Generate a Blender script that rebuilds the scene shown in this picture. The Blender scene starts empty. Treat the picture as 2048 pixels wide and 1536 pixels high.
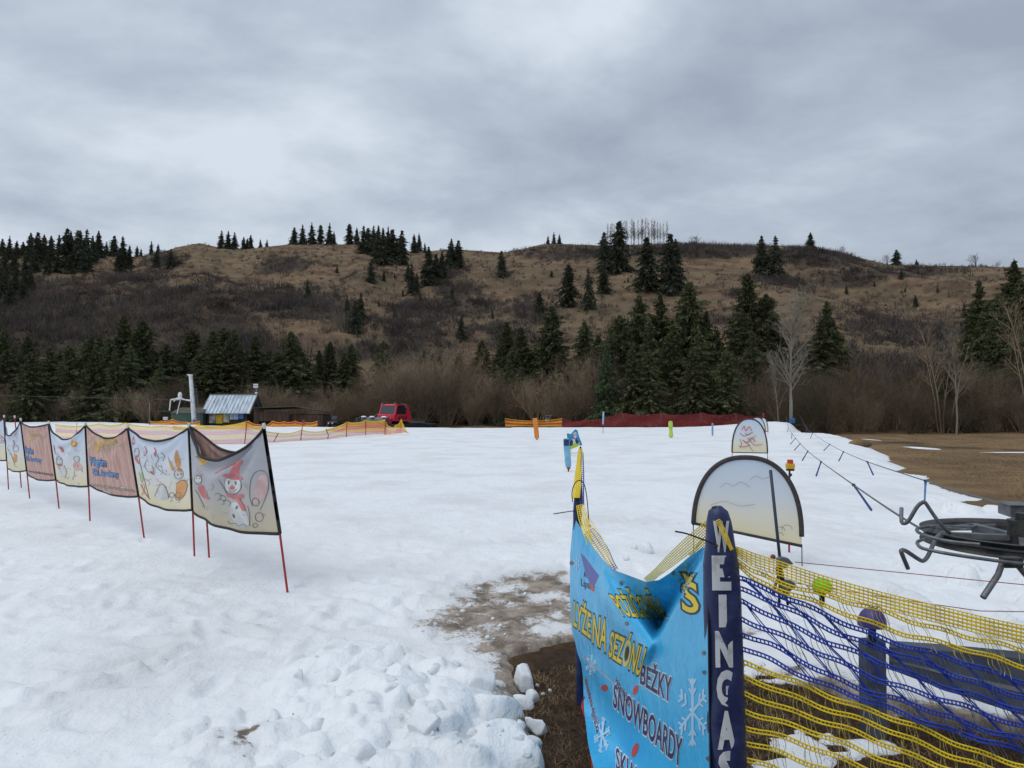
import bpy, bmesh, math, random
import numpy as np
from mathutils import Vector, Matrix, geometry
R = math.radians
scene = bpy.context.scene
COL = scene.collection
rng = random.Random(7)

# ------------------------------------------------------------------ camera, sky, sun, exposure
FPX, CX, CY, HORIZON, EYE = 1420.0, 1024.0, 768.0, 815.0, 1.6
PITCH = math.atan((HORIZON - CY) / FPX)
cd = bpy.data.cameras.new("camera")
cam = bpy.data.objects.new("camera", cd)
COL.objects.link(cam)
cam.location = (0, 0, EYE)
cam.rotation_euler = (R(90) + PITCH, 0, 0)
cd.sensor_width = 36.0
cd.lens = 36.0 * FPX / 2048.0
cd.clip_start = 0.05
cd.clip_end = 6000
scene.camera = cam

world = bpy.data.worlds.new("World")
scene.world = world
world.use_nodes = True
wt = world.node_tree
wt.nodes.clear()
def wn(t, **kw):
    n = wt.nodes.new(t)
    for k, v in kw.items(): setattr(n, k, v)
    return n
SUN_EL, SUN_AZ = R(64), R(-60)          # azimuth measured from +Y (the view) towards +X
sky = wn("ShaderNodeTexSky", sky_type='NISHITA', sun_disc=False)
sky.sun_elevation = SUN_EL
sky.sun_rotation = SUN_AZ
sky.dust_density = 3.0
bg1 = wn("ShaderNodeBackground"); bg1.inputs[1].default_value = 0.08
wt.links.new(sky.outputs[0], bg1.inputs[0])
tc = wn("ShaderNodeTexCoord")
sep = wn("ShaderNodeSeparateXYZ"); wt.links.new(tc.outputs['Generated'], sep.inputs[0])
def wmath(op, a, b=None, c=None, clamp=False):
    n = wn("ShaderNodeMath", operation=op); n.use_clamp = clamp
    for i, v in enumerate((a, b, c)):
        if v is None: continue
        if isinstance(v, (int, float)): n.inputs[i].default_value = v
        else: wt.links.new(v, n.inputs[i])
    return n.outputs[0]
zz = wmath('ADD', wmath('MAXIMUM', sep.outputs[2], 0.0), 0.22)
px_ = wmath('DIVIDE', sep.outputs[0], zz)
py_ = wmath('DIVIDE', sep.outputs[1], zz)
cmb = wn("ShaderNodeCombineXYZ")
wt.links.new(px_, cmb.inputs[0]); wt.links.new(py_, cmb.inputs[1])
def wnoise(scale, detail, rough, dist, sx, sy, rot, off):
    mp = wn("ShaderNodeMapping")
    mp.inputs['Scale'].default_value = (sx, sy, 1); mp.inputs['Rotation'].default_value = (0, 0, rot)
    mp.inputs['Location'].default_value = off
    wt.links.new(cmb.outputs[0], mp.inputs[0])
    n = wn("ShaderNodeTexNoise"); n.inputs['Scale'].default_value = scale; n.inputs['Detail'].default_value = detail
    n.inputs['Roughness'].default_value = rough; n.inputs['Distortion'].default_value = dist
    wt.links.new(mp.outputs[0], n.inputs['Vector'])
    return n.outputs['Fac']
n1 = wnoise(1.15, 6, 0.56, 0.2, 0.8, 1.0, R(-24), (5.7, 2.9, 0))
n2 = wnoise(2.3, 6, 0.55, 0.25, 0.9, 1.0, R(-25), (7.1, 2.2, 0))
cl = wmath('ADD', wmath('MULTIPLY', n1, 0.66), wmath('MULTIPLY', n2, 0.34))
# the deck is brighter to the left of the view and darker to the right
cl = wmath('ADD', cl, wmath('MULTIPLY', sep.outputs[0], -0.13))
def gauss(cx, sx, cz, sz, k):
    ex = wmath('POWER', wmath('DIVIDE', wmath('SUBTRACT', sep.outputs[0], cx), sx), 2.0)
    ez = wmath('POWER', wmath('DIVIDE', wmath('SUBTRACT', sep.outputs[2], cz), sz), 2.0)
    return wmath('MULTIPLY', wmath('POWER', 2.718, wmath('MULTIPLY', wmath('ADD', ex, ez), -1.0)), k)
cl = wmath('ADD', cl, gauss(-.28, .27, .25, .13, .07))       # thin place in the deck, low on the left
cl = wmath('ADD', cl, gauss(-.48, .30, .46, .14, -.11))
ramp = wn("ShaderNodeValToRGB")
e = ramp.color_ramp.elements
e[0].position = 0.36; e[0].color = (0.25, 0.29, 0.35, 1)
e[1].position = 0.60; e[1].color = (0.50, 0.55, 0.61, 1)
m_ = ramp.color_ramp.elements.new(0.47); m_.color = (0.335, 0.38, 0.445, 1)
wt.links.new(cl, ramp.inputs[0])
# pale band near the horizon
hz = wn("ShaderNodeMixRGB")
wt.links.new(wmath('MULTIPLY', wmath('POWER', wmath('SUBTRACT', 1.0, wmath('MULTIPLY', sep.outputs[2], 2.2, clamp=True)), 3.0), 0.45), hz.inputs[0])
wt.links.new(ramp.outputs[0], hz.inputs[1]); hz.inputs[2].default_value = (0.41, 0.46, 0.525, 1)
# overcast decks are brighter overhead
up = wmath('ADD', 1.0, wmath('MULTIPLY', wmath('POWER', wmath('MAXIMUM', sep.outputs[2], 0.0), 2.0), 0.35))
bg2 = wn("ShaderNodeBackground")
wt.links.new(hz.outputs[0], bg2.inputs[0]); wt.links.new(wmath('MULTIPLY', up, 0.95), bg2.inputs[1])
mixs = wn("ShaderNodeMixShader"); mixs.inputs[0].default_value = 0.9
wt.links.new(bg1.outputs[0], mixs.inputs[1]); wt.links.new(bg2.outputs[0], mixs.inputs[2])
wo = wn("ShaderNodeOutputWorld"); wt.links.new(mixs.outputs[0], wo.inputs[0])

sd_ = bpy.data.lights.new("sun", 'SUN')
sd_.energy = 0.62; sd_.angle = R(60); sd_.color = (1.0, 0.985, 0.965)
sun = bpy.data.objects.new("sun", sd_); COL.objects.link(sun)
sdir = Vector((math.sin(SUN_AZ) * math.cos(SUN_EL), -math.cos(SUN_AZ) * math.cos(SUN_EL) * 1.0, math.sin(SUN_EL)))
sun.rotation_euler = sdir.to_track_quat('Z', 'Y').to_euler()
sky.sun_rotation = math.atan2(sdir.x, sdir.y)
scene.view_settings.view_transform = 'Standard'
scene.view_settings.look = 'None'
scene.view_settings.exposure = 0.55
scene.view_settings.gamma = 1.0
scene.cycles.max_bounces = 6
scene.cycles.transparent_max_bounces = 24

# ------------------------------------------------------------------ pixel <-> place
cP, sP = math.cos(PITCH), math.sin(PITCH)
def P(px, py, Y):
    a, b = (px - CX) / FPX, (CY - py) / FPX
    k = Y / (cP - b * sP)
    return Vector((a * k, Y, EYE + (sP + b * cP) * k))
def G(px, py, z=0.0):
    b = (CY - py) / FPX
    k = (z - EYE) / (sP + b * cP)
    return P(px, py, k * (cP - b * sP))
def proj(p):
    x, y, z = p[0], p[1], p[2] - EYE
    f = y * cP + z * sP; u = -y * sP + z * cP
    return CX + FPX * x / f, CY - FPX * u / f
def lerp(a, b, t): return a + (b - a) * t
def sst(a, b, x):
    t = np.clip((x - a) / (b - a), 0, 1); return t * t * (3 - 2 * t)

# ------------------------------------------------------------------ numeric noise
def _h(ix, iy, seed):
    n = (ix.astype(np.int64) * 374761393 + iy.astype(np.int64) * 668265263 + seed * 974634757) & 0xffffffff
    n = ((n ^ (n >> 13)) * 1274126177) & 0xffffffff
    n = (n ^ (n >> 16)) & 0xffffff
    return n / float(0xffffff) * 2 - 1
def vnoise(x, y, seed=0):
    x = np.asarray(x, float); y = np.asarray(y, float)
    ix, iy = np.floor(x), np.floor(y); fx, fy = x - ix, y - iy
    fx = fx * fx * fx * (fx * (fx * 6 - 15) + 10); fy = fy * fy * fy * (fy * (fy * 6 - 15) + 10)
    a = _h(ix, iy, seed); b = _h(ix + 1, iy, seed); c = _h(ix, iy + 1, seed); d = _h(ix + 1, iy + 1, seed)
    return (a * (1 - fx) + b * fx) * (1 - fy) + (c * (1 - fx) + d * fx) * fy
def fbm(x, y, o=4, seed=0, gain=0.5):
    s = 0; a = 1.0; t = 0
    for i in range(o):
        s = s + a * vnoise(x * 2 ** i + 13.7 * i, y * 2 ** i - 7.3 * i, seed + i); t += a; a *= gain
    return s / t
def sdist(poly, x, y):
    """signed distance to a polygon, positive inside"""
    x = np.asarray(x, float); y = np.asarray(y, float)
    best = np.full(x.shape, 1e18); ins = np.zeros(x.shape, bool)
    n = len(poly)
    for i in range(n):
        (x0, y0), (x1, y1) = poly[i], poly[(i + 1) % n]
        dx, dy = x1 - x0, y1 - y0; L = dx * dx + dy * dy + 1e-12
        t = np.clip(((x - x0) * dx + (y - y0) * dy) / L, 0, 1)
        best = np.minimum(best, (x - x0 - t * dx) ** 2 + (y - y0 - t * dy) ** 2)
        if abs(dy) > 1e-12:
            c = ((y0 > y) != (y1 > y)) & (x < dx * (y - y0) / dy + x0); ins ^= c
    return np.where(ins, 1, -1) * np.sqrt(best)
def ldist(line, x, y):
    best = np.full(np.shape(x), 1e18)
    for (x0, y0), (x1, y1) in zip(line[:-1], line[1:]):
        dx, dy = x1 - x0, y1 - y0; L = dx * dx + dy * dy + 1e-12
        t = np.clip(((x - x0) * dx + (y - y0) * dy) / L, 0, 1)
        best = np.minimum(best, (x - x0 - t * dx) ** 2 + (y - y0 - t * dy) ** 2)
    return np.sqrt(best)

# ------------------------------------------------------------------ materials
def _mix(nt, fac, a, b):
    n = nt.nodes.new("ShaderNodeMixRGB")
    for i, v in ((0, fac), (1, a), (2, b)):
        if isinstance(v, (tuple, list)): n.inputs[i].default_value = (*v[:3], 1)
        elif isinstance(v, (int, float)): n.inputs[i].default_value = v
        else: nt.links.new(v, n.inputs[i])
    return n.outputs[0]
def _noise(nt, scale, detail=4, rough=0.55, vec=None, dist=0.0):
    n = nt.nodes.new("ShaderNodeTexNoise")
    n.inputs['Scale'].default_value = scale; n.inputs['Detail'].default_value = detail
    n.inputs['Roughness'].default_value = rough; n.inputs['Distortion'].default_value = dist
    if vec is None:
        t = nt.nodes.get("TC") or nt.nodes.new("ShaderNodeTexCoord"); t.name = "TC"; vec = t.outputs['Object']
    nt.links.new(vec, n.inputs['Vector'])
    return n.outputs['Fac']
def _ramp(nt, fac, p0, p1):
    n = nt.nodes.new("ShaderNodeMapRange"); n.interpolation_type = 'SMOOTHSTEP'
    n.inputs[1].default_value = p0; n.inputs[2].default_value = p1
    nt.links.new(fac, n.inputs[0]); return n.outputs[0]
def _bump(nt, h, strength, dist, prev=None):
    b = nt.nodes.new("ShaderNodeBump"); b.inputs['Strength'].default_value = strength; b.inputs['Distance'].default_value = dist
    nt.links.new(h, b.inputs['Height'])
    if prev is not None: nt.links.new(prev, b.inputs['Normal'])
    return b.outputs[0]
def _attr(nt, name):
    n = nt.nodes.new("ShaderNodeAttribute"); n.attribute_name = name; return n.outputs['Fac']
def _math(nt, op, a, b=None):
    n = nt.nodes.new("ShaderNodeMath"); n.operation = op
    for i, v in enumerate((a, b)):
        if v is None: continue
        if isinstance(v, (int, float)): n.inputs[i].default_value = v
        else: nt.links.new(v, n.inputs[i])
    return n.outputs[0]
def _vec(nt, sx, sy, sz, kind='Object'):
    t = nt.nodes.new("ShaderNodeTexCoord"); m = nt.nodes.new("ShaderNodeMapping")
    m.inputs['Scale'].default_value = (sx, sy, sz)
    nt.links.new(t.outputs[kind], m.inputs[0]); return m.outputs[0]
def new_mat(name):
    m = bpy.data.materials.new(name); m.use_nodes = True
    nt = m.node_tree; return m, nt, nt.nodes["Principled BSDF"]
def mat(name, col, rough=0.6, col2=None, scale=6.0, bump=0.0, bscale=40.0, metal=0.0, spec=0.4, rnd=0.0, detail=4, lo=.35, hi=.65):
    m, nt, b = new_mat(name)
    b.inputs['Roughness'].default_value = rough; b.inputs['Metallic'].default_value = metal
    b.inputs['Specular IOR Level'].default_value = spec
    if col2 is None: col2 = tuple(c * 0.78 for c in col)
    c = _mix(nt, _ramp(nt, _noise(nt, scale, detail), lo, hi), col, col2)
    if rnd:
        oi = nt.nodes.new("ShaderNodeObjectInfo")
        hs = nt.nodes.new("ShaderNodeHueSaturation")
        nt.links.new(_math(nt, 'ADD', 1 - rnd, _math(nt, 'MULTIPLY', oi.outputs['Random'], 2 * rnd)), hs.inputs['Value'])
        nt.links.new(c, hs.inputs['Color']); c = hs.outputs[0]
    nt.links.new(c, b.inputs['Base Color'])
    if bump: nt.links.new(_bump(nt, _noise(nt, bscale, 5), bump, 0.02), b.inputs['Normal'])
    return m

# ------------------------------------------------------------------ mesh collector
class M:
    def __init__(s): s.v = []; s.f = []; s.uv = None
    def add(s, vs, fs):
        o = len(s.v); s.v += [tuple(p) for p in vs]; s.f += [tuple(i + o for i in f) for f in fs]
    def xf(s, mx, start=0):
        s.v[start:] = [tuple(mx @ Vector(p)) for p in s.v[start:]]; return s
    def box(s, c, size, rz=0.0, mx=None):
        x, y, z = (k / 2 for k in size); c = Vector(c)
        rot = Matrix.Rotation(rz, 3, 'Z') if mx is None else mx
        vs = [c + rot @ Vector(q) for q in ((-x,-y,-z),(x,-y,-z),(x,y,-z),(-x,y,-z),(-x,-y,z),(x,-y,z),(x,y,z),(-x,y,z))]
        s.add(vs, [(0,3,2,1),(4,5,6,7),(0,1,5,4),(1,2,6,5),(2,3,7,6),(3,0,4,7)])
    def bbox(s, c, size, r=0.02, rz=0.0):
        """box with chamfered edges"""
        bm = bmesh.new(); bmesh.ops.create_cube(bm, size=1.0)
        bmesh.ops.scale(bm, vec=size, verts=bm.verts)
        bmesh.ops.bevel(bm, geom=bm.edges[:], offset=r, segments=2, affect='EDGES', profile=0.5)
        rot = Matrix.Rotation(rz, 3, 'Z'); c = Vector(c)
        bm.verts.index_update()
        s.add([c + rot @ v.co for v in bm.verts], [[v.index for v in f.verts] for f in bm.faces]); bm.free()
    def tube(s, pts, r, n=6, cap=True, closed=False):
        pts = [Vector(p) for p in pts]; k = len(pts)
        rs = r if isinstance(r, (list, tuple)) else [r] * k
        up = None; rings = []
        for i, p in enumerate(pts):
            if closed: t = pts[(i + 1) % k] - pts[i - 1]
            else: t = pts[min(i + 1, k - 1)] - pts[max(i - 1, 0)]
            if t.length < 1e-9: t = Vector((0, 0, 1))
            t.normalize()
            if up is None:
                up = Vector((0, 0, 1)) if abs(t.z) < .9 else Vector((1, 0, 0))
            a = up - t * up.dot(t)
            if a.length < 1e-6: a = t.orthogonal()
            a.normalize(); up = a; b = t.cross(a)
            rings.append([p + (a * math.cos(2 * math.pi * j / n) + b * math.sin(2 * math.pi * j / n)) * rs[i] for j in range(n)])
        vs = [q for ring in rings for q in ring]; fs = []
        for i in range(k if closed else k - 1):
            i2 = (i + 1) % k
            for j in range(n):
                fs.append((i * n + j, i * n + (j + 1) % n, i2 * n + (j + 1) % n, i2 * n + j))
        if cap and not closed and n > 2:
            fs.append(tuple(range(n - 1, -1, -1))); fs.append(tuple((k - 1) * n + j for j in range(n)))
        s.add(vs, fs)
    def ell(s, c, r, nu=14, nv=9, v0=-90, v1=90):
        c = Vector(c); vs = []; fs = []
        for j in range(nv):
            t = R(v0 + (v1 - v0) * j / (nv - 1))
            for i in range(nu):
                a = 2 * math.pi * i / nu
                vs.append(c + Vector((r[0] * math.cos(t) * math.cos(a), r[1] * math.cos(t) * math.sin(a), r[2] * math.sin(t))))
        for j in range(nv - 1):
            for i in range(nu):
                fs.append((j * nu + i, j * nu + (i + 1) % nu, (j + 1) * nu + (i + 1) % nu, (j + 1) * nu + i))
        fs.append(tuple(range(nu - 1, -1, -1))); fs.append(tuple((nv - 1) * nu + i for i in range(nu)))
        s.add(vs, fs)
    def ribbon(s, pts, w, axis=None):
        """flat strip through pts, w wide along axis"""
        vs = []
        for i, p in enumerate(pts):
            p = Vector(p); ww = w[i] if isinstance(w, (list, tuple)) else w
            a = Vector(axis).normalized() if axis is not None else Vector((1, 0, 0))
            vs += [p - a * ww / 2, p + a * ww / 2]
        s.add(vs, [(2 * i, 2 * i + 1, 2 * i + 3, 2 * i + 2) for i in range(len(pts) - 1)])
    def build(s, name, m, parent=None, smooth=False, origin=None, edge=None):
        me = bpy.data.meshes.new(name)
        o = bpy.data.objects.new(name, me); COL.objects.link(o)
        off = Vector((0, 0, 0))
        if parent is not None:
            o.parent = parent
            q = parent
            while q is not None: off += Vector(q.location); q = q.parent
        elif origin is not None:
            off = Vector(origin); o.location = off
        va = np.array(s.v, float) - np.array(off)
        me.from_pydata(va.tolist(), [], s.f); me.update()
        if s.uv is not None:
            ul = me.uv_layers.new(name="UVMap")
            li = np.zeros(len(me.loops), np.int32); me.loops.foreach_get("vertex_index", li)
            ul.data.foreach_set("uv", np.array(s.uv, np.float32)[li].ravel())
        me.materials.append(m)
        if smooth:
            me.polygons.foreach_set("use_smooth", np.ones(len(me.polygons), bool))
            if edge: me.set_sharp_from_angle(angle=R(edge))
        return o
def np_mesh(name, V, F, m, smooth=True, attrs=None, origin=None):
    me = bpy.data.meshes.new(name)
    V = np.asarray(V, np.float32); F = np.asarray(F, np.int32); k = F.shape[1]
    me.vertices.add(len(V)); me.vertices.foreach_set("co", V.ravel())
    me.loops.add(F.size); me.loops.foreach_set("vertex_index", F.ravel())
    me.polygons.add(len(F)); me.polygons.foreach_set("loop_start", np.arange(0, F.size, k, dtype=np.int32))
    me.polygons.foreach_set("loop_total", np.full(len(F), k, np.int32))
    me.polygons.foreach_set("use_smooth", np.full(len(F), smooth))
    me.update(calc_edges=True)
    for kx, a in (attrs or {}).items():
        at = me.attributes.new(kx, 'FLOAT', 'POINT'); at.data.foreach_set("value", np.asarray(a, np.float32))
    me.materials.append(m)
    o = bpy.data.objects.new(name, me); COL.objects.link(o); return o
def grid_faces(nr, nc):
    i = np.arange(nr - 1)[:, None] * nc + np.arange(nc - 1)[None, :]
    return np.stack([i, i + 1, i + nc + 1, i + nc], -1).reshape(-1, 4)
def tag(o, label=None, cat=None, group=None, kind=None):
    if label: o["label"] = label
    if cat: o["category"] = cat
    if group: o["group"] = group
    if kind: o["kind"] = kind
    return o
def thing(name, label, cat, loc=(0, 0, 0), group=None):
    o = bpy.data.objects.new(name, None); COL.objects.link(o); o.location = loc
    o.empty_display_size = 0.2
    return tag(o, label, cat, group)
def copy_tree(o, parent=None):
    c = o.copy(); COL.objects.link(c)
    if parent: c.parent = parent
    for ch in list(o.children): copy_tree(ch, c)
    return c

# ================================================================== TERRAIN
def ground_z(x, y):
    x = np.asarray(x, float); y = np.asarray(y, float)
    z = -0.06 - 0.5 * sst(6, 45, y)
    z = z + 0.02 * fbm(x * .6, y * .6, 3, 5) * sst(-2, 1, y)
    z = z + 0.12 * fbm(x * .12, y * .12, 3, 9) * sst(18, 40, np.hypot(x, y))
    return z
def Gg(px, py, it=6):
    z = -0.1
    for _ in range(it):
        p = G(px, py, z); z = float(ground_z(p.x, p.y))
    return (p.x, p.y)
def Gs(px, py, z=0.0):
    p = G(px, py, z); return (p.x, p.y)

SNOW = [Gg(*q) for q in ((2048,1020),(1960,985),(1900,962),(1830,930),(1760,897),(1700,880))]
SNOW += [(19.8,47.0),(22.0,52.5),(21.5,57.5),(18.0,59.0),(10.0,59.2),(0.0,59.0),(-8.5,59.4),(-16,61),(-24,64),(-34,72),(-42,78),(-52,88),(-64,100),
         (-95,118),(-140,124),(-140,-6),(14.5,-6),(13.2,-1),(11.6,4.0),(10.2,7.2)]
HOLE = [Gs(*q, z=-.06) for q in ((1058,1325),(1095,1302),(1150,1290),(1230,1300),(1450,1285),(1505,1296),(1545,1345),(1600,1378),(1655,1400),(1730,1425),(1830,1452),
        (1960,1475),(2150,1500))] + [(3.4,2.9),(3.6,0.6),(0.15,0.6)] + [Gs(*q, z=-.06) for q in ((1115,1700),(1118,1560),(1096,1500),(1050,1452),(1046,1420),(1062,1380))]
ICE = [Gs(*q, z=-.03) for q in ((845,1290),(852,1250),(905,1195),(960,1168),(1040,1150),(1120,1140),(1240,1150),(1330,1190),(1440,1230),(1500,1296),(1230,1330),(1060,1350),(960,1310),(900,1300))]
BANK = [Gs(*q, z=.1) for q in ((-150,1500),(200,1460),(400,1400),(520,1330),(600,1285),(690,1262),(800,1262),(850,1300),(930,1320),(985,1330),(1040,1375),(1060,1440),(1070,1490),(1060,1600),(1040,1900),(-300,1900))]
PATHL = [Gs(*q) for q in ((-200,1440),(60,1395),(250,1345),(420,1290),(560,1235),(740,1210),(860,1215))]
lr = random.Random(21)
LUMPS = []
def lump(x, y, r, h): LUMPS.append((x, y, r, h, lr.uniform(0, 3.14), lr.uniform(.65, 1.0), lr.uniform(-.35, .35), lr.uniform(-.35, .35), lr.choice((2.0, 2.6, 4.5))))
while len(LUMPS) < 420:
    px, py = lr.uniform(330, 1075), lr.uniform(1255, 1640)
    x, y = Gs(px, py, .1)
    d = float(sdist(BANK, np.array([x]), np.array([y]))[0])
    if d < .03 or lr.random() > .35 + .65 * (px - 430) / 500: continue
    r = lr.choice((.025, .035, .045, .06, .075, .10, .14)) * lr.uniform(.85, 1.2) * (.8 + .05 * y)
    lump(x, y, r, r * lr.uniform(.5, .95) * min(1, .5 + d * 1.2) * (.5 + .5 * (px - 330) / 745))
for px, py, r, h in ((865,1310,.13,.09),(790,1290,.11,.08),(945,1335,.13,.10),(990,1400,.15,.12),(900,1400,.15,.1),(1005,1480,.17,.12),(865,1450,.15,.11),(930,1500,.15,.11),(700,1450,.16,.07),(800,1380,.15,.08)):
    x, y = Gs(px, py + 14, .08); lump(x, y, r, h)
# broken snow beside the tow wheel and below it
for i in range(46):
    px, py = lr.uniform(1760, 2180), lr.uniform(1130, 1340)
    x, y = Gs(px, py, .02); r = lr.choice((.06, .09, .13, .18)) * lr.uniform(.8, 1.2); lump(x, y, r, r * lr.uniform(.4, .75))
for i in range(22):
    px, py = lr.uniform(1830, 2080), lr.uniform(985, 1090)
    x, y = Gs(px, py, .02); r = lr.uniform(.12, .34); lump(x, y, r, r * lr.uniform(.25, .5))
DENTS = []
for i in range(46):
    k = lr.uniform(0, len(PATHL) - 1.001); a, b = PATHL[int(k)], PATHL[int(k) + 1]; f = k - int(k)
    DENTS.append((lerp(a[0], b[0], f) + lr.gauss(0, .22), lerp(a[1], b[1], f) + lr.gauss(0, .22), lr.uniform(.05, .1), lr.uniform(.13, .2), lr.uniform(0, 3.14), lr.uniform(.02, .045)))
for i in range(230):
    x, y = Gs(lr.uniform(-100, 1350), lr.uniform(1010, 1250) if lr.random() < .6 else lr.uniform(1100, 1420)); DENTS.append((x, y, lr.uniform(.05, .09), lr.uniform(.12, .18), lr.uniform(0, 3.14), lr.uniform(.012, .03)))
for i in range(60):
    x, y = Gs(lr.uniform(1480, 1900), lr.uniform(1020, 1240)); DENTS.append((x, y, lr.uniform(.06, .1), lr.uniform(.12, .18), lr.uniform(0, 3.14), lr.uniform(.012, .03)))

def snow_eval(x, y):
    x = np.asarray(x, float); y = np.asarray(y, float)
    r = np.hypot(x, y)
    zg = ground_z(x, y)
    m = sdist(SNOW, x, y) + 0.55 * fbm(x * .45, y * .45, 4, 31) * sst(2, 14, r) + .12 * fbm(x * 3, y * 3, 3, 33)
    zt = 0.035 * fbm(x * .22, y * .13, 3, 41) + 0.016 * fbm(x * 1.1, y * .8, 3, 43) + .007 * fbm(x * 5, y * 5, 3, 44) * sst(16, 6, r)
    zt = zt + .012 * fbm(x * 9, y * 9, 3, 45) * sst(9, 3, r)
    zt = zt + 0.52 * np.exp(-((x - 20.3) / 4.2) ** 2 - ((y - 54) / 4.8) ** 2)          # pushed-up end of the piste by the tow
    zt = zt + 0.16 * np.exp(-((x - .42 * y) / (.06 * y + .5)) ** 2) * sst(4, 12, y) * sst(40, 24, y) * .0
    zt = zt + 0.14 * fbm(x * .5, y * .5, 3, 47) * sst(0.62, .78, x / np.maximum(y, .5)) * sst(30, 9, y) * sst(3, 5, y)
    z = zg - .16 + (zt - zg + .16) * sst(-.25, np.where(x > 0, 1.9, 2.6), m)
    dirt = .75 * sst(1.0, -.2, m) * (x > -30)
    ice = sst(-.30, .22, sdist(ICE, x, y) + .16 * fbm(x * 2.2, y * 2.2, 4, 51))
    z = z - .035 * ice + ice * (.020 * fbm(x * 9, y * 9, 4, 53))
    dirt = np.maximum(dirt, ice * (.66 + .6 * fbm(x * 3.2, y * 3.2, 4, 55)))
    near = (r < 16)
    mb = sdist(BANK, x, y); bk = sst(-.12, .6, mb + .1 * fbm(x * 3, y * 3, 3, 57))
    z = z + bk * (.07 + .045 * fbm(x * 2.0, y * 2.0, 3, 58))
    bl = np.zeros_like(z)
    wx = x + .035 * fbm(x * 6, y * 6, 3, 61); wy = y + .035 * fbm(x * 6 + 9, y * 6, 3, 62)
    idx = np.nonzero(near)[0]
    if len(idx):
        X, Y = wx[idx], wy[idx]; acc = np.zeros(len(idx))
        for (lx, ly, lrad, lh, rot, asp, tx, ty, pw) in LUMPS:
            s = np.nonzero((np.abs(X - lx) < lrad * 1.6) & (np.abs(Y - ly) < lrad * 1.6))[0]
            if not len(s): continue
            dx, dy = X[s] - lx, Y[s] - ly
            a = (dx * math.cos(rot) + dy * math.sin(rot)) / lrad; b = (-dx * math.sin(rot) + dy * math.cos(rot)) / (lrad * asp)
            d = (np.abs(a) ** pw + np.abs(b) ** pw) ** (1 / pw)
            h = lh * (1 - np.clip(d, 0, 1.25) ** 5) * (1 + tx * a + ty * b)
            q_ = np.clip(.5 + .5 * (h - acc[s]) / .008, 0, 1); acc[s] = np.maximum(acc[s] * (1 - q_) + h * q_ + .008 * q_ * (1 - q_), acc[s])
        bl[idx] = acc
        for (lx, ly, ra, rb, rot, dep) in DENTS:
            s = idx[np.nonzero((np.abs(X - lx) < rb * 2) & (np.abs(Y - ly) < rb * 2))[0]]
            if not len(s): continue
            dx, dy = x[s] - lx, y[s] - ly
            a = (dx * math.cos(rot) + dy * math.sin(rot)) / ra; b = (-dx * math.sin(rot) + dy * math.cos(rot)) / rb
            q = a * a + b * b
            z[s] -= dep * np.exp(-q) - .35 * dep * np.exp(-(np.sqrt(q) - 1.5) ** 2 * 3)
    z = z + bl + np.where(near, bk * (.008 * fbm(x * 11, y * 11, 4, 66) + .010 * (1 - 2 * np.abs(fbm(x * 5, y * 5, 3, 67)))), 0)
    pd = ldist(PATHL, x, y)
    dirt = np.maximum(dirt, .32 * np.exp(-(pd / .65) ** 2) * (.55 + .9 * fbm(x * 1.7, y * 1.7, 3, 63)))
    q = Gs(485, 1478, .1)
    sp = np.exp(-(((x - q[0]) / .13) ** 2 + ((y - q[1]) / .16) ** 2)) 
    dirt = np.maximum(dirt, .7 * sp * (.6 + fbm(x * 22, y * 22, 2, 64)))
    # bare ground where the snow is worn through
    h = sdist(HOLE, x, y) + .13 * fbm(x * 4, y * 4, 5, 71, .62)
    patch = .93 * sst(.08, .42, fbm(x * 2.3, y * 3.4, 4, 77) - .12 * (x < .95)) * (x > .55)
    z = np.where((m > .6), np.maximum(z, zg + .012), z)
    hole = sst(-.10, .03, h)
    z = z * (1 - hole) + hole * (zg - .055 + .085 * patch + .01 * fbm(x * 7, y * 7, 3, 78) - .2 * (patch < .02))
    dirt = np.maximum(dirt, .8 * sst(-.50, .0, h) * (1 - .8 * patch) * (1 - sst(.02, .08, bl)))
    # thin worn edge where the field meets the piste
    return z, np.clip(dirt, 0, 1)
def snow_z(x, y):
    return float(max(snow_eval(np.array([x]), np.array([y]))[0][0], ground_z(x, y)))

def Gsnow(px, py):
    z = 0.0
    for _ in range(5):
        p = G(px, py, z); z = snow_z(p.x, p.y)
    return Vector((p.x, p.y, z))

# ---- snow piste: one sheet, finer close by
m_snow, nt, b_ = new_mat("snow")
dn = _attr(nt, "dirt")
sp_ = _noise(nt, 55, 5, .7); md_ = _noise(nt, 7, 5, .6); bg_ = _noise(nt, .55, 4, .6); st_ = _noise(nt, 2.3, 5, .62, _vec(nt, 1, .55, 1))
clean = _mix(nt, _ramp(nt, bg_, .42, .68), (0.83, 0.855, 0.87), (0.725, 0.745, 0.76))
clean = _mix(nt, _math(nt, 'MULTIPLY', _ramp(nt, st_, .5, .78), .45), clean, (0.66, 0.655, 0.65))
dcol = _mix(nt, _ramp(nt, md_, .35, .65), (0.36, 0.30, 0.245), (0.15, 0.115, 0.085))
dmx = _math(nt, 'ADD', _math(nt, 'MULTIPLY', sp_, .5), _math(nt, 'MULTIPLY', _noise(nt, 17, 6, .7), .5))
dmf = _math(nt, 'ADD', _math(nt, 'MULTIPLY', _ramp(nt, _math(nt, 'ADD', dmx, _math(nt, 'MULTIPLY', dn, .62)), .74, .92), .8), _math(nt, 'MULTIPLY', dn, .42))
specks = _math(nt, 'MULTIPLY', _ramp(nt, _noise(nt, 38, 2, .5), .735, .76), .75)
c_ = _mix(nt, dmf, clean, dcol)
c_ = _mix(nt, specks, c_, (0.16, 0.12, 0.09))
nt.links.new(c_, b_.inputs['Base Color'])
b_.inputs['Roughness'].default_value = 0.62; b_.inputs['Specular IOR Level'].default_value = 0.25
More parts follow.
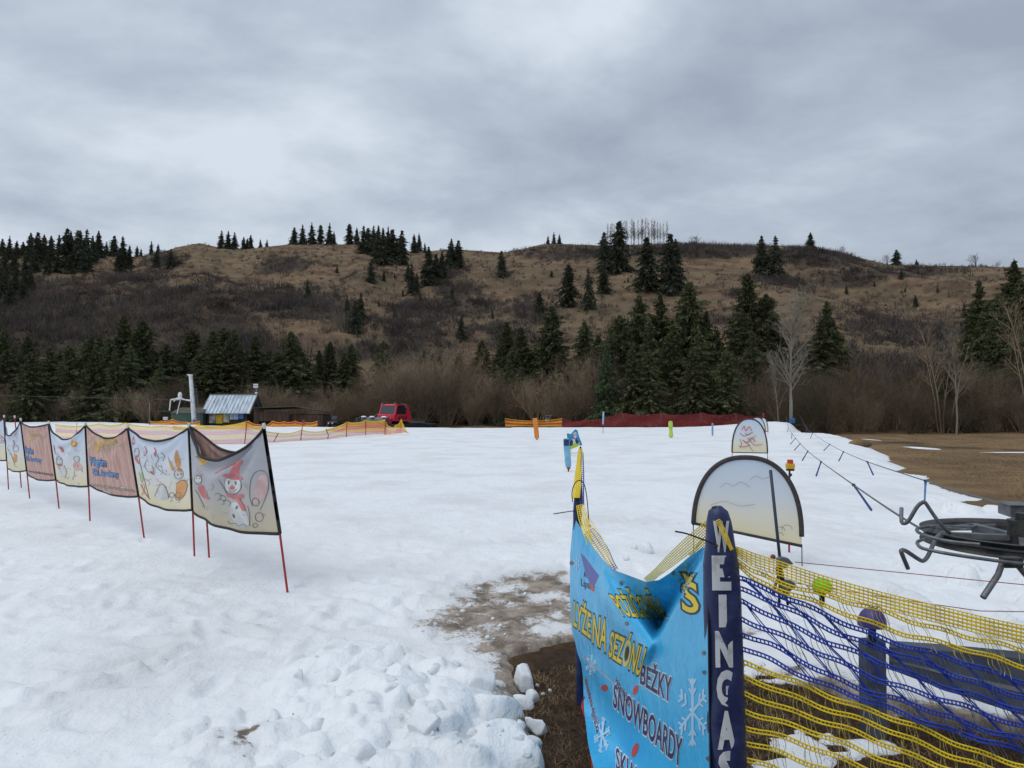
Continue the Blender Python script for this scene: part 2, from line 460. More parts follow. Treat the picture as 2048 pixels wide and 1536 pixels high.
nrm = _bump(nt, _noise(nt, 4.5, 6, .6, _vec(nt, 1, .7, 1)), .8, .055)
nrm = _bump(nt, _noise(nt, 32, 6, .65), .65, .012, nrm)
nrm = _bump(nt, _noise(nt, 150, 3, .6), .35, .0025, nrm)
nt.links.new(nrm, b_.inputs['Normal'])
NR, NC = 900, 900
ys = 0.35 * (126 / 0.35) ** (np.linspace(0, 1, NR))
ts = np.sinh(np.linspace(-1.35, 1.35, NC)) * 0.92
YY = np.repeat(ys[:, None], NC, 1); XX = ys[:, None] * ts[None, :]
X_, Y_ = XX.ravel(), YY.ravel()
Z_, D_ = snow_eval(X_, Y_)
F_ = grid_faces(NR, NC)
keep = (Z_ > ground_z(X_, Y_) - .14)
F_ = F_[keep[F_].any(1)]
used = np.zeros(len(X_), bool); used[F_.ravel()] = True
remap = np.cumsum(used) - 1
snow = np_mesh("snow_piste", np.stack([X_, Y_, Z_], -1)[used], remap[F_], m_snow, attrs={"dirt": D_[used]})
tag(snow, kind='structure')

# ---- valley floor
SOILTRACK = [Gg(1790, 884), Gg(1850, 893), Gg(1950, 897), Gg(2100, 903), Gg(2500, 925)]
m_gr, nt, b_ = new_mat("valley_ground")
so = _attr(nt, "soil")
g1 = _noise(nt, .7, 6, .65); g2 = _noise(nt, 14, 6, .7); g3 = _noise(nt, 90, 4, .7); g4 = _noise(nt, .18, 3, .6)
gc = _mix(nt, _ramp(nt, g1, .36, .66), (0.24, 0.155, 0.075), (0.135, 0.083, 0.043))
gc = _mix(nt, _math(nt, 'MULTIPLY', _ramp(nt, g2, .4, .7), .6), gc, (0.30, 0.215, 0.115))
gc = _mix(nt, _math(nt, 'MULTIPLY', _ramp(nt, g4, .5, .66), .6), gc, (0.10, 0.066, 0.038))
sc_ = _mix(nt, _ramp(nt, g2, .35, .7), (0.040, 0.023, 0.015), (0.085, 0.052, 0.033))
sc_ = _mix(nt, _math(nt, 'MULTIPLY', _ramp(nt, g3, .5, .75), .5), sc_, (0.16, 0.11, 0.065))
nt.links.new(_mix(nt, so, gc, sc_), b_.inputs['Base Color'])
b_.inputs['Roughness'].default_value = .9; b_.inputs['Specular IOR Level'].default_value = .15
nrm = _bump(nt, g2, .8, .06); nrm = _bump(nt, g3, .8, .015, nrm)
nt.links.new(nrm, b_.inputs['Normal'])
NG = 420
k = np.linspace(-9.2, 9.2, NG); ax = .3 * np.sinh(k)
XX, YY = np.meshgrid(ax, ax + 3.0)
X_, Y_ = XX.ravel(), YY.ravel()
Zg = ground_z(X_, Y_) + .018 * fbm(X_ * 3, Y_ * 3, 4, 91) * sst(14, 5, np.hypot(X_, Y_))
soil = sst(-.5, .1, sdist([(p[0], p[1]) for p in HOLE], X_, Y_))
td = ldist(SOILTRACK, X_, Y_) + .7 * fbm(X_ * .5, Y_ * .5, 3, 93)
soil = np.maximum(soil, sst(1.0, .45, td) * .95)
soil = np.maximum(soil, sst(57, 62, Y_ - 6 * fbm(X_ * .1, Y_ * .1, 2, 95)) * .75)
ground = np_mesh("ground", np.stack([X_, Y_, Zg], -1), grid_faces(NG, NG), m_gr, attrs={"soil": soil})
tag(ground, kind='structure')

# ---- hill
CREST = np.array([(-1700,450),(-900,470),(-300,480),(-60,485),(0,492),(110,498),(190,502),(260,512),(310,506),(350,492),(395,484),(430,492),(480,497),(570,487),(640,486),(720,487),(790,502),
    (860,500),(900,496),(960,500),(1005,503),(1040,497),(1085,486),(1140,486),(1200,489),(1280,487),(1340,484),(1400,488),(1470,491),(1560,492),(1620,495),(1680,503),(1730,515),(1780,527),
    (1860,529),(1950,531),(2048,533),(2300,535),(2900,520),(3800,500)], float)
YC = 300.0
def crest_z(t):
    px = CX + FPX * t
    py = np.interp(px, CREST[:, 0], CREST[:, 1])
    return EYE + (HORIZON - py) * YC / FPX
def foot_y(t): return 92 - 22 * sst(.18, .45, t)
def hill_z(x, y):
    x = np.asarray(x, float); y = np.asarray(y, float)
    t = x / np.maximum(y, 1)
    s = np.clip((y - foot_y(t)) / (YC - foot_y(t)), 0, 1)
    # steeper lower flank, then a shoulder, then the top
    pr = 1.02 * s - .02 * s ** 2
    zc = crest_z(t)
    g = s * (1 - s) * 4
    z = -.75 + (zc + .75) * pr
    rid = 1 - np.abs(fbm(x * .013 + .35 * y * .013, y * .006, 3, 101)) * 2
    z = z + g * (6.0 * fbm(x * .012, y * .012, 4, 103) + 4.0 * (rid - .5)) + np.minimum(s * 9, 1) * np.minimum((1 - s) * 12, 1) * 1.1 * fbm(x * .09, y * .05, 3, 105)
    z = z + np.where(y < YC, np.minimum((1 - s) * 30, 1) * .5 * fbm(x * .35, y * .35, 2, 107), 0)
    z = np.where(y > YC, zc - (y - YC) * .16, z)
    return z
def hill_hit(px, py):
    yy = np.arange(75, YC + 1, .8)
    b = (CY - py) / FPX; kk = yy / (cP - b * sP)
    x = (px - CX) / FPX * kk; z = EYE + (sP + b * cP) * kk
    below = np.nonzero(z < hill_z(x, yy))[0]
    i = below[0] if len(below) else len(yy) - 1
    return Vector((x[i], yy[i], float(hill_z(x[i:i+1], yy[i:i+1])[0])))
# where scrub is thick (photo position, half-sizes, weight)
SCR = [(60,640,260,90,1.2),(330,640,240,70,1.1),(480,690,220,50,1.1),(250,560,90,26,.8),(150,590,120,40,.7),(330,520,60,20,.9),(420,560,50,20,.6),(560,535,60,22,.9),(620,620,150,40,.9),(520,600,90,26,.7),(760,555,70,16,.7),
       (690,640,60,35,.9),(860,620,120,20,.9),(930,580,60,20,.7),(960,610,40,24,.7),(1060,620,70,40,.6),(1130,510,120,16,1.1),(1010,545,40,14,.7),(900,545,50,16,.6),(1180,560,60,20,.4),(1390,505,160,14,1.2),(1630,515,110,18,1.3),
       (1560,560,60,16,.6),(1480,590,40,12,.8),(1700,560,90,22,.9),(1850,545,170,16,.8),(1780,600,90,24,.6),(1740,650,60,40,.5),(1900,640,200,60,.7),(800,660,80,24,.6),(1000,680,90,30,.5),(1430,640,100,40,.5),(700,700,300,30,.8),(1250,690,160,40,.6),(1750,760,350,60,.9)]
def scrub_w(x, y, z):
    f = y * cP + (z - EYE) * sP; u = -y * sP + (z - EYE) * cP
    px = CX + FPX * x / f; py = CY - FPX * u / f
    w = np.zeros_like(px)
    for (a, b, ra, rb, k) in SCR: w = np.maximum(w, k * np.exp(-((px - a) / ra) ** 2 - ((py - b) / rb) ** 2))
    return np.clip(w + .55 * fbm(x * .05, y * .035, 4, 111) + .05, 0, 1.3)
hr = np.concatenate([np.linspace(68, 300, 330), np.linspace(301, 420, 14)])
ht = np.linspace(-1.35, 1.35, 760)
YY = np.repeat(hr[:, None], len(ht), 1); XX = YY * ht[None, :]
X_, Y_ = XX.ravel(), YY.ravel(); Zh = hill_z(X_, Y_)
scw = scrub_w(X_, Y_, Zh)
m_hill, nt, b_ = new_mat("hill_grass")
sa = _attr(nt, "scrub")
h1 = _noise(nt, .12, 6, .62, _vec(nt, 1, 1, 2.2)); h2 = _noise(nt, .9, 6, .7, _vec(nt, .6, 1, 2.6)); h3 = _noise(nt, .03, 4, .6)
hc = _mix(nt, _ramp(nt, h1, .36, .66), (0.320, 0.225, 0.138), (0.150, 0.098, 0.064))
hc = _mix(nt, _math(nt, 'MULTIPLY', _ramp(nt, h3, .45, .62), .55), hc, (0.20, 0.165, 0.10))
hc = _mix(nt, _math(nt, 'MULTIPLY', _ramp(nt, h2, .52, .72), .7), hc, (0.085, 0.062, 0.045))
h4 = _noise(nt, 2.6, 5, .7, _vec(nt, .7, 1, 2.2))
hc = _mix(nt, _math(nt, 'MULTIPLY', _ramp(nt, h4, .5, .66), .55), hc, (0.09, 0.066, 0.05))
hc = _mix(nt, _math(nt, 'MULTIPLY', _ramp(nt, h4, .46, .3), .35), hc, (0.30, 0.225, 0.14))
sf = _ramp(nt, _math(nt, 'ADD', sa, _math(nt, 'MULTIPLY', _math(nt, 'SUBTRACT', h2, .5), .9)), .42, .85)
hc = _mix(nt, _math(nt, 'MULTIPLY', sf, .8), hc, (0.085, 0.069, 0.058))
nt.links.new(hc, b_.inputs['Base Color'])
b_.inputs['Roughness'].default_value = .95; b_.inputs['Specular IOR Level'].default_value = .1
nt.links.new(_bump(nt, h4, .8, .5, _bump(nt, h2, 1.0, 1.0)), b_.inputs['Normal'])
hill = np_mesh("hillside", np.stack([X_, Y_, Zh], -1), grid_faces(len(hr), len(ht)), m_hill, attrs={"scrub": scw})
tag(hill, kind='structure')

# ================================================================== VEGETATION
def twig_mat(name, c1, c2, rnd=.15):
    return mat(name, c1, .85, c2, scale=.8, spec=.1, rnd=rnd)
m_bark = mat("bark", (0.085, 0.062, 0.048), .9, (0.05, 0.037, 0.03), scale=4, bump=.5, bscale=20)
def needle_mat(name, c1, c2):
    m, nt, b = new_mat(name)
    oi = nt.nodes.new("ShaderNodeObjectInfo")
    c = _mix(nt, _ramp(nt, _noise(nt, 26, 4, .65), .36, .64), c1, c2)
    hs = nt.nodes.new("ShaderNodeHueSaturation")
    nt.links.new(_math(nt, 'ADD', .78, _math(nt, 'MULTIPLY', oi.outputs['Random'], .5)), hs.inputs['Value'])
    nt.links.new(_math(nt, 'ADD', .485, _math(nt, 'MULTIPLY', oi.outputs['Random'], .03)), hs.inputs['Hue'])
    nt.links.new(c, hs.inputs['Color']); nt.links.new(hs.outputs[0], b.inputs['Base Color'])
    b.inputs['Roughness'].default_value = .75; b.inputs['Specular IOR Level'].default_value = .15
    return m
m_need = needle_mat("spruce_needles", (0.042, 0.053, 0.026), (0.110, 0.116, 0.052))
m_needd = needle_mat("far_spruce_needles", (0.034, 0.042, 0.030), (0.068, 0.073, 0.044))
m_needl = needle_mat("pale_spruce_needles", (0.060, 0.088, 0.042), (0.085, 0.105, 0.055))

def conifer_meshes(seed, levels, per, sprays, shape=.85, droop=.35, ragged=.3, bare=.04, mt=None, leaf=1.0):
    """unit spruce: height 1, crown radius about .5"""
    r = random.Random(seed); V = []; F = []
    def quad(a, b, w, n):
        o = len(V); s = (b - a).cross(n)
        if s.length < 1e-9: s = Vector((1, 0, 0))
        s.normalize(); s *= w
        mid = a.lerp(b, .45)
        V.extend((tuple(a), tuple(mid + s), tuple(b), tuple(mid - s))); F.append((o, o + 1, o + 2, o + 3))
    lob = [r.uniform(0, 6.28) for _ in range(4)]
    for i in range(levels):
        t = (i + r.random() * .8) / levels
        z = bare + (1 - bare) * t; lvl = r.uniform(1 - ragged * .45, 1 + ragged * .35); gap = r.uniform(0, 6.28); gw = ragged * r.uniform(.3, 1.1)
        L0 = .5 * (1 - t) ** shape * (.55 + .45 * min(1, t * 7 + .45)) + .012
        for j in range(per if t < .8 else max(4, per - 2)):
            an = 2.39996 * (i * per + j) + r.uniform(-.4, .4)
            L = L0 * lvl * (1 - gw * max(0, math.cos(an - gap)) ** 3) * (1 - ragged + ragged * 1.7 * r.random()) * (1 + .14 * math.sin(3 * an + lob[0] + 9 * t) + .1 * math.sin(lob[1] + 23 * t))
            d = Vector((math.cos(an), math.sin(an), 0)); side = Vector((-d.y, d.x, 0))
            rise = .16 * (t - .25) * L; dr = droop * L * (1.15 - t) * r.uniform(.6, 1.2)
            def pt(q): return Vector((0, 0, z)) + d * (L * q) + Vector((0, 0, rise * q - dr * q * q + .16 * dr * q ** 4 * 2))
            for k in range(sprays):
                q = (k + .35 + .5 * r.random()) / sprays
                if q < .12: continue
                p = pt(q); ln = leaf * (.05 + .11 * L * 2) * (1.15 - .6 * q) * r.uniform(.7, 1.25)
                for sg in (-1, 1):
                    e = p + side * sg * ln * .8 + d * ln * .55 + Vector((0, 0, -ln * r.uniform(.1, .75)))
                    quad(p, e, ln * .2, Vector((r.gauss(0, .4), r.gauss(0, .4), 1)))
                if r.random() < .6:
                    quad(p, p + d * ln * .35 + side * r.uniform(-.3, .3) * ln + Vector((0, 0, -ln * .95)), ln * .2, d)
            quad(pt(.8), pt(1.06), .02 + .05 * L, Vector((0, 0, 1)))
            quad(pt(.1), pt(.9), .012 + .03 * L, side)
    quad(Vector((0, 0, .93)), Vector((0, 0, 1.02)), .012, Vector((1, 0, 0))); quad(Vector((0, 0, .93)), Vector((0, 0, 1.02)), .012, Vector((0, 1, 0)))
    me = bpy.data.meshes.new("crown"); me.from_pydata(V, [], F); me.update(); me.materials.append(mt or m_need)
    tm = M(); tm.tube([(0, 0, -.06), (0, 0, .12), (0.004, 0, .5), (0, 0, .97)], [.034, .026, .016, .003], 7)
    tr = bpy.data.meshes.new("trunk"); tr.from_pydata(tm.v, [], tm.f); tr.update(); tr.materials.append(m_bark)
    return me, tr
CON_NEAR = [conifer_meshes(s, 54, 9, 11, sh, dr, rg, .05, m_need, leaf=.5) for s, sh, dr, rg in ((1,.85,.35,.42),(2,.75,.55,.45),(3,.95,.3,.5),(4,.7,.45,.6),(5,.6,.5,.5),(6,1.05,.25,.65),(7,.8,.6,.7))]
CON_PALE = [conifer_meshes(9, 50, 8, 7, .9, .3, .3, .03, m_needl, leaf=.7)]
CON_FAR = [conifer_meshes(s, 34, 7, 6, sh, dr, rg, .02, m_needd, leaf=.85) for s, sh, dr, rg in ((11,.8,.35,.4),(12,.6,.45,.5),(13,.95,.3,.6),(14,.5,.5,.55),(16,1.1,.3,.7),(17,.75,.6,.75))]
PINE = [conifer_meshes(15, 20, 7, 6, .45, .1, .6, .3, m_needd, leaf=1.5)]
def conifer(base, h, w, label, group, pool, cat="spruce tree", name="spruce_tree"):
    o = thing(name, label, cat, base, group)
    cm, tm = rng.choice(pool)
    o.scale = (w, w, h); o.rotation_euler = (R(rng.uniform(-1.5, 1.5)), R(rng.uniform(-1.5, 1.5)), rng.uniform(0, 6.28))
    for nm, me in (("crown", cm), ("trunk", tm)):
        c = bpy.data.objects.new(nm, me); COL.objects.link(c); c.parent = o
    return o
def hill_conifer(px, top, base, label, group=None, pool=None, wr=None, **kw):
    p = hill_hit(px, base); h = (base - top) * p.y / FPX
    w = h * (wr if wr else rng.uniform(.5, .68))
    return conifer((p.x, p.y, p.z - .25), h + .25, w, label, group, pool or CON_FAR, **kw)
def valley_conifer(px, top, Y, label, group=None, pool=None, wr=None, zb=None, **kw):
    p = P(px, top, Y); t = p.x / Y
    if zb is None: zb = float(hill_z(p.x, Y)) if Y > foot_y(t) else float(ground_z(p.x, Y))
    h = p.z - zb
    return conifer((p.x, p.y, zb - .2), h + .2, h * 1.35 * (wr or rng.uniform(.42, .55)), label, group, pool or CON_NEAR, **kw)
HC = [("dark spruce in the dense stand on the left end of the ridge", "spruces on the left end of the ridge",
       [(4,478,512),(18,470,520),(33,480,516),(46,484,512),(62,464,520),(75,463,530),(88,468,512),(102,470,526),(118,468,508),(132,456,536),(142,462,512),(156,460,540),(171,458,530),(185,470,526),(197,461,515),(-20,470,520),(-50,466,518),(-90,460,520),
        (8,500,560),(28,498,548),(50,505,552),(70,500,545),(95,505,548),(115,498,545),(140,505,548),(165,498,545),(178,505,542),(10,540,598),(30,535,595),(50,545,590),(-25,530,600),(-60,520,600),(20,560,620),(45,560,605),(-5,520,580),(60,540,580)]),
      ("dark spruce thinning out right of the left stand on the ridge", "spruces right of the left stand",
       [(212,482,512),(227,471,512),(246,472,535),(240,495,543),(258,490,536),(274,492,514),(282,497,512)]),
      ("small spruce beside the bare knoll on the left ridge", "spruces left of the bare knoll", [(302,480,509),(316,488,508),(341,497,537),(312,500,535)]),
      ("dark spruce in the tight clump of three right of the bare knoll", "three spruces on the ridge", [(442,460,497),(456,461,498),(469,462,497)]),
      ("small spruce in the short line on the ridge above the hut", "small spruces on the ridge", [(487,470,496),(501,468,497),(494,476,498),(521,477,495),(534,476,493)]),
      ("spruce in the wide clump on the grassy ridge above the hut", "spruce clump on the grassy ridge", [(588,450,486),(605,446,488),(624,442,488),(641,448,488),(658,443,488),(668,460,488),(580,474,486)]),
      ("tall dark spruce in the dense row in the middle of the ridge", "spruce row in the middle of the ridge",
       [(699,443,486),(714,450,486),(727,452,506),(737,456,510),(746,450,500),(757,449,512),(766,455,530),(775,452,520),(783,458,522),(803,461,530),(794,475,525),(752,480,526)]),
      ("broad spruce on the ridge right of the dense row", "spruces right of the dense row", [(829,467,506),(839,463,502),(850,486,506)]),
      ("dark spruce in the group of tall ones just below the mid ridge", "spruces below the mid ridge", [(858,492,570),(884,503,562),(872,508,566),(904,477,536),(916,480,537),(897,492,540)]),
      ("slope spruce below the dense row on the ridge", "spruces below the dense row", [(742,518,566),(824,527,584),(816,530,562),(832,545,590)]),
      ("little ridge spruce in the clump among brown bushes right of the middle", "spruces among ridge bushes", [(1096,468,487),(1108,460,486),(1119,463,485)]),
      ("tall dark spruce in front of the bare poplar row on the ridge", "spruces in front of the poplars", [(1208,464,545),(1238,441,546)]),
      ("tall narrow spruce right of the bare poplar row", "spruces right of the poplars", [(1296,475,582),(1338,466,584),(1353,478,584)]),
      ("spruce standing below the poplar row in the middle of the slope", "spruces in the middle of the slope", [(1137,530,613),(1178,535,618),(1208,528,586)]),
      ("tall dark spruce of the pair on the right ridge", "pair of spruces on the right ridge", [(1524,470,556),(1553,471,556)]),
      ("dark conifer low on the middle slope among scrub", "conifers low on the slope", [(710,602,668),(694,590,650),(720,585,640)]),
      ]
for lab, grp, pts in HC:
    for (a, b, c) in pts: hill_conifer(a, b, c, lab, grp)
for (a, b, c, lab, wr) in ((615,557,598,"single small dark spruce alone on the left half of the slope",.5),(768,540,563,"tiny lone spruce on the grassy slope below the dense row",.5),
        (1004,502,556,"lone broad spruce just below the ridge near the centre",.55),(1080,585,633,"lone dark conifer on the slope above the tallest valley spruce",.6),(1621,461,496,"lone broad spruce on the skyline among brown bushes at right",.8),
        (1793,499,530,"lone small spruce on the far right skyline",.8),(1833,514,527,"tiny round conifer on the far right skyline",1.0),(922,632,677,"small dark spruce at the foot of the slope near the centre",.7)):
    hill_conifer(a, b, c, lab, None, wr=wr)
for i in range(34):
    a_ = rng.uniform(640, 2010); bb = rng.uniform(545, 690); hill_conifer(a_, bb - rng.uniform(9, 24), bb, 'small young spruce among those scattered over the open slope', 'young spruces scattered over the slope', wr=rng.uniform(.5, .75))
VC = [("dark valley spruce in the row of tall trees left of the grey pylon", "valley spruces at left",
       [(-60,660,88),(-20,665,86),(10,655,88),(30,690,84),(55,672,86),(98,692,84),(120,700,88),(178,668,85),(200,672,88),(222,676,84),(150,712,90),(247,630,90),(284,640,88),(268,665,84),(305,690,86),(335,688,88),(65,705,80),(140,690,84),(190,700,80),(232,700,80),(262,690,82),(15,700,82),(320,712,82),(175,690,92),(-40,690,82)],.5),
      ("dark valley spruce in the row behind the hut", "valley spruces behind the hut",
       [(382,660,88),(428,662,86),(442,655,90),(470,660,88),(455,680,84),(512,670,88),(585,662,88),(600,690,92),(345,710,92),(410,690,92),(535,700,92),(395,705,84),(485,690,84),(560,705,88),(430,700,84)],.6),
      ("small valley spruce above the brown thicket behind the groomer", "small valley spruces", [(660,682,98),(700,687,98),(770,682,98),(848,702,98),(880,710,96),(915,706,96),(963,680,92),(690,705,96),(640,700,96)],.5),
      ("dark valley spruce in the bunch left of the tallest pointed one", "valley spruce bunch near the centre", [(1002,668,88),(1018,645,88),(1045,655,86),(1032,690,84),(1060,700,86)],.5),
      ("tall green spruce in the big right-hand stand behind the red net", "tall valley spruces behind the red net",
       [(1158,690,84),(1172,642,84),(1242,632,76),(1262,650,80),(1280,590,78),(1326,585,78),(1303,640,74),(1376,565,76),(1350,650,70),(1412,620,76),(1398,660,70),(1440,690,72),(1472,650,80),(1500,548,80),(1530,590,80),(1486,620,76),(1430,660,78),(1330,680,70),(1265,690,68),(1300,700,68),(1390,700,66),(1195,670,80),(1225,650,80),(1455,700,68),(1500,660,70),(1540,650,76)],.48),
      ("dark spruce on the right slope behind the bare trees", "spruces on the right slope",
       [(1655,602,86),(1640,640,84),(1668,640,88),(1950,560,84),(1975,600,80),(2022,520,86),(2045,560,84),(2080,530,84),(2120,560,80),(2005,590,78),(1990,640,76),(2035,640,74)],.5),
      ]
for lab, grp, pts, wr in VC:
    for (a, b, c) in pts: valley_conifer(a, b, c, lab, grp, wr=wr * rng.uniform(.85, 1.15))
valley_conifer(1100, 612, 84, "tallest pointed valley spruce standing free near the centre, over the thicket", None, [CON_NEAR[0]], .60)
valley_conifer(1215, 688, 70, "pale green young spruce at the left edge of the big stand", None, CON_PALE, .38)
valley_conifer(1895, 690, 62, "ivy-dark conifer standing behind the white leaning trunk at right", None, CON_NEAR, .3)

# ---- leafless plants
def bare_mesh(name, seed, stems, spread, levels, kids, r0, mt, trunk=0.0, curve=.25, tw=.010, lean=0.0, side=1.0):
    """unit-high leafless plant: tubes for limbs, thin strips for twigs"""
    r = random.Random(seed); m = M(); V = []; F = []
    def strip(pts, w):
        a = Vector((r.gauss(0, 1), r.gauss(0, 1), r.gauss(0, .4))); a.normalize()
        o = len(V)
        for i, p in enumerate(pts):
            ww = w * (1 - .75 * i / (len(pts) - 1)); V.append(tuple(p - a * ww)); V.append(tuple(p + a * ww))
        for i in range(len(pts) - 1): F.append((o + 2 * i, o + 2 * i + 1, o + 2 * i + 3, o + 2 * i + 2))
    def grow(p, d, L, rad, lev):
        n = 5 if lev == 0 else 4 if lev == 1 else 3
        pts = [p]; q = p.copy(); dd = d.copy()
        for i in range(n):
            dd = dd + Vector((r.gauss(0, curve), r.gauss(0, curve), r.gauss(0.05, curve * .6))) * .55; dd.normalize()
            q = q + dd * (L / n); pts.append(q.copy())
        if lev <= 1 and rad > tw * .8: m.tube(pts, [rad * (1 - .8 * i / n) for i in range(n + 1)], 4 if lev else 5, cap=False)
        else: strip(pts, max(rad, tw * .32))
        if lev < levels:
            kn = kids[min(lev, len(kids) - 1)]
            for k in range(kn):
                f = r.uniform(.22 if lev else max(.2, trunk), .98); fi = f * n; i = min(int(fi), n - 1)
                b = pts[i].lerp(pts[i + 1], fi - i); t = (pts[i + 1] - pts[i]).normalized()
                o = t.orthogonal(); o.rotate(Matrix.Rotation(r.uniform(0, 6.28), 3, t))
                an = r.uniform(.45, .95) * (.75 if side < 1 and lev == 0 else 1.0); nd = t * math.cos(an) + o * math.sin(an) + Vector((0, 0, .18)); nd.normalize()
                grow(b, nd, L * (side if lev == 0 else 1.0) * (1.15 - .65 * f) * r.uniform(.4, .65), rad * .5 * (1.1 - .5 * f), lev + 1)
    for s in range(stems):
        a = r.uniform(0, 6.28); sp = spread * math.sqrt(r.random())
        d = Vector((math.cos(a) * sp + lean, math.sin(a) * sp, 1)); d.normalize()
        grow(Vector((math.cos(a) * sp * .12, math.sin(a) * sp * .12, -.03)), d, r.uniform(.78, 1.02) if stems > 1 else 1.0, r0 * r.uniform(.7, 1.1), 0)
    m.add(V, F)
    me = bpy.data.meshes.new(name); me.from_pydata(m.v, [], m.f); me.update(); me.materials.append(mt); return me
m_tw = twig_mat("brown_twigs", (0.33, 0.25, 0.17), (0.20, 0.15, 0.105), .25)
m_twd = twig_mat("dark_twigs", (0.145, 0.115, 0.078), (0.08, 0.065, 0.047), .25)
m_twr = twig_mat("reddish_twigs", (0.19, 0.14, 0.093), (0.11, 0.083, 0.057), .25)
m_twp = twig_mat("pale_bark", (0.27, 0.245, 0.195), (0.15, 0.132, 0.10), .1)
m_twg = twig_mat("grey_twigs", (0.25, 0.22, 0.19), (0.16, 0.14, 0.12), .1)
def plant(me, loc, sc, label, cat, name, group=None, rz=None):
    o = bpy.data.objects.new(name, me); COL.objects.link(o); o.location = loc
    o.scale = sc if isinstance(sc, tuple) else (sc,) * 3
    o.rotation_euler = (0, 0, rng.uniform(0, 6.28) if rz is None else rz)
    return tag(o, label, cat, group)
BUSH = [bare_mesh("shrub", s, 22, .75, 3, (10, 8, 5), .008, mt, tw=.0034) for s, mt in ((31, m_tw), (32, m_tw), (33, m_twr), (34, m_tw))]
BUSHD = [bare_mesh("shrub", s, 18, .6, 3, (10, 8, 4), .009, mt, tw=.0036) for s, mt in ((41, m_twd), (42, m_twr), (43, m_twd))]
lab1, g1_ = "leafless brown bush in the long thicket at the foot of the hill", "bushes of the thicket at the foot of the hill"
for row, (dy, hh, step) in enumerate(((0, 1.0, 2.7), (4, 1.12, 3.0), (9, 1.2, 3.4))):
    x = -78.0
    while x < 24:
        x += step * rng.uniform(.75, 1.25)
        y = 80 - 11 * float(sst(-6, 16, x)) + dy + rng.uniform(-1.2, 1.2)
        h = (6.3 + 1.4 * float(vnoise(x * .12, row * 3.1, 5))) * hh * rng.uniform(.62, 1.18) * (1.0 if x > -20 else .68)
        tpx = CX + FPX * x / y
        if tpx > 1480: h *= .9
        plant(rng.choice(BUSH if rng.random() < .62 else BUSHD), (x, y, -.62), (h * .8, h * .8, h), lab1, "bush", "bare_shrub", g1_)
lab2, g2_ = "dark leafless bush in the wood edge behind the brown field at right", "bushes of the right wood edge"
for row, (dy, hh, step) in enumerate(((0, .62, 2.0), (2.5, .85, 2.2), (6, 1.0, 2.6), (11, 1.1, 3.0))):
    x = 21.0
    while x < 66:
        x += step * rng.uniform(.75, 1.25)
        y = 60.0 + dy + rng.uniform(-1, 1) - .04 * (x - 21)
        t = x / y
        zb = max(float(hill_z(x, y)), -.6) if y > foot_y(t) else -.6
        h = 5.6 * hh * rng.uniform(.7, 1.25)
        plant(rng.choice(BUSHD), (x, y, zb - .1), (h * .8, h * .8, h), lab2, "bush", "bare_shrub", g2_)
TREEB = [bare_mesh("bare_tree", 51, 1, .02, 3, (40, 9, 4), .013, m_twp, trunk=.33, curve=.035, tw=.004, side=.50), bare_mesh("bare_tree", 52, 1, .02, 3, (26, 8, 4), .010, m_twp, trunk=.3, curve=.07, tw=.0045, side=.5)]
TREEW = [bare_mesh("bare_tree", 53, 4, .45, 3, (12, 8, 4), .0085, m_tw, trunk=.35, curve=.13, tw=.0035, side=.7)]
POP = [bare_mesh("poplar", s, 1, .01, 2, (46, 8), .012, m_twg, trunk=.18, curve=.03, tw=.0065, side=.36) for s in (61, 62, 63)]
RND = [bare_mesh("round_tree", s, 5, .55, 3, (8, 6, 3), .02, m_twd, trunk=.3, curve=.2, tw=.011) for s in (71, 72)]
CLUMP = [bare_mesh("clump", s, 9, .5, 2, (7, 5), .012, m_twp, trunk=.2, curve=.12, tw=.006) for s in (81,)]
def vplant(me, px, top, Y, wr, label, cat, name, zb=-.6, group=None):
    p = P(px, top, Y); h = p.z - zb
    return plant(me, (p.x, p.y, zb - .1), (h * wr, h * wr, h), label, cat, name, group)
vplant(TREEB[0], 1579, 580, 57.5, 1.2, "tall pale leafless tree standing behind the far tow machine", "tree", "bare_tree")
vplant(TREEB[1], 1556, 705, 57.6, .8, "thin pale leafless tree just left of the tall pale one", "tree", "bare_tree")
vplant(TREEB[1], 1908, 660, 56.5, 1.0, "leaning pale leafless trunk in the right wood edge", "tree", "bare_tree")
vplant(TREEW[0], 1880, 640, 59.5, .9, "wide many-stemmed pale leafless tree at the right wood edge", "tree", "bare_tree")
vplant(TREEW[0], 2060, 590, 59.0, .8, "pale leafless tree cut by the right edge of the view", "tree", "bare_tree")
for (a, b, c) in ((670,618,662),(681,622,664),(690,616,660)):
    p = hill_hit(a, c); h = (c - b) * p.y / FPX
    plant(CLUMP[0], (p.x, p.y, p.z - .2), (h * .6, h * .6, h), "pale leafless birch in the trio low on the left slope", "tree", "birch_tree", "three pale birches")
for (a, b) in ((812,702),(832,696),(850,704)):
    vplant(CLUMP[0], a, b, 90, .8, "pale leafless tree clump over the thicket right of the groomer", "tree", "birch_tree", zb=-.7, group="pale clumps over the thicket")
for i in range(24):
    a = 1214 + i * 5.1 + rng.uniform(-2, 2); tp = 446 - 9 * math.sin(i / 23 * math.pi) + rng.uniform(-3, 4)
    p = hill_hit(a, 489); h = (489 - tp) * p.y / FPX
    plant(rng.choice(POP), (p.x, p.y - rng.uniform(0, 3), p.z - .3), (h * .95, h * .95, h), "bare grey poplar in the row on the ridge", "poplar", "poplar_tree", "bare poplars on the ridge")
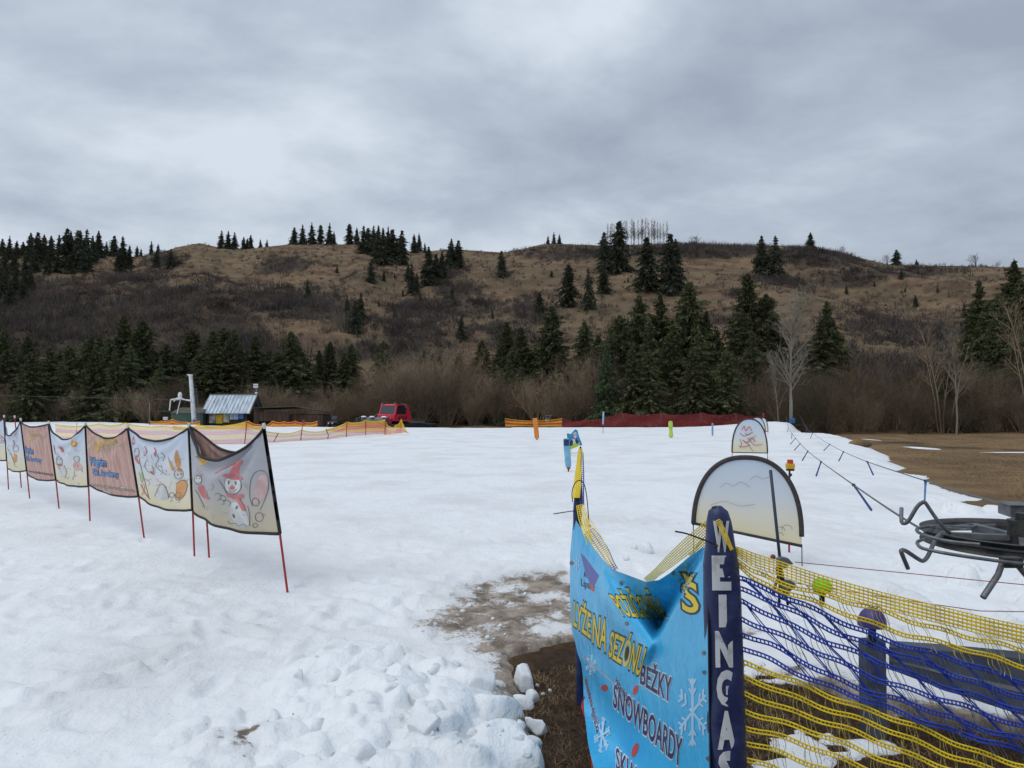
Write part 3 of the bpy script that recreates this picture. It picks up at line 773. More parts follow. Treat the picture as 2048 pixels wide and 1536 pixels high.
for (a, b, c, wr, l) in ((1952,504,531,1.15,"round leafless tree on the far right skyline"),(1395,470,492,1.6,"wide leafless tree on the skyline right of the poplars"),(1688,490,512,.9,"small leafless tree on the right skyline above dark bushes"),(1775,506,528,1.0,"leafless tree on the skyline left of the small right spruce"),(1996,518,533,.8,"tiny leafless tree on the skyline at the far right")):
    p = hill_hit(a, c); h = (c - b) * p.y / FPX
    plant(rng.choice(RND), (p.x, p.y, p.z - .2), (h * wr, h * wr, h), l, "tree", "bare_tree")

# ---- scrub of the slope: uncountable, one object
def scrub_mesh():
    r = np.random.RandomState(5); N = 52000
    y = r.uniform(82, 300, N) ; t = r.uniform(-1.0, 1.0, N); x = y * t
    z = hill_z(x, y); w = scrub_w(x, y, z)
    ok = (y > foot_y(t) + 2) & (r.rand(N) < np.clip((w - .2) * .9, .11, 1)); x, y, z, w = x[ok], y[ok], z[ok], w[ok]
    crest = (y > 288)
    n = len(x); K = 20
    h = r.uniform(.7, 2.7, n) * (.6 + .6 * np.clip(w, 0, 1)); h[crest] *= .8
    wd = h * r.uniform(.5, .95, n)
    a = r.uniform(0, 6.283, (n, K)); q = np.sqrt(r.rand(n, K)); el = r.uniform(.15, 1.0, (n, K))
    bx = x[:, None] + np.cos(a) * q * wd[:, None] * .55; by = y[:, None] + np.sin(a) * q * wd[:, None] * .55
    bz = z[:, None] - .1 + h[:, None] * r.uniform(0, .45, (n, K))
    tx = bx + np.cos(a) * wd[:, None] * .45 * r.rand(n, K) + r.normal(0, .18, (n, K)); ty = by + np.sin(a) * wd[:, None] * .45 * r.rand(n, K) + r.normal(0, .18, (n, K))
    tz = bz + h[:, None] * (.35 + .4 * el) * (1 - .45 * q)
    wv = r.uniform(.025, .07, (n, K)); an = r.uniform(0, 6.283, (n, K))
    ox, oy = np.cos(an) * wv, np.sin(an) * wv * .6
    V = np.stack([np.stack([bx - ox, by - oy, bz], -1), np.stack([bx + ox, by + oy, bz], -1), np.stack([tx + ox * .4, ty + oy * .4, tz], -1), np.stack([tx - ox * .4, ty - oy * .4, tz + .05], -1)], 2).reshape(-1, 3)
    return V, np.arange(len(V)).reshape(-1, 4)
def dome_mesh():
    r = np.random.RandomState(8); N = 11000
    y = r.uniform(84, 298, N); t = r.uniform(-1.0, 1.0, N); x = y * t
    z = hill_z(x, y); w = scrub_w(x, y, z)
    ok = (y > foot_y(t) + 2) & (r.rand(N) < np.clip((w - .33) * 1.1, .03, .8)); x, y, z = x[ok], y[ok], z[ok]
    n = len(x); K = 95
    rad = r.uniform(.9, 2.6, n); h = rad * r.uniform(.8, 1.25, n); h = np.where(y > 285, h * .7, h)
    a = r.uniform(0, 6.283, (n, K)); el = np.arcsin(r.rand(n, K)); s = r.uniform(.25, .8, (n, K)); e = s + r.uniform(.2, .45, (n, K))
    def at(k, da): return np.stack([x[:, None] + np.cos(a + da) * np.cos(el) * k * rad[:, None], y[:, None] + np.sin(a + da) * np.cos(el) * k * rad[:, None], z[:, None] - .15 + np.sin(el) * k * h[:, None]], -1)
    p0, p1 = at(s, 0), at(np.minimum(e, 1.15), r.normal(0, .12, (n, K)))
    wv = r.uniform(.02, .055, (n, K))[..., None]; sd = np.stack([-np.sin(a), np.cos(a), r.normal(0, .3, (n, K))], -1) * wv
    V = np.stack([p0 - sd, p0 + sd, p1 + sd * .5, p1 - sd * .5], 2).reshape(-1, 3)
    return V, np.arange(len(V)).reshape(-1, 4)
V, F = scrub_mesh(); V2, F2 = dome_mesh(); F = np.concatenate([F, F2 + len(V)]); V = np.concatenate([V, V2])
m_scr = mat("scrub_twigs", (0.125, 0.105, 0.092), .9, (0.066, 0.056, 0.052), scale=.06, spec=.05)
o = np_mesh("hill_scrub", V, F, m_scr, smooth=False)
tag(o, "dark leafless scrub scattered over the tan grassy slope", "scrub", kind="stuff")

# ---- dry grass of the field and of the bare ground
def grass(name, label, n, xs, ok, h, mt, seed):
    r = np.random.RandomState(seed)
    x, y = xs(r, n); s = ok(x, y); x, y = x[s], y[s]; n = len(x); z = ground_z(x, y) + .018 * fbm(x * 3, y * 3, 4, 91) * sst(14, 5, np.hypot(x, y)) - .004
    hh = r.uniform(.4, 1, n) * h; a = r.uniform(0, 6.283, n); ln = hh * r.uniform(.5, 2.2, n); wd = np.maximum(.0018, hh * .035) * (1 + np.hypot(x, y) * .05)
    dx, dy = np.cos(a), np.sin(a)
    p0 = np.stack([x - dy * wd, y + dx * wd, z], -1); p1 = np.stack([x + dy * wd, y - dx * wd, z], -1)
    p2 = np.stack([x + dx * ln + dy * wd * .3, y + dy * ln, z + hh * .8], -1); p3 = np.stack([x + dx * ln - dy * wd * .3, y + dy * ln, z + hh * .8], -1)
    V = np.stack([p0, p1, p2, p3], 1).reshape(-1, 3)
    return tag(np_mesh(name, V, np.arange(len(V)).reshape(-1, 4), mt, smooth=False), label, "grass", kind="stuff")
m_dg = mat("dry_grass", (0.30, 0.215, 0.115), .9, (0.17, 0.11, 0.06), scale=1.2, spec=.1)
m_dg2 = mat("matted_grass", (0.27, 0.19, 0.105), .9, (0.07, 0.045, 0.028), scale=6, spec=.1)
def field_xy(r, n):
    y = 9 * (60 / 9.0) ** r.rand(n); return y * r.uniform(.3, 1.15, n), y
grass("field_grass", "short tan dry grass over the field at right", 90000, field_xy, lambda x, y: (sdist(SNOW, x, y) < -.3) & (ldist(SOILTRACK, x, y) > .7), .07, m_dg, 3)
def hole_xy(r, n): return r.uniform(0, 3.6, n), r.uniform(1.6, 4.6, n)
grass("matted_grass", "flattened brown grass on the bare ground under the net", 42000, hole_xy, lambda x, y: sdist(HOLE, x, y) > -.02, .035, m_dg2, 4)

# ================================================================== OBJECTS
m_red = mat("red_pole_plastic", (0.42, 0.028, 0.035), .45, (0.30, 0.02, 0.03), scale=9)
m_blk = mat("black_webbing", (0.018, 0.017, 0.018), .8, (0.03, 0.028, 0.027), scale=30)
m_blkp = mat("black_plastic", (0.015, 0.015, 0.016), .45)
m_grey = mat("grey_plastic", (0.16, 0.17, 0.18), .5, (0.12, 0.125, 0.13), scale=20)
m_steel = mat("galvanised_steel", (0.185, 0.195, 0.205), .45, (0.115, 0.12, 0.125), scale=14, metal=.55, bump=.15, bscale=80)
m_steeld = mat("dark_worn_steel", (0.075, 0.072, 0.068), .5, (0.032, 0.030, 0.029), scale=11, metal=.5, bump=.25, bscale=60)
m_iron = mat("black_rubber", (0.020, 0.019, 0.019), .7, (0.04, 0.036, 0.033), scale=18, bump=.3, bscale=70)
m_white = mat("white_paint", (0.72, 0.74, 0.76), .5, (0.6, 0.62, 0.63), scale=3)
m_whitep = mat("white_tip", (0.62, 0.62, 0.62), .5)

# ---- surfaces one can print on: photo position -> point of the surface
class Panel:
    """fabric hung between two poles: corners, sag of the upper and lower edge (m), billow"""
    def __init__(s, TL, TR, BR, BL, sag=.1, sagb=.04, bil=.05, skew=0.0, rip=.012, seed=0, back=0.0):
        s.c = [Vector(q) for q in (TL, TR, BR, BL)]; s.sag, s.sagb, s.bil, s.skew, s.rip, s.seed, s.back = sag, sagb, bil, skew, rip, seed, back
        n = (s.c[1] - s.c[0]).cross(s.c[3] - s.c[0]); n.normalize()
        if n.dot(Vector((0, 0, EYE)) - s.c[0]) < 0: n = -n
        s.n = n
    def S(s, u, v, off=0.0):
        TL, TR, BR, BL = s.c
        p = TL.lerp(TR, u).lerp(BL.lerp(BR, u), v)
        w = u + s.skew * math.sin(math.pi * u)
        ar = 4 * w * (1 - w)
        p = p + Vector((0, 0, -s.sag * ar * max(0.0, 1 - v) ** 1.4 - s.sagb * ar * v ** 2))
        b = s.bil * math.sin(math.pi * u) * (.35 + .65 * math.sin(math.pi * min(1, v * .9 + .05)))
        # folds that hang from the two upper corners
        for cu, k in ((0, 1), (1, -1)):
            du = (u - cu) * k; ang = math.atan2(v + .02, du + .02)
            rr = math.hypot(du, v)
            b += s.rip * math.sin(ang * 11 + s.seed) * math.exp(-((rr - .3) / .3) ** 2) * min(1, du * 6) * (1 - v)
        b += s.rip * .5 * math.sin(u * 19 + v * 6 + s.seed) * min(1, u * 6) * min(1, (1 - u) * 6)
        return p + s.n * (b + off - s.back * math.sin(math.pi * u) ** .5 if 0 < u < 1 else off)
    def uv(s, px, py):
        if not hasattr(s, 'lut'):
            s.lut = [(proj(s.S(i / 24, j / 24)), i / 24, j / 24) for i in range(25) for j in range(25)]
        _, u, v = min(((q[0] - px) ** 2 + (q[1] - py) ** 2, u, v) for q, u, v in s.lut)
        for _ in range(4):
            a = proj(s.S(u, v)); du = proj(s.S(u + .01, v)); dv = proj(s.S(u, v + .01))
            j = ((du[0] - a[0]) / .01, (dv[0] - a[0]) / .01, (du[1] - a[1]) / .01, (dv[1] - a[1]) / .01)
            det = j[0] * j[3] - j[1] * j[2]
            if abs(det) < 1e-9: break
            ex, ey = px - a[0], py - a[1]
            u += max(-.05, min(.05, (ex * j[3] - ey * j[1]) / det)); v += max(-.05, min(.05, (j[0] * ey - j[2] * ex) / det))
            u = min(1.0, max(.0, u)); v = min(1.0, max(.0, v))
        return u, v
    def at(s, px, py, off=.003):
        u, v = s.uv(px, py); u = min(.992, max(.008, u)); v = min(.992, max(.008, v))
        return s.S(u, v, off)
    def mesh(s, nu=34, nv=26):
        m = M(); m.v = [tuple(s.S(i / (nu - 1), j / (nv - 1))) for j in range(nv) for i in range(nu)]
        m.uv = [(i / (nu - 1), 1 - j / (nv - 1)) for j in range(nv) for i in range(nu)]
        m.f = [tuple(q) for q in grid_faces(nv, nu).tolist()]
        return m
    def trim(s, m, w=.022, n=26, sides="tblr"):
        for a in sides:
            if a == 't': pts = [s.S(i / n, 0.0) for i in range(n + 1)]
            if a == 'b': pts = [s.S(i / n, 1.0) for i in range(n + 1)]
            if a == 'l': pts = [s.S(0, i / n) for i in range(n + 1)]
            if a == 'r': pts = [s.S(1, i / n) for i in range(n + 1)]
            m.tube(pts, w / 2 if a in 'tb' else .0165, 6)
class Flat:
    """plane through a point with a normal"""
    def __init__(s, p, n): s.p = Vector(p); s.n = Vector(n).normalized()
    def at(s, px, py, off=.003):
        d = P(px, py, 1.0) - Vector((0, 0, EYE))
        t = (s.p - Vector((0, 0, EYE))).dot(s.n) / d.dot(s.n)
        sg = 1 if s.n.dot(d) < 0 else -1
        return Vector((0, 0, EYE)) + d * t + s.n * sg * off
def fill(m, surf, poly, off=.003, step=None):
    """filled outline (photo coordinates) laid on a surface"""
    bm = bmesh.new(); vs = [bm.verts.new((x, y, 0)) for x, y in poly]
    tri = geometry.tessellate_polygon([[Vector((x, y, 0)) for x, y in poly]])
    for t in tri:
        try: bm.faces.new([vs[i] for i in t])
        except ValueError: pass
    _bend(bm, m, surf, off, step)
def _bend(bm, m, surf, off, step, mapf=None):
    if mapf:
        for v in bm.verts: q = mapf(v.co.x, v.co.y); v.co = (q[0], q[1], 0)
    if step:
        for _ in range(5):
            es = [e for e in bm.edges if e.calc_length() > step]
            if not es: break
            bmesh.ops.subdivide_edges(bm, edges=es, cuts=1)
            bmesh.ops.triangulate(bm, faces=[f for f in bm.faces if len(f.verts) > 3])
    bm.verts.index_update()
    m.add([surf.at(v.co.x, v.co.y, off) for v in bm.verts], [[v.index for v in f.verts] for f in bm.faces]); bm.free()
def stroke(m, surf, pts, w, off=.0035, closed=False):
    if closed: pts = list(pts) + [pts[0]]
    vs = []
    for i, p in enumerate(pts):
        a = pts[max(i - 1, 0)]; b = pts[min(i + 1, len(pts) - 1)]
        if closed and i in (0, len(pts) - 1): a, b = pts[-2], pts[1]
        dx, dy = b[0] - a[0], b[1] - a[1]; L = math.hypot(dx, dy) or 1
        nx, ny = -dy / L * w / 2, dx / L * w / 2
        vs += [surf.at(p[0] + nx, p[1] + ny, off), surf.at(p[0] - nx, p[1] - ny, off)]
    m.add(vs, [(2 * i, 2 * i + 1, 2 * i + 3, 2 * i + 2) for i in range(len(pts) - 1)])
def oval(cx, cy, rx, ry, rot=0, n=18, a0=0, a1=360):
    o = []
    c, s_ = math.cos(R(rot)), math.sin(R(rot))
    for i in range(n + (0 if a1 - a0 == 360 else 1)):
        a = R(a0 + (a1 - a0) * i / n); x, y = rx * math.cos(a), ry * math.sin(a)
        o.append((cx + x * c - y * s_, cy + x * s_ + y * c))
    return o
def smooth(pts, n=5, closed=False):
    out = []; k = len(pts)
    for i in range(k if closed else k - 1):
        p0, p1, p2, p3 = [pts[j % k] if closed else pts[min(max(j, 0), k - 1)] for j in (i - 1, i, i + 1, i + 2)]
        for q in range(n):
            t = q / n
            out.append(tuple(.5 * (2 * p1[d] + (p2[d] - p0[d]) * t + (2 * p0[d] - 5 * p1[d] + 4 * p2[d] - p3[d]) * t * t + (3 * p1[d] - p0[d] - 3 * p2[d] + p3[d]) * t ** 3) for d in range(len(p1))))
    if not closed: out.append(tuple(pts[-1]))
    return out
def text_bm(s, bold=0.0, shear=0.0):
    cu = bpy.data.curves.new("lettering", 'FONT'); cu.body = s; cu.offset = bold; cu.resolution_u = 3; cu.shear = shear
    cu.fill_mode = 'FRONT'
    ob = bpy.data.objects.new("lettering", cu); COL.objects.link(ob)
    dg = bpy.context.evaluated_depsgraph_get(); dg.update()
    me = bpy.data.meshes.new_from_object(ob.evaluated_get(dg))
    bm = bmesh.new(); bm.from_mesh(me)
    bpy.data.objects.remove(ob); bpy.data.curves.remove(cu); bpy.data.meshes.remove(me)
    bmesh.ops.triangulate(bm, faces=bm.faces[:])
    return bm
def text_box(s):
    bm = text_bm(s); xs = [v.co.x for v in bm.verts]; ys = [v.co.y for v in bm.verts]; bm.free()
    return min(xs), max(xs), min(ys), max(ys)
def text(m, surf, s, quad, bold=0.0, off=.004, step=None, box=None):
    """lettering fitted to a photo quad TL, TR, BR, BL"""
    x0, x1, y0, y1 = box or text_box(s)
    TL, TR, BR, BL = quad
    def mp(x, y):
        u = (x - x0) / (x1 - x0); v = 1 - (y - y0) / (y1 - y0)
        return (lerp(lerp(TL[0], TR[0], u), lerp(BL[0], BR[0], u), v), lerp(lerp(TL[1], TR[1], u), lerp(BL[1], BR[1], u), v))
    _bend(text_bm(s, bold), m, surf, off, step, mp)

# ------------------------------------------------------------------ flag fence at left
m_sky, nt, b_ = new_mat("printed_sky_fabric")
uvn = nt.nodes.new("ShaderNodeUVMap"); uvn.uv_map = "UVMap"
spx = nt.nodes.new("ShaderNodeSeparateXYZ"); nt.links.new(uvn.outputs[0], spx.inputs[0])
vv = _math(nt, 'ADD', spx.outputs[1], _math(nt, 'MULTIPLY', _math(nt, 'SUBTRACT', _noise(nt, 2.2, 4, .6, uvn.outputs[0]), .5), .28))
rp = nt.nodes.new("ShaderNodeValToRGB"); el = rp.color_ramp.elements
el[0].position = .02; el[0].color = (0.74, 0.66, 0.44, 1); el[1].position = .95; el[1].color = (0.55, 0.63, 0.745, 1)
q = el.new(.30); q.color = (0.72, 0.695, 0.60, 1); q = el.new(.5); q.color = (0.64, 0.68, 0.715, 1)
nt.links.new(vv, rp.inputs[0]); nt.links.new(rp.outputs[0], b_.inputs['Base Color']); b_.inputs['Roughness'].default_value = .75
b_.inputs['Specular IOR Level'].default_value = .2
nt.links.new(_bump(nt, _noise(nt, 14, 4), .2, .02), b_.inputs['Normal'])
m_skyg = m_sky.copy(); m_skyg.name = "printed_dusk_fabric"
for n in m_skyg.node_tree.nodes:
    if n.type == 'VALTORGB':
        for e_, c in zip(n.color_ramp.elements, ((0.56, 0.49, 0.35), (0.51, 0.48, 0.43), (0.44, 0.44, 0.45), (0.37, 0.39, 0.44))): e_.color = (*c, 1)
m_wood, nt, b_ = new_mat("printed_woodgrain_fabric")
uvn = nt.nodes.new("ShaderNodeUVMap"); uvn.uv_map = "UVMap"
mp = nt.nodes.new("ShaderNodeMapping"); mp.inputs['Scale'].default_value = (3.2, .8, 1); nt.links.new(uvn.outputs[0], mp.inputs[0])
wv = nt.nodes.new("ShaderNodeTexWave"); wv.inputs['Scale'].default_value = 1.1; wv.inputs['Distortion'].default_value = 14; wv.inputs['Detail'].default_value = 4; wv.inputs['Detail Scale'].default_value = 1.2
nt.links.new(mp.outputs[0], wv.inputs['Vector'])
c = _mix(nt, wv.outputs['Fac'], (0.50, 0.305, 0.27), (0.60, 0.41, 0.355))
c = _mix(nt, _math(nt, 'MULTIPLY', _ramp(nt, _noise(nt, 3, 4, .6, uvn.outputs[0]), .45, .7), .3), c, (0.42, 0.22, 0.20))
nt.links.new(c, b_.inputs['Base Color']); b_.inputs['Roughness'].default_value = .75; b_.inputs['Specular IOR Level'].default_value = .2
ink = {k: mat("print_" + k, c, .75, spec=.15) for k, c in dict(red=(0.62, 0.22, 0.235), pink=(0.66, 0.47, 0.46), dark=(0.20, 0.19, 0.20), orange=(0.72, 0.38, 0.17), white=(0.66, 0.67, 0.67), yellow=(0.78, 0.56, 0.16),
    green=(0.42, 0.52, 0.28), gold=(0.64, 0.44, 0.16), blue=(0.22, 0.36, 0.62), navy=(0.045, 0.055, 0.14), cream=(0.70, 0.60, 0.42), grey=(0.42, 0.43, 0.45)).items()}

POLES = [((527,846),(579,1185),"at the free right end of the snowman banner",1),((378,846),(390,1112),"between the snowman banner and the blue sky banner",0),((405,930),(420,1115),"half hidden behind the snowman banner",0),
         ((255,849),(291,1075),"right of the nearer wood-grain banner",0),((171,845),(181,1042),"left of the nearer wood-grain banner",0),((97,842),(120,1017),"right of the farther wood-grain banner",0),
         ((41,836),(61,997),"left of the farther wood-grain banner",0),((29,831),(44,975),"thin one behind the small far sky banner",0),((8,830),(18,979),"nearest the left edge of the view",0),((-62,826),(-50,965),"just outside the left edge",0)]
pole_line = []
for (tx, ty), (bx, by), lab, k in POLES:
    b = Gsnow(bx, by); t = P(tx, ty, b.y); pole_line.append((t, b))
    if bx < 0: continue
    r0 = .0105
    o = thing("fence_pole", "thin red slalom pole " + lab, "pole", b, "red poles of the banner fence")
    m = M(); m.tube([b - Vector((0, 0, .12)), b.lerp(t, .5), b.lerp(t, .965)], r0, 8); m.build("shaft", m_red, o, True, edge=50)
    m = M(); a = b.lerp(t, .965); m.tube([a, a.lerp(t, .8), t], [.016, .018, .013], 8); m.build("cap", m_whitep, o, True, edge=50)
def onpole(i, px_top=None, py=None, dx=0.0):
    """point on pole i whose photo height is py"""
    t, b = pole_line[i]
    ya, yb = proj(t)[1], proj(b)[1]; f = (py - ya) / (yb - ya)
    return t.lerp(b, f) + Vector((dx, 0, 0))
PAN = []
def banner(name_lab, i, j, pyTL, pyTR, pyBR, pyBL, kind, **kw):
    # banner from pole i (left) to pole j (right)
    TL, TR = onpole(i, py=pyTL, dx=.004), onpole(j, py=pyTR, dx=-.004); BR, BL = onpole(j, py=pyBR, dx=-.004), onpole(i, py=pyBL, dx=.004)
    pn = Panel(TL, TR, BR, BL, **kw)
    o = thing("fence_banner", name_lab, "banner", (BL + BR) / 2, "fabric banners of the left fence")
    f = pn.mesh().build("fabric", {"sky": m_sky, "wood": m_wood, "dusk": m_skyg}[kind], o, True)
    m = M(); pn.trim(m, .030 if kind == "dusk" else .026); m.build("edging", m_blk, o, True)
    PAN.append((pn, o)); return pn, o
# 0 front snowman banner, and the wood-grain one that hangs behind it
p0, o0 = banner("grey banner printed with a snowman in a red hat, nearest in the fence", 1, 0, 856, 858, 1068, 1024, "dusk", sag=.30, sagb=.05, bil=.16, skew=-.02, rip=.03, seed=1)
p0b, o0b = banner("wood-grain banner hanging behind the snowman banner", 1, 0, 853, 855, 1040, 1000, "wood", sag=.26, sagb=.02, bil=-.05, rip=.01, seed=2, back=.10)
p1, o1 = banner("blue sky banner with an orange-eared doodle, left of the snowman banner", 3, 1, 856, 856, 1020, 993, "sky", sag=.15, sagb=.06, bil=.06, rip=.018, seed=3)
p2, o2 = banner("nearer pink wood-grain banner with blue and gold lettering", 4, 3, 851, 856, 993, 970, "wood", sag=.15, sagb=.05, bil=.05, skew=-.05, rip=.014, seed=4)
p3, o3 = banner("sky banner with a small sun between the two wood-grain banners", 5, 4, 848, 851, 973, 960, "sky", sag=.22, sagb=.03, bil=.08, rip=.02, seed=5)
p4, o4 = banner("farther pink wood-grain banner, left of the small sun banner", 6, 5, 843, 848, 960, 948, "wood", sag=.07, sagb=.05, bil=.05, skew=.05, rip=.014, seed=6)
p5, o5 = banner("narrow sky banner left of the farther wood-grain banner", 8, 6, 836, 842, 941, 936, "sky", sag=.30, sagb=.04, bil=.06, skew=.0, rip=.02, seed=7)
p6, o6 = banner("sky banner cut by the left edge of the view", 9, 8, 833, 836, 921, 912, "sky", sag=.2, sagb=.03, bil=.06, rip=.02, seed=8)

class Art:
    """collects the prints of one banner, one mesh per ink"""
    def __init__(s, surf, root, step=6): s.s, s.o, s.m, s.step = surf, root, {}, step
    def g(s, k): return s.m.setdefault(k, M())
    def fill(s, k, poly, off=.003): fill(s.g(k), s.s, poly, off, s.step); return s
    def line(s, pts, w=1.1, k="dark", closed=False, off=.0045): stroke(s.g(k), s.s, pts, w, off, closed); return s
    def text(s, k, t, quad, bold=0.0, off=.005, box=None): text(s.g(k), s.s, t, quad, bold, off, s.step, box); return s
    def done(s, name="print", mats=None):
        for k, m in s.m.items():
            if m.v: m.build(name, (mats or ink)[k], s.o)
# snowman banner (generic snowman, a thumb-like shape, mounds)
a = Art(p0, o0)
a.fill("white", oval(466,968,17,19), .0025).fill("red", smooth([(451,951),(459,947),(470,925),(482,919),(486,924),(480,933),(477,951)], 4, True)).fill("red", oval(466,954,21,5,8), .004)
a.line(oval(466,970,17,19), 1.1, closed=True); a.fill("dark", oval(458,965,2.2,4.5)).fill("dark", oval(472,966,2.2,4.5)).fill("red", smooth([(459,977),(465,970),(471,975),(467,979)], 3, True), .005)
a.line(smooth([(458,980),(466,984),(475,978)], 4), 1.0)
a.fill("red", smooth([(456,984),(470,990),(486,988),(487,995),(470,998),(457,992)], 3, True), .005).fill("red", smooth([(472,992),(478,994),(492,1018),(486,1021),(478,1008)], 3, True), .006)
a.line([(470,926),(452,935),(431,946)], 2.0, "red"); a.line([(431,947),(440,962),(458,995)], 1.1); a.line([(431,947),(436,960)], 3.2, "red")
a.fill("pink", oval(523,976,13,27,8), .0025); a.line(smooth([(505,1012),(500,990),(502,962),(510,946),(524,941),(536,950),(538,972),(532,995),(521,1020)], 5), 1.1)
a.line(oval(512,1004,7,8,-20), 1.2, closed=True); a.fill("pink", oval(512,1003,5,5)); a.line(oval(519,1034,8,9), 1.1, closed=True); a.line(oval(511,1051,5,4), 1.1, closed=True)
a.fill("white", smooth([(462,1010),(476,1004),(492,1022),(498,1050),(480,1054),(466,1040)], 4, True), .0025); a.line(smooth([(496,1012),(500,1030),(500,1052)], 4), 1.1)
a.fill("dark", oval(474,1015,2.3,4,30)).fill("dark", oval(468,1032,2.3,4.5,-20))
for cx, cy in ((437,992),(446,996),(442,1004),(455,1006)): a.line(oval(cx, cy, 7, 5, 20, 12, 180, 420), .9)
a.line(smooth([(456,1042),(462,1048),(470,1046),(478,1052),(488,1048),(494,1054)], 4), .9)
a.fill("yellow", smooth([(391,905),(402,900),(410,912),(418,920),(405,930),(394,926)], 4, True), .0025); a.fill("orange", smooth([(398,912),(406,916),(412,922),(404,927)], 3, True))
a.fill("white", oval(397,960,7,9), .0025); a.line(oval(397,960,7,9), .9, closed=True); a.fill("dark", oval(394,957,1,1.7)).fill("dark", oval(400,957,1,1.7)); a.line(smooth([(393,964),(397,967),(402,963)], 4), .9)
a.fill("red", smooth([(396,975),(407,971),(414,988),(420,998),(411,997),(402,990)], 4, True)); a.line([(391,980),(397,988),(404,1004),(410,1014)], .9); a.line([(390,948),(397,952),(405,949)], 2.4, "red")
a.done()
# sky banner left of it: loose doodles
a = Art(p1, o1)
a.fill("orange", smooth([(352,930),(349,912),(353,900),(358,912),(362,926),(358,938)], 4, True)).fill("orange", smooth([(336,912),(342,924),(350,938),(345,941),(340,930)], 4, True))
a.fill("white", oval(358,948,9,10,10), .0025); a.line(oval(358,948,9,10,10), .9, closed=True); a.fill("orange", oval(360,940,5,4)); a.fill("dark", oval(356,949,1.4,2.2)).fill("dark", oval(363,948,1.4,2.2))
a.fill("orange", smooth([(354,968),(364,960),(374,966),(372,982),(366,994),(356,998),(352,986)], 4, True)); a.line(smooth([(352,968),(364,960),(375,967),(372,984),(364,996),(354,1000),(350,988)], 4), 1.0); a.line(oval(357,990,5,6), 1.0, closed=True)
a.line(smooth([(312,905),(318,918),(312,930),(322,942),(334,950)], 5), 1.0); a.line(smooth([(290,892),(294,904),(288,912)], 5), 1.8, "red"); a.line(smooth([(309,895),(312,902),(309,908),(313,913)], 5), 2.4, "red")
a.line(smooth([(294,920),(290,932),(298,944),(308,942),(304,930)], 5), .9); a.line(smooth([(322,905),(330,912),(326,922)], 4), .9)
a.fill("white", oval(302,936,9,12), .0025).fill("red", smooth([(300,942),(306,944),(310,950),(304,948)], 3, True))
a.fill("white", oval(274,905,5,9), .0025); a.line(oval(274,905,5,9), .8, closed=True); a.fill("red", smooth([(269,915),(276,910),(280,920),(277,928)], 3, True)).fill("red", smooth([(264,888),(267,872),(270,888)], 3, True))
a.line(smooth([(280,925),(286,948),(292,970),(298,996)], 5), .9); a.fill("green", oval(284,955,4,10), .0025); a.line(smooth([(282,968),(290,985),(300,998)], 5), 2.0, "red"); a.line(smooth([(284,990),(290,976),(287,968)], 5), 1.6, "orange")
a.fill("white", smooth([(310,992),(318,974),(326,968),(334,980),(338,996),(322,1000)], 4, True), .0025); a.line(smooth([(310,992),(318,974),(326,968),(334,980),(338,996)], 5), 1.0)
a.line(oval(344,990,5,5), .9, closed=True); a.line([(368,960),(374,962),(378,958)], .9); a.done()
# nearer wood-grain banner
a = Art(p2, o2)
a.fill("gold", smooth([(188,890),(194,884),(201,880),(200,896),(196,904),(190,902)], 4, True)); a.text("gold", "DRUŽBA", ((203,877),(233,870),(234,886),(203,893)), .035)
a.text("cream", "NA KÚPEĽNOM OSTROVČEKU", ((203,894),(251,883),(252,890),(203,900)), .03); a.text("cream", "SLOVAKIA", ((206,901),(219,897),(220,901),(206,905)), .01)
a.fill("cream", smooth([(175,892),(182,886),(181,894),(176,899)], 3, True))
for k, bold, off in (("navy", .075, .004), ("blue", .03, .0055)):
    a.text(k, "Pilgrim", ((180,915),(212,918),(214,938),(183,934)), bold, off, box=text_box("Pilgrim")); a.text(k, "Ski Academy", ((186,938),(237,944),(238,958),(188,953)), bold, off)
a.text("dark", "www.lyziarenjasna.sk", ((183,966),(269,979),(270,986),(183,973)), .05, .004); a.text("cream", "www.lyziarenjasna.sk", ((183,966),(269,979),(270,986),(183,973)), .0, .0055)
a.fill("white", [(205,980),(219,983),(224,992),(212,988)], .006); a.fill("white", [(243,974),(252,975),(251,977),(243,976)], .007); a.done()
a = Art(p3, o3)
a.fill("yellow", [p for i in range(12) for p in ((148 + (9.5 if i % 2 == 0 else 6) * math.cos(i * math.pi / 6), 887 + (9.5 if i % 2 == 0 else 6) * math.sin(i * math.pi / 6)),)]); a.line(oval(148,888,4.5,4.5,0,14,-60,250), 2.0, "red")
a.fill("red", smooth([(107,889),(110,896),(114,904),(117,912),(113,913),(109,902)], 3, True)).fill("red", smooth([(116,893),(124,894),(129,902),(125,905),(121,899)], 3, True))
a.fill("white", oval(119,922,6,9,-15), .0025); a.line(oval(119,922,6,9,-15), .8, closed=True); a.fill("dark", oval(116,918,.9,1.8)).fill("dark", oval(121,918,.9,1.8)).fill("red", oval(121,930,4,3))
a.fill("white", oval(124,944,7,11), .0025); a.line(smooth([(128,930),(134,944),(130,955)], 4), .8)
a.fill("white", oval(154,918,6,6), .0025); a.line(oval(154,918,6,6), .7, closed=True); a.fill("pink", smooth([(146,930),(154,922),(163,930),(165,938),(152,941)], 4, True)).fill("red", oval(154,931,4,5)); a.line([(150,940),(149,950),(151,955)], .9, "grey"); a.line([(163,938),(166,944)], .9); a.done()
a = Art(p4, o4)
a.fill("gold", smooth([(57,879),(63,871),(66,869),(65,880)], 3, True)); a.text("cream", "OSTROVČEK", ((68,873),(92,872),(92,876),(68,877)), .02); a.text("gold", "DRUŽBA", ((68,868),(83,867),(83,872),(68,873)), .02)
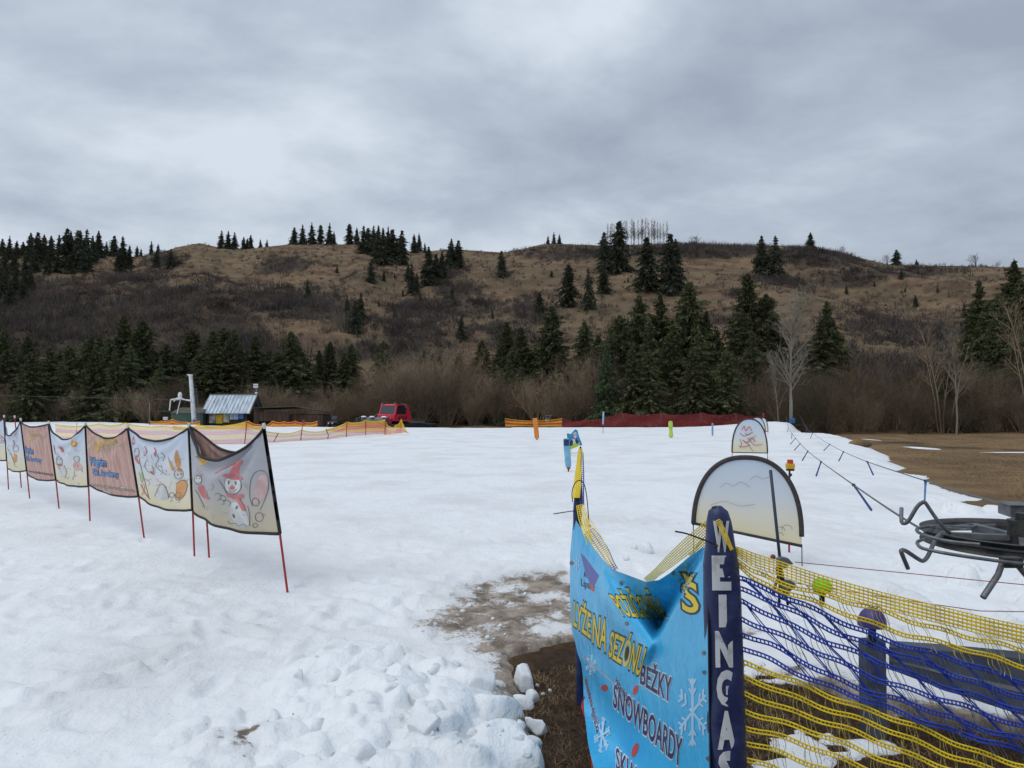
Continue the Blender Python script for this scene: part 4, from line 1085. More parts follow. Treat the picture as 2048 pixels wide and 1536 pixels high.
for k, bold, off in (("navy", .075, .004), ("blue", .03, .0055)):
    a.text(k, "Pilgrim", ((47,893),(66,896),(68,912),(49,908)), bold, off); a.text(k, "Ski Academy", ((51,912),(83,917),(83,927),(53,923)), bold, off)
a.text("dark", "www.lyziarenjasna.sk", ((57,940),(107,947),(107,953),(57,945)), .05, .004); a.done()
a = Art(p5, o5)
a.fill("orange", oval(32,871,2.6,5,15)).fill("orange", oval(31,916,4,9)); a.line(oval(32,897,5,7), .8, closed=True); a.line(smooth([(16,898),(22,908),(28,924),(30,930)], 4), .8); a.line(smooth([(26,880),(29,886),(27,890)], 4), 1.6, "red"); a.done()
a = Art(p6, o6)
a.line(smooth([(0,870),(5,874),(3,882),(9,880)], 4), 1.2, "red"); a.line(oval(4,880,5,6), .8, closed=True); a.done()

# faint loose pen work between the figures
sk = random.Random(12)
for (pn, o_), n, wd in ((PAN[2], 34, .8), (PAN[4], 22, .7), (PAN[0], 20, .9), (PAN[6], 10, .6), (PAN[7], 5, .6)):
    a = Art(pn, o_)
    for i in range(n):
        u, v = sk.uniform(.08, .92), sk.uniform(.25, .93); x, y = proj(pn.S(u, v)); L = sk.uniform(3, 11) * (1 if wd > .75 else .7); t = sk.uniform(0, 6.28); pts = [(x, y)]
        for q in range(4): t += sk.uniform(-1.1, 1.1); pts.append((pts[-1][0] + L * .4 * math.cos(t), pts[-1][1] + L * .4 * math.sin(t)))
        a.line(smooth(pts, 3), wd * sk.uniform(.6, 1.3), sk.choice(("grey", "grey", "dark", "pink", "red", "orange", "cream")), off=.0028)
    a.done("sketch_lines")

# ------------------------------------------------------------------ arched pop-up banners on the piste
def arch(pxl, pxr, top, botl, botr, foot, Y, yaw, label, art=None, trim=.03, legs=True, wire=None):
    fx = (pxl + pxr) / 2
    b = Gsnow(fx, foot); b = P(fx, foot, Y) if Y else b
    Y = b.y; w = (pxr - pxl) / FPX * Y / max(.5, math.cos(yaw)); 
    zb0, zb1 = P(pxl, botl, Y).z, P(pxr, botr, Y).z; zt = P(fx, top, Y).z
    c = P(fx, (botl + botr) / 2, Y); ax = Vector((math.cos(yaw), math.sin(yaw), 0)); nrm = Vector((math.sin(yaw), -math.cos(yaw), 0))
    base = Vector((c.x, c.y, snow_z(c.x, c.y)))
    o = thing("arch_banner", label, "banner", base, "arched pop-up banners beside the tow")
    H = zt - (zb0 + zb1) / 2; rr = min(w * .56, H * .62)
    def edge(s):          # outline from left foot over the top to right foot, s in 0..1
        a = math.pi * (1 - s)
        ca, sa = math.cos(a), max(0.0, math.sin(a)); p = 2.35
        x = math.copysign(abs(ca) ** (2 / p), ca) * w / 2; z = abs(sa) ** (2 / p) * H
        return x, z
    n = 40; m = M(); uv = []
    zb = lambda x: lerp(zb0, zb1, x / w + .5)
    nv = 16; vs = []
    for j in range(nv):
        for i in range(n + 1):
            # rows from base line to outline
            x, z = edge(i / n); f = j / (nv - 1)
            hl = z
            bul = .025 * math.sin(math.pi * (x / w + .5)) * math.sin(math.pi * min(1, f * .95))
            q = base + ax * x + nrm * bul; q.z = lerp(zb(x), (zb0 + zb1) / 2 + hl, f) if True else 0
            vs.append(q); uv.append((x / w + .5, min(1, f * hl / H)))
    m.v = [tuple(q) for q in vs]; m.f = [tuple(q) for q in grid_faces(nv, n + 1).tolist()]; m.uv = uv
    m.build("fabric", m_sky, o, True)
    m = M(); pts = []
    for i in range(n + 1):
        x, z = edge(i / n); q = base + ax * x; q.z = max((zb0 + zb1) / 2 + z, zb(x)); pts.append(q)
    m.tube(pts, trim / 2, 8); m.build("frame", m_blkf, o, True)
    l, r_ = base - ax * w / 2, base + ax * w / 2
    l.z, r_.z = zb0, zb1
    m = M(); m.tube([l, r_], trim * .3, 6); m.build("lower_hem", m_blkf, o, True)
    for q in (l, r_):
        m = M(); m.tube([q + Vector((0, 0, .02)), Vector((q.x, q.y, snow_z(q.x, q.y) - .05))], .006 if Y < 12 else .011, 6); m.build("leg", m_steel, o, True)
    return o, Flat(base + nrm * .032, nrm)
m_blkf = mat("dark_brown_webbing", (0.035, 0.028, 0.028), .75, (0.055, 0.045, 0.045), scale=25)
o, s = arch(1393, 1594, 915, 1050, 1088, 1128, None, R(-12), "large arched pale banner with cloud doodles behind the lettered post", trim=.05)
a = Art(s, o)
for cx, cy, r in ((1560,1060,9),(1574,1057,10),(1559,1070,7)): a.line(oval(cx, cy, r, r * .7, 0, 14, 150, 380), 1.0, off=.006)
a.line(smooth([(1420,1010),(1450,1003),(1480,1012),(1510,1008)], 5), 1.0, "grey", off=.006); a.line(smooth([(1440,975),(1452,966),(1466,972),(1482,964),(1500,974)], 5), 1.0, "grey", off=.006)
a.line(smooth([(1500,960),(1512,952),(1526,958),(1540,952)], 5), 1.0, "grey", off=.006)
a.done()
o, s = arch(1465, 1534, 838, 905, 906, 919, None, R(-4), "middle arched banner with a red scribble and green scarf", trim=.045)
a = Art(s, o)
for pts, w, k in (([(1484,860),(1488,852),(1492,862),(1498,853),(1503,862)],1.6,"red"),([(1480,866),(1488,872),(1498,868),(1506,864)],1.4,"red"),([(1486,880),(1494,886),(1504,876),(1510,884)],2.0,"red"),([(1478,892),(1488,894),(1500,890)],1.8,"red"),
                  ([(1500,880),(1508,890),(1518,890),(1524,889)],1.4,"red"),([(1494,878),(1502,876),(1512,872)],2.2,"green"),([(1480,878),(1483,888),(1480,896)],.9,"dark"),([(1492,882),(1500,894),(1506,903)],.9,"dark"),([(1490,866),(1496,870),(1502,866)],1.0,"dark")):
    a.line(smooth(pts, 4), w, k, off=.01)
a.done()
arch(1499, 1530, 835, 866, 866, 876, 40, R(-8), "small far arched banner half hidden behind the middle one", trim=.05)
arch(1519, 1535, 836, 863, 863, 872, 44, R(-20), "farthest arched banner, narrow, next to the red net end", trim=.05)

# ------------------------------------------------------------------ padded fence post with lettering
m_navy = mat("navy_vinyl_pad", (0.012, 0.022, 0.085), .42, (0.018, 0.030, 0.11), scale=5, bump=.5, bscale=14, spec=.5)
class Pad:
    D = 2.4
    def c(s, py): return float(np.interp(py, (1015, 1100, 1536, 1760), (1436, 1441, 1455.5, 1463)))
    def w(s, py): return float(np.interp(py, (1012, 1022, 1045, 1090, 1130, 1200), (7, 19, 25, 29, 35, 37.5)))
    def at(s, px, py, off=.003):
        q = max(-.97, min(.97, (px - s.c(py)) / s.w(py)))
        return P(px, py, s.D - .045 * math.sqrt(1 - q * q) - off)
pad = Pad()
base = P(1463, 1762, 2.4)
o = thing("padded_post", "navy padded fence post with white vertical lettering, nearest the camera", "post", base)
m = M(); rings = []
for py in [1012, 1016, 1022, 1030, 1040, 1055, 1075, 1100] + list(range(1130, 1780, 24)):
    c, w = pad.c(py), pad.w(py); wm = w / FPX * 2.4
    rings.append([P(c, py, 2.4) + Vector((wm * math.cos(t), .045 * math.sin(t) * (1 + .12 * math.sin(py * .05 + 3 * t)) * min(1, w / 30), 0)) for t in [2 * math.pi * k / 20 for k in range(20)]])
vs = [q for r_ in rings for q in r_]; n = 20
m.add(vs, [(i * n + j, i * n + (j + 1) % n, (i + 1) * n + (j + 1) % n, (i + 1) * n + j) for i in range(len(rings) - 1) for j in range(n)] + [tuple(range(n))])
m.build("pad", m_navy, o, True, edge=60)
m = M(); m.tube([P(1430, 1013, 2.4), P(1431, 1019, 2.4)], [.012, .014], 10); m.build("cap", m_blkp, o, True, edge=40)
m = M()
for ch, y0, y1 in (("W",1046,1100),("E",1116,1176),("I",1192,1252),("N",1267,1330),("G",1345,1408),("A",1427,1494),("S",1507,1575)):
    c0 = pad.c((y0 + y1) / 2); hw = {"I": 5, "W": 14}.get(ch, 15)
    c0 += 0 if ch != "W" else 3
    text(m, pad, ch, ((c0 - hw, y0), (c0 + hw, y0), (c0 + hw + 1, y1), (c0 - hw + 1, y1)), .055 if ch != "I" else .03, .003, 8)
m.build("lettering", mat("worn_white_print", (0.60, 0.62, 0.64), .5, (0.40, 0.41, 0.44), scale=24, lo=.5, hi=.7), o)

# ------------------------------------------------------------------ blue advertising banner
def sm01(a, b, x): return float(sst(a, b, x))
class Ban:
    def d(s, px, py):
        dl = 1.121 / ((px - 1024) / FPX + .194)
        dg = FPX * 1.555 / max(py - 815, 60)
        k = .10; d = -k * math.log(math.exp(-dl / k) + math.exp(-min(dg, 9) / k))
        # right-hand panel lies in front of the sagging upper part
        s1 = ((px - 1413) * (1360 - 1105) - (py - 1105) * (1272 - 1413)) / math.hypot(255, 141)       # >0 on the right of the fold
        s2 = ((px - 1172) * (1300 - 1095) - (py - 1095) * (1322 - 1172)) / math.hypot(205, 150)         # >0 above the second ridge
        top = float(np.interp(px, (1147, 1165, 1185, 1228, 1293, 1340, 1415), (1032, 1065, 1092, 1140, 1164, 1146, 1090)))
        rel = py - top
        # the sagging pocket: deepest just above the ridge, back at the rope along the top edge
        hol = sm01(0, 14, -s1) * sm01(-4, 34, s2) * min(1, max(0, rel / 100))
        d -= .10 * math.exp(-((s2 + 26) / 26) ** 2) * sm01(1175, 1230, px) * sm01(10, -10, s1)
        d += .62 * hol * sm01(1185, 1240, px)
        # bulge of the lower left body and soft wrinkles
        d -= .05 * math.exp(-((px - 1205) / 60) ** 2 - ((py - 1240) / 60) ** 2)
        d += .022 * math.sin((px - .55 * py) * .045 + 1.0) * sm01(-5, 40, -s1) * .7
        d += .012 * math.sin((px * .9 + py * .35) * .05) * sm01(0, 60, s1)
        d -= .05 * math.exp(-(((px - 1172) * .81 - (py - 1312) * .58) / 14) ** 2) * sm01(1345, 1230, px) * sm01(1295, 1330, py) * .5
        d += .05 * math.exp(-((px - 1185 - (py - 1095) * .45) / 16) ** 2) * sm01(1150, 1090, py)
        return d
    def at(s, px, py, off=.003): return P(px, py, s.d(px, py) - off)
ban = Ban()
m_ban, nt, b_ = new_mat("blue_vinyl")
c = _mix(nt, _ramp(nt, _noise(nt, 3.2, 4), .35, .7), (0.035, 0.40, 0.74), (0.05, 0.46, 0.78))
c = _mix(nt, _math(nt, 'MULTIPLY', _ramp(nt, _noise(nt, 16, 4, .65), .55, .8), .35), c, (0.12, 0.42, 0.62))
nt.links.new(c, b_.inputs['Base Color']); b_.inputs['Roughness'].default_value = .27; b_.inputs['Specular IOR Level'].default_value = .6
nt.links.new(_bump(nt, _noise(nt, 9, 4, .6, _vec(nt, 1, 1, .5)), .45, .03), b_.inputs['Normal'])
bo = P(1415, 1725, 2.4)
o_ban = thing("advert_banner", "sagging bright blue vinyl banner with yellow lettering tied to the net fence", "banner", bo)
NU, NV = 90, 110
xl = lambda py: float(np.interp(py, (1030, 1110, 1200, 1260, 1300, 1312, 1340, 1400, 1470, 1536, 1640), (1147, 1140, 1140, 1144, 1156, 1163, 1166, 1168, 1176, 1191, 1225)))
xr = lambda py: float(np.interp(py, (1085, 1300, 1536, 1720), (1415, 1418, 1421, 1424)))
ytop = lambda px: float(np.interp(px, (1140, 1147, 1165, 1185, 1205, 1228, 1293, 1318, 1340, 1380, 1415), (1030, 1032, 1062, 1090, 1118, 1140, 1164, 1160, 1146, 1112, 1090)))
ybot = lambda px: float(np.interp(px, (1140, 1225, 1424), (1640, 1650, 1722)))
m = M(); uv = []
for j in range(NV):
    for i in range(NU):
        f, v = i / (NU - 1), j / (NV - 1)
        px = 1143 + f * 275; py = lerp(ytop(px), ybot(px), v); px = lerp(xl(py), xr(py), f)
        py = lerp(ytop(px), ybot(px), v)
        m.v.append(tuple(ban.at(px, py, 0)))
m.f = [tuple(q) for q in grid_faces(NV, NU).tolist()]
m.build("vinyl_sheet", m_ban, o_ban, True)
binks = {"yellow": mat("yellow_print", (0.75, 0.58, 0.035), .4, (0.70, 0.52, 0.03)), "ink": mat("black_print", (0.016, 0.018, 0.022), .4), "violet": mat("violet_print", (0.085, 0.10, 0.36), .4, (0.10, 0.12, 0.38)), "redd": mat("red_print", (0.62, 0.07, 0.06), .4),
         "navyp": mat("navy_print", (0.045, 0.035, 0.12), .4), "wh": mat("white_print", (0.60, 0.70, 0.78), .4), "ice": mat("pale_blue_print", (0.33, 0.58, 0.78), .4, (0.42, 0.63, 0.80)), "silver": mat("silver_hem", (0.42, 0.45, 0.48), .4)}
a = Art(ban, o_ban, 9)
for k, bold, off in (("ink", .065, .0025), ("yellow", .018, .0045)):
    bx = text_box("LYŽE"); a.text(k, "LYŽE", ((1148,1190),(1182,1214),(1181,1277),(1147,1250)), bold, off, box=bx)
    bx = text_box("NA"); a.text(k, "NA", ((1187,1230),(1217,1242),(1211,1303),(1185,1284)), bold, off, box=bx)
    bx = text_box("SEZÓNU"); a.text(k, "SEZÓNU", ((1223,1250),(1296,1284),(1279,1352),(1217,1312)), bold, off, box=bx)
    bx = text_box("POŽIČOVŇA"); a.text(k, "POŽIČOVŇA", ((1208,1174),(1312,1180),(1335,1238),(1246,1232)), bold * .9, off, box=bx)
    bx = text_box("Š"); a.text(k, "Š", ((1362,1148),(1391,1150),(1397,1226),(1366,1222)), bold, off, box=bx)
a.text("ink", "A", ((1166,1142),(1172,1144),(1173,1156),(1167,1154)), .01); a.text("ink", "Liptov", ((1162,1157),(1189,1168),(1189,1186),(1162,1176)), .012)
a.fill("violet", [(1161,1106),(1168,1112),(1198,1152),(1188,1172),(1180,1170),(1168,1136)], .0025); a.fill("redd", smooth([(1180,1167),(1187,1172),(1188,1182),(1182,1180)], 3, True), .005)
for k, bold, off in (("wh", .07, .0025), ("navyp", .02, .0045)):
    a.text(k, "BEŽKY", ((1283,1318),(1343,1342),(1341,1404),(1280,1366)), bold, off); a.text(k, "SNOWBOARDY", ((1228,1368),(1364,1478),(1360,1534),(1226,1412)), bold, off)
    a.text(k, "SKIALPY", ((1232,1494),(1300,1562),(1300,1616),(1232,1536)), bold, off)
    a.text(k, "celosezónna výpožička", ((1173,1346),(1201,1452),(1191,1472),(1167,1362)), bold, off); a.text(k, "výpožička", ((1233,1350),(1262,1402),(1257,1420),(1229,1364)), bold, off)
for cx, cy, rx, ry in ((1209,1376,7,6.5),(1271,1380,5,10),(1270,1500,6,15)): a.fill("redd", oval(cx, cy, rx, ry, 20), .003)
def flake(cx, cy, sx, sy, w, rot=0, k="ice"):
    for i in range(6):
        t = R(60 * i + 30 + rot); dx, dy = math.cos(t), math.sin(t)
        a.line([(cx, cy), (cx + dx * sx, cy + dy * sy)], w, k, off=.003)
        for q in (.5, .78):
            for sg in (-1, 1):
                t2 = t + sg * R(48); bx_, by_ = cx + dx * sx * q, cy + dy * sy * q
                a.line([(bx_, by_), (bx_ + math.cos(t2) * sx * .3, by_ + math.sin(t2) * sy * .3)], w * .8, k, off=.0035)
flake(1385, 1424, 30, 68, 5); flake(1153, 1127, 6, 13, 1.3); flake(1182, 1330, 11, 20, 3, 10); flake(1204, 1470, 16, 36, 4, 15)
a.line(smooth([(1164,1312),(1185,1330),(1205,1346),(1222,1362),(1233,1374)], 4), 2.6, "silver", off=.004)
a.done("print", binks)
m = M()
for px, py in ((1407,1306),(1408,1345),(1415,1517),(1347,1147),(1242,1166),(1253,1247),(1143,1126)): 
    m.add([ban.at(x, y, .004) for x, y in oval(px, py, 4, 4.5, 0, 10)], [tuple(range(10))])
m.build("eyelet", m_steel, o_ban)
m = M(); pts = [ban.at(xr(y) - .5, y, .002) for y in range(1095, 1700, 12)]; m.tube(pts, .0035, 5); m.build("hem", binks["ink"], o_ban, True)
# red cloth showing under and behind it
o = M(); vs = []
for y, k in ((1392,-1),(1402,4),(1412,8),(1430,4),(1450,1),(1480,2),(1510,5),(1540,9),(1600,10),(1640,6)):
    x = xl(y); q = ban.d(x + 8, y) + .03
    vs += [P(x - k, y, q), P(x + 14, y, q + .03)]
o.add(vs, [(2 * i, 2 * i + 1, 2 * i + 3, 2 * i + 2) for i in range(len(vs) // 2 - 1)]); o.build("red_tarp", mat("red_vinyl", (0.52, 0.06, 0.045), .45), None, origin=vs[0])
tag(bpy.data.objects["red_tarp"], "strip of red vinyl showing under the lower left of the blue banner", "tarp")

# ------------------------------------------------------------------ net fence in the foreground
m_yel = mat("yellow_net_cord", (0.84, 0.64, 0.02), .55, (0.72, 0.53, 0.02), scale=30)
m_blu = mat("blue_net_cord", (0.016, 0.045, 0.36), .5, (0.03, 0.07, 0.45), scale=30)
m_lac = mat("slate_net_thread", (0.085, 0.12, 0.19), .6, (0.12, 0.16, 0.22), scale=20)
m_lay = mat("pale_yellow_thread", (0.55, 0.44, 0.10), .6)
ROWS_X = (1400, 1480, 1700, 2030, 2300, 2480)
def rowy(y0, y1, y2): return (y0 - 22, y0, y1, y2, y2 + (y2 - y1) * .62, y2 + (y2 - y1) * .85)
BAND = [rowy(1100 + k * 5.2, 1172 + k * 6.4, 1252 + k * 7.6) for k in range(5)]
Y1 = [rowy(1137, 1206, 1300), rowy(1145, 1234, 1329)]
BL = [rowy(*q) for q in ((1151,1255,1359),(1175,1276,1391),(1200,1305,1421),(1230,1338,1449),(1261,1371,1476),(1292,1392,1502))]
Y2 = [rowy(*q) for q in ((1323,1406,1530),(1353,1433,1558),(1383,1462,1588),(1415,1492,1620),(1448,1522,1652),(1481,1554,1684),(1515,1588,1718),(1550,1622,1752),(1586,1658,1780))]
LACE = [1530, 1600, 1672, 1742, 1815, 1890, 1965, 2040, 2120, 2200]
def netd(px): return 2.40 - .02 * math.sin((px - 1470) * .004) - .00018 * (px - 1470)
def rowpt(row, px, ph, pinch=True):
    y = float(np.interp(px, ROWS_X, row))
    # soften the polyline
    y = (y + float(np.interp(px - 60, ROWS_X, row)) + float(np.interp(px + 60, ROWS_X, row))) / 3
    if pinch: y += 2.6 * math.sin(px * .052 + ph) + 2.2 * math.sin(px * .023 + ph * 2.3)
    return y
def web(m, row, ph, x0, x1, w, r, tick=6.5, pinch=True, tie=0.0, slack=0.0):
    xs = list(np.arange(x0, x1, 9.0)) + [x1]
    def pt(px, o):
        y = rowpt(row, px, ph, pinch)
        if tie:
            k = sm01(0, 75, px - 1436); y = lerp(1092 + tie * 1.2 + o * .4, y + o, k)
        else: y += o
        return P(px, y, netd(px) + slack + .006 * math.sin(px * .05 + ph))
    m.tube([pt(x, -w / 2) for x in xs], r, 4); m.tube([pt(x, w / 2) for x in xs], r, 4)
    for x in np.arange(x0 + 2, x1, tick):
        m.tube([pt(x, -w / 2), pt(x + tick * .25, w / 2)], r * .85, 3, cap=False)
netbase = P(1800, 1760, 2.35)
o_net = thing("safety_net", "yellow and blue safety net running right from the lettered post", "net", netbase)
m = M()
for i, r_ in enumerate(BAND): web(m, r_, .4, 1436, 2450, 5.6, .0020, 9.0, False, tie=1 + i)
m.build("top_band", m_yel, o_net)
m = M()
for i, r_ in enumerate(Y1): web(m, r_, 1.1 + i * .7, 1440, 2450, 6.6, .0026, 8, True, tie=8 + i * 5)
m.build("upper_mesh", m_yel, o_net)
m = M()
for i, r_ in enumerate(BL): web(m, r_, 2.0 + i * .9, 1474 + i, 2450, 7.4, .0028, 8)
m.build("blue_mesh", m_blu, o_net)
m = M()
for i, r_ in enumerate(Y2): web(m, r_, 3.0 + i * .55, 1484 + i * 1.5, 2450, 7.4, .0029, 8)
m.build("lower_mesh", m_yel, o_net)
nr_ = random.Random(3)
def lacing(m, rows, phs, col_shift):
    for cx in LACE:
        for i in range(len(rows) - 1):
            for k in range(5):
                xa = cx + col_shift * i + k * 8 - 16 + nr_.uniform(-3, 3); xb = xa + col_shift + nr_.uniform(-4, 4)
                ya, yb = rowpt(rows[i], xa, phs[i]), rowpt(rows[i + 1], xb, phs[i + 1])
                n = 7; pts = []; bw = nr_.uniform(-5, 5)
                for q in range(n + 1):
                    t = q / n
                    pts.append(P(lerp(xa, xb, t) + bw * math.sin(t * math.pi) + .8 * math.sin(t * 7 + k), lerp(ya, yb, t), netd(xa) + .004 * math.sin(t * 7 + k)))
                m.tube(pts, .0011, 3, cap=False)
m = M(); lacing(m, [BAND[-1]] + Y1 + [BL[0]], [.4, 1.1, 1.8, 2.0], 14); m.build("yellow_lacing", m_lay, o_net)
m = M(); lacing(m, BL + [Y2[0]], [2.0 + i * .9 for i in range(6)] + [3.0], 19); m.build("slate_lacing", m_lac, o_net)
m = M()
for x0, i0, i1 in ((1486,0,4),(1560,0,5),(1640,0,5),(1486,2,5),(1735,0,5),(1830,0,5),(1925,0,5),(2010,0,5),(2100,1,5)):
    for k in range(3):
        pts = []
        for i in range(i0, i1 + 1):
            x = x0 + (i - i0) * 44 + k * 4 + nr_.uniform(-3, 3); pts.append((x, rowpt(BL[i], x, 2.0 + i * .9)))
        pts = smooth(pts, 5); m.tube([P(x, y, netd(x) + .004) for x, y in pts], .0016, 4, cap=False)
m.build("blue_cross_cords", m_blu, o_net)
m = M(); lacing(m, Y2, [3.0 + i * .55 for i in range(9)], 5); m.build("lower_lacing", m_lay, o_net)
# stretch of the same net behind the blue banner
o_n2 = thing("safety_net", "short stretch of net behind the top of the blue banner", "net", P(1290, 1700, 2.9))
def strip_web(m, pa, pb, da, db, n, sp, r, sag=0, tick=7):
    """n parallel cords from photo point pa to pb at depths da, db"""
    L = math.hypot(pb[0] - pa[0], pb[1] - pa[1]); nx, ny = -(pb[1] - pa[1]) / L, (pb[0] - pa[0]) / L
    K = max(4, int(L / 8)); lines = []
    for k in range(n):
        o = (k - (n - 1) / 2)
        pts = []
        for i in range(K + 1):
            t = i / K; w = sp * (.55 + .45 * math.sin(math.pi * min(1, .15 + t)))
            pts.append(P(lerp(pa[0], pb[0], t) + nx * o * w, lerp(pa[1], pb[1], t) + ny * o * w + sag * 4 * t * (1 - t), 1 / lerp(1 / da, 1 / db, t)))
        m.tube(pts, r, 4); lines.append(pts)
    for k in range(n - 1):
        for i in range(0, K): m.tube([lines[k][i], lines[k + 1][i]], r * .8, 3, cap=False); m.tube([lines[k][i].lerp(lines[k][i + 1], .5), lines[k + 1][i].lerp(lines[k + 1][i + 1], .5)], r * .8, 3, cap=False)
m = M(); strip_web(m, (1434,1040), (1293,1163), 2.42, 3.0, 7, 4.6, .0019); strip_web(m, (1440,1052), (1380,1112), 2.42, 2.65, 4, 4.6, .0018); strip_web(m, (1436,1040), (1464,1100), 2.335, 2.335, 3, 4.5, .0018); m.build("yellow_mesh", m_yel, o_n2)
m = M(); strip_web(m, (1160,1010), (1180,1090), 3.98, 3.78, 5, 4.5, .0024); strip_web(m, (1170,1040), (1228,1142), 3.98, 3.40, 4, 8, .0018); m.build("yellow_far_mesh", m_yel, o_n2)
m = M(); strip_web(m, (1178,1062), (1230,1142), 3.98, 3.38, 4, 9, .002); m.build("blue_far_mesh", m_blu, o_n2)
# far posts of that fence
def post(px0, py0, px1, pz, Y, w, label, mt, capm):
    t = P(px0, py0, Y); b = Vector((P(px1, py0, Y).x, Y, pz))
    o = thing("net_post", label, "post", b)
    m = M(); m.tube([b, b.lerp(t, .5), b.lerp(t, .93), b.lerp(t, .985)], [w, w, w, w * .8], 12); m.build("pad", mt, o, True, edge=50)
    m = M(); m.tube([b.lerp(t, .985), t], w * .72, 10); m.build("cap", capm, o, True, edge=50)
    return o
post(1154, 996, 1160, -.05, 4.02, .024, "second navy padded post holding the far end of the blue banner", m_navy, m_blkp)
post(1161, 893, 1160, -.05, 6.6, .012, "thin dark post behind the second padded one", m_blkp, m_blkp)
o_n3 = thing("safety_net", "gathered yellow and blue net strip on the thin far post", "net", P(1160, 1040, 6))
m = M(); strip_web(m, (1161,898), (1154,996), 6.55, 4.2, 3, 5, .0035); m.ribbon([P(1159,900,6.6), P(1157,950,5.6), P(1152,998,4.3)], [.02,.06,.045]); m.build("yellow_mesh", m_yel, o_n3)
m = M(); strip_web(m, (1164,905), (1166,1010), 6.58, 4.4, 2, 5, .004); m.build("blue_mesh", m_blu, o_n3)
# cable ties
for lab, pts, d in (("long black cable tie sticking out left of the lettered post", [(1351,1063),(1372,1067),(1395,1075),(1418,1084),(1430,1090)], [2.2,2.25,2.3,2.34,2.345]), ("black cable tie sticking out left of the second padded post", [(1107,1028),(1125,1025),(1146,1022),(1156,1024)], [3.9,3.94,3.98,3.985]),
                    ("black cable tie loop arching over the second padded post", [(1145,1004),(1144,985),(1149,968),(1158,961),(1168,968),(1173,990),(1176,1020),(1178,1050)], [3.97]*8)):
    m = M(); m.tube([P(x, y, q) for (x, y), q in zip(smooth(pts, 4), np.interp(np.linspace(0, 1, len(smooth(pts, 4))), np.linspace(0, 1, len(d)), d))], .0026, 6)
    m.tube([P(*pts[-1], d[-1] - .004), P(pts[-1][0] + 3, pts[-1][1] + 4, d[-1] - .004)], .007, 6)
    tag(m.build("cable_tie", m_blkp, None, True, origin=P(*pts[0], d[0])), lab, "cable tie")

# ------------------------------------------------------------------ rope tow
WZ, WC, WR = .87, Vector((2.86, 4.0, .87)), .5
o_w = thing("tow_pulley", "dark steel return wheel of the rope tow with bent pipe guards at right", "tow wheel", (WC.x, WC.y, 0))
def circ(c, r, z, n=48, a0=0, a1=360): return [Vector((c.x + r * math.cos(R(a0 + (a1 - a0) * i / n)), c.y + r * math.sin(R(a0 + (a1 - a0) * i / n)), z)) for i in range(n + (0 if a1 - a0 == 360 else 1))]
m = M()
prof = [(.50,.026),(.485,.02),(.455,.0),(.485,-.022),(.50,-.03),(.505,-.04),(.47,-.04),(.44,-.025),(.43,.0),(.44,.022),(.47,.034),(.505,.034)]
nn = 64; vs = []
for i in range(nn):
    an = 2 * math.pi * i / nn
    for (rr, z) in prof: vs.append((WC.x + rr * math.cos(an), WC.y + rr * math.sin(an), WZ + z))
kp = len(prof)
m.add(vs, [(i * kp + j, i * kp + (j + 1) % kp, ((i + 1) % nn) * kp + (j + 1) % kp, ((i + 1) % nn) * kp + j) for i in range(nn) for j in range(kp)])
m.build("rim", m_steeld, o_w, True, edge=40)
for k in range(5):
    an = R(20 + 72 * k); m = M(); d = Vector((math.cos(an), math.sin(an), 0))
    m.box(WC + d * .235, (.36, .045, .03), an); m.box(WC + d * .235 + Vector((0, 0, -.025)), (.36, .012, .05), an); m.build("spoke", m_steel, o_w)
m = M(); m.tube([WC + Vector((0, 0, -.09)), WC + Vector((0, 0, .10))], .075, 18); m.tube([WC + Vector((0, 0, .10)), WC + Vector((0, 0, .14))], .035, 12); m.build("hub", m_steeld, o_w, True, edge=40)
m = M()
for i in (0,): m.tube([Vector((3.75, 4.4, WZ + .1)), Vector((3.75, 4.4, -.1))], .06, 12); m.tube([Vector((3.42, 4.55, WZ + .08)), Vector((3.75, 4.4, WZ + .08))], .045, 8)
m.build("column", m_steel, o_w, True)
def pipe(pts, r=.015, name="guard_pipe", mt=None, sm=5):
    m = M(); q = [P(*p) for p in pts]; m.tube(smooth(q, sm) if sm > 1 else q, r, 8); m.build(name, mt or m_steel, o_w, True, edge=50)
pipe([(1803,1016,4.05),(1803,1042,4.0),(1809,1047,3.97),(1818,1040,3.95),(1834,1014,3.93),(1845,1005,3.92),(1851,1006,3.91),(1866,1028,3.9),(1884,1052,3.88),(1900,1066,3.9)], .0105)
pipe([(1816,1137,3.55),(1804,1108,3.52),(1803,1101,3.52),(1812,1102,3.54),(1838,1119,3.58),(1848,1121,3.6),(1858,1108,3.64),(1870,1080,3.7),(1880,1068,3.8)], .0105)
pipe([(2060,1045,4.55),(1990,1050,4.42),(1930,1054,4.3),(1870,1052,4.1),(1838,1056,3.92),(1836,1064,3.78),(1860,1074,3.66),(1900,1083,3.6),(1960,1089,3.52)], .009)
pipe([(1900,1074,3.95),(1862,1076,3.85),(1838,1082,3.74),(1836,1090,3.64),(1850,1098,3.58),(1900,1108,3.5),(1960,1117,3.46),(2030,1126,3.44),(2120,1134,3.44)], .009)
pipe([(2006,1122,3.48),(1996,1150,3.46),(1966,1195,3.42)], .0145, "strut", None, 1)
pipe([(2030,1124,3.48),(2052,1150,3.46),(2110,1215,3.4)], .0145, "strut", None, 1)
pipe([(1900,1054,4.35),(1960,1048,4.45),(1998,1040,4.55)], .010); pipe([(1920,1056,4.3),(1965,1052,4.4),(2020,1049,4.5)], .008)
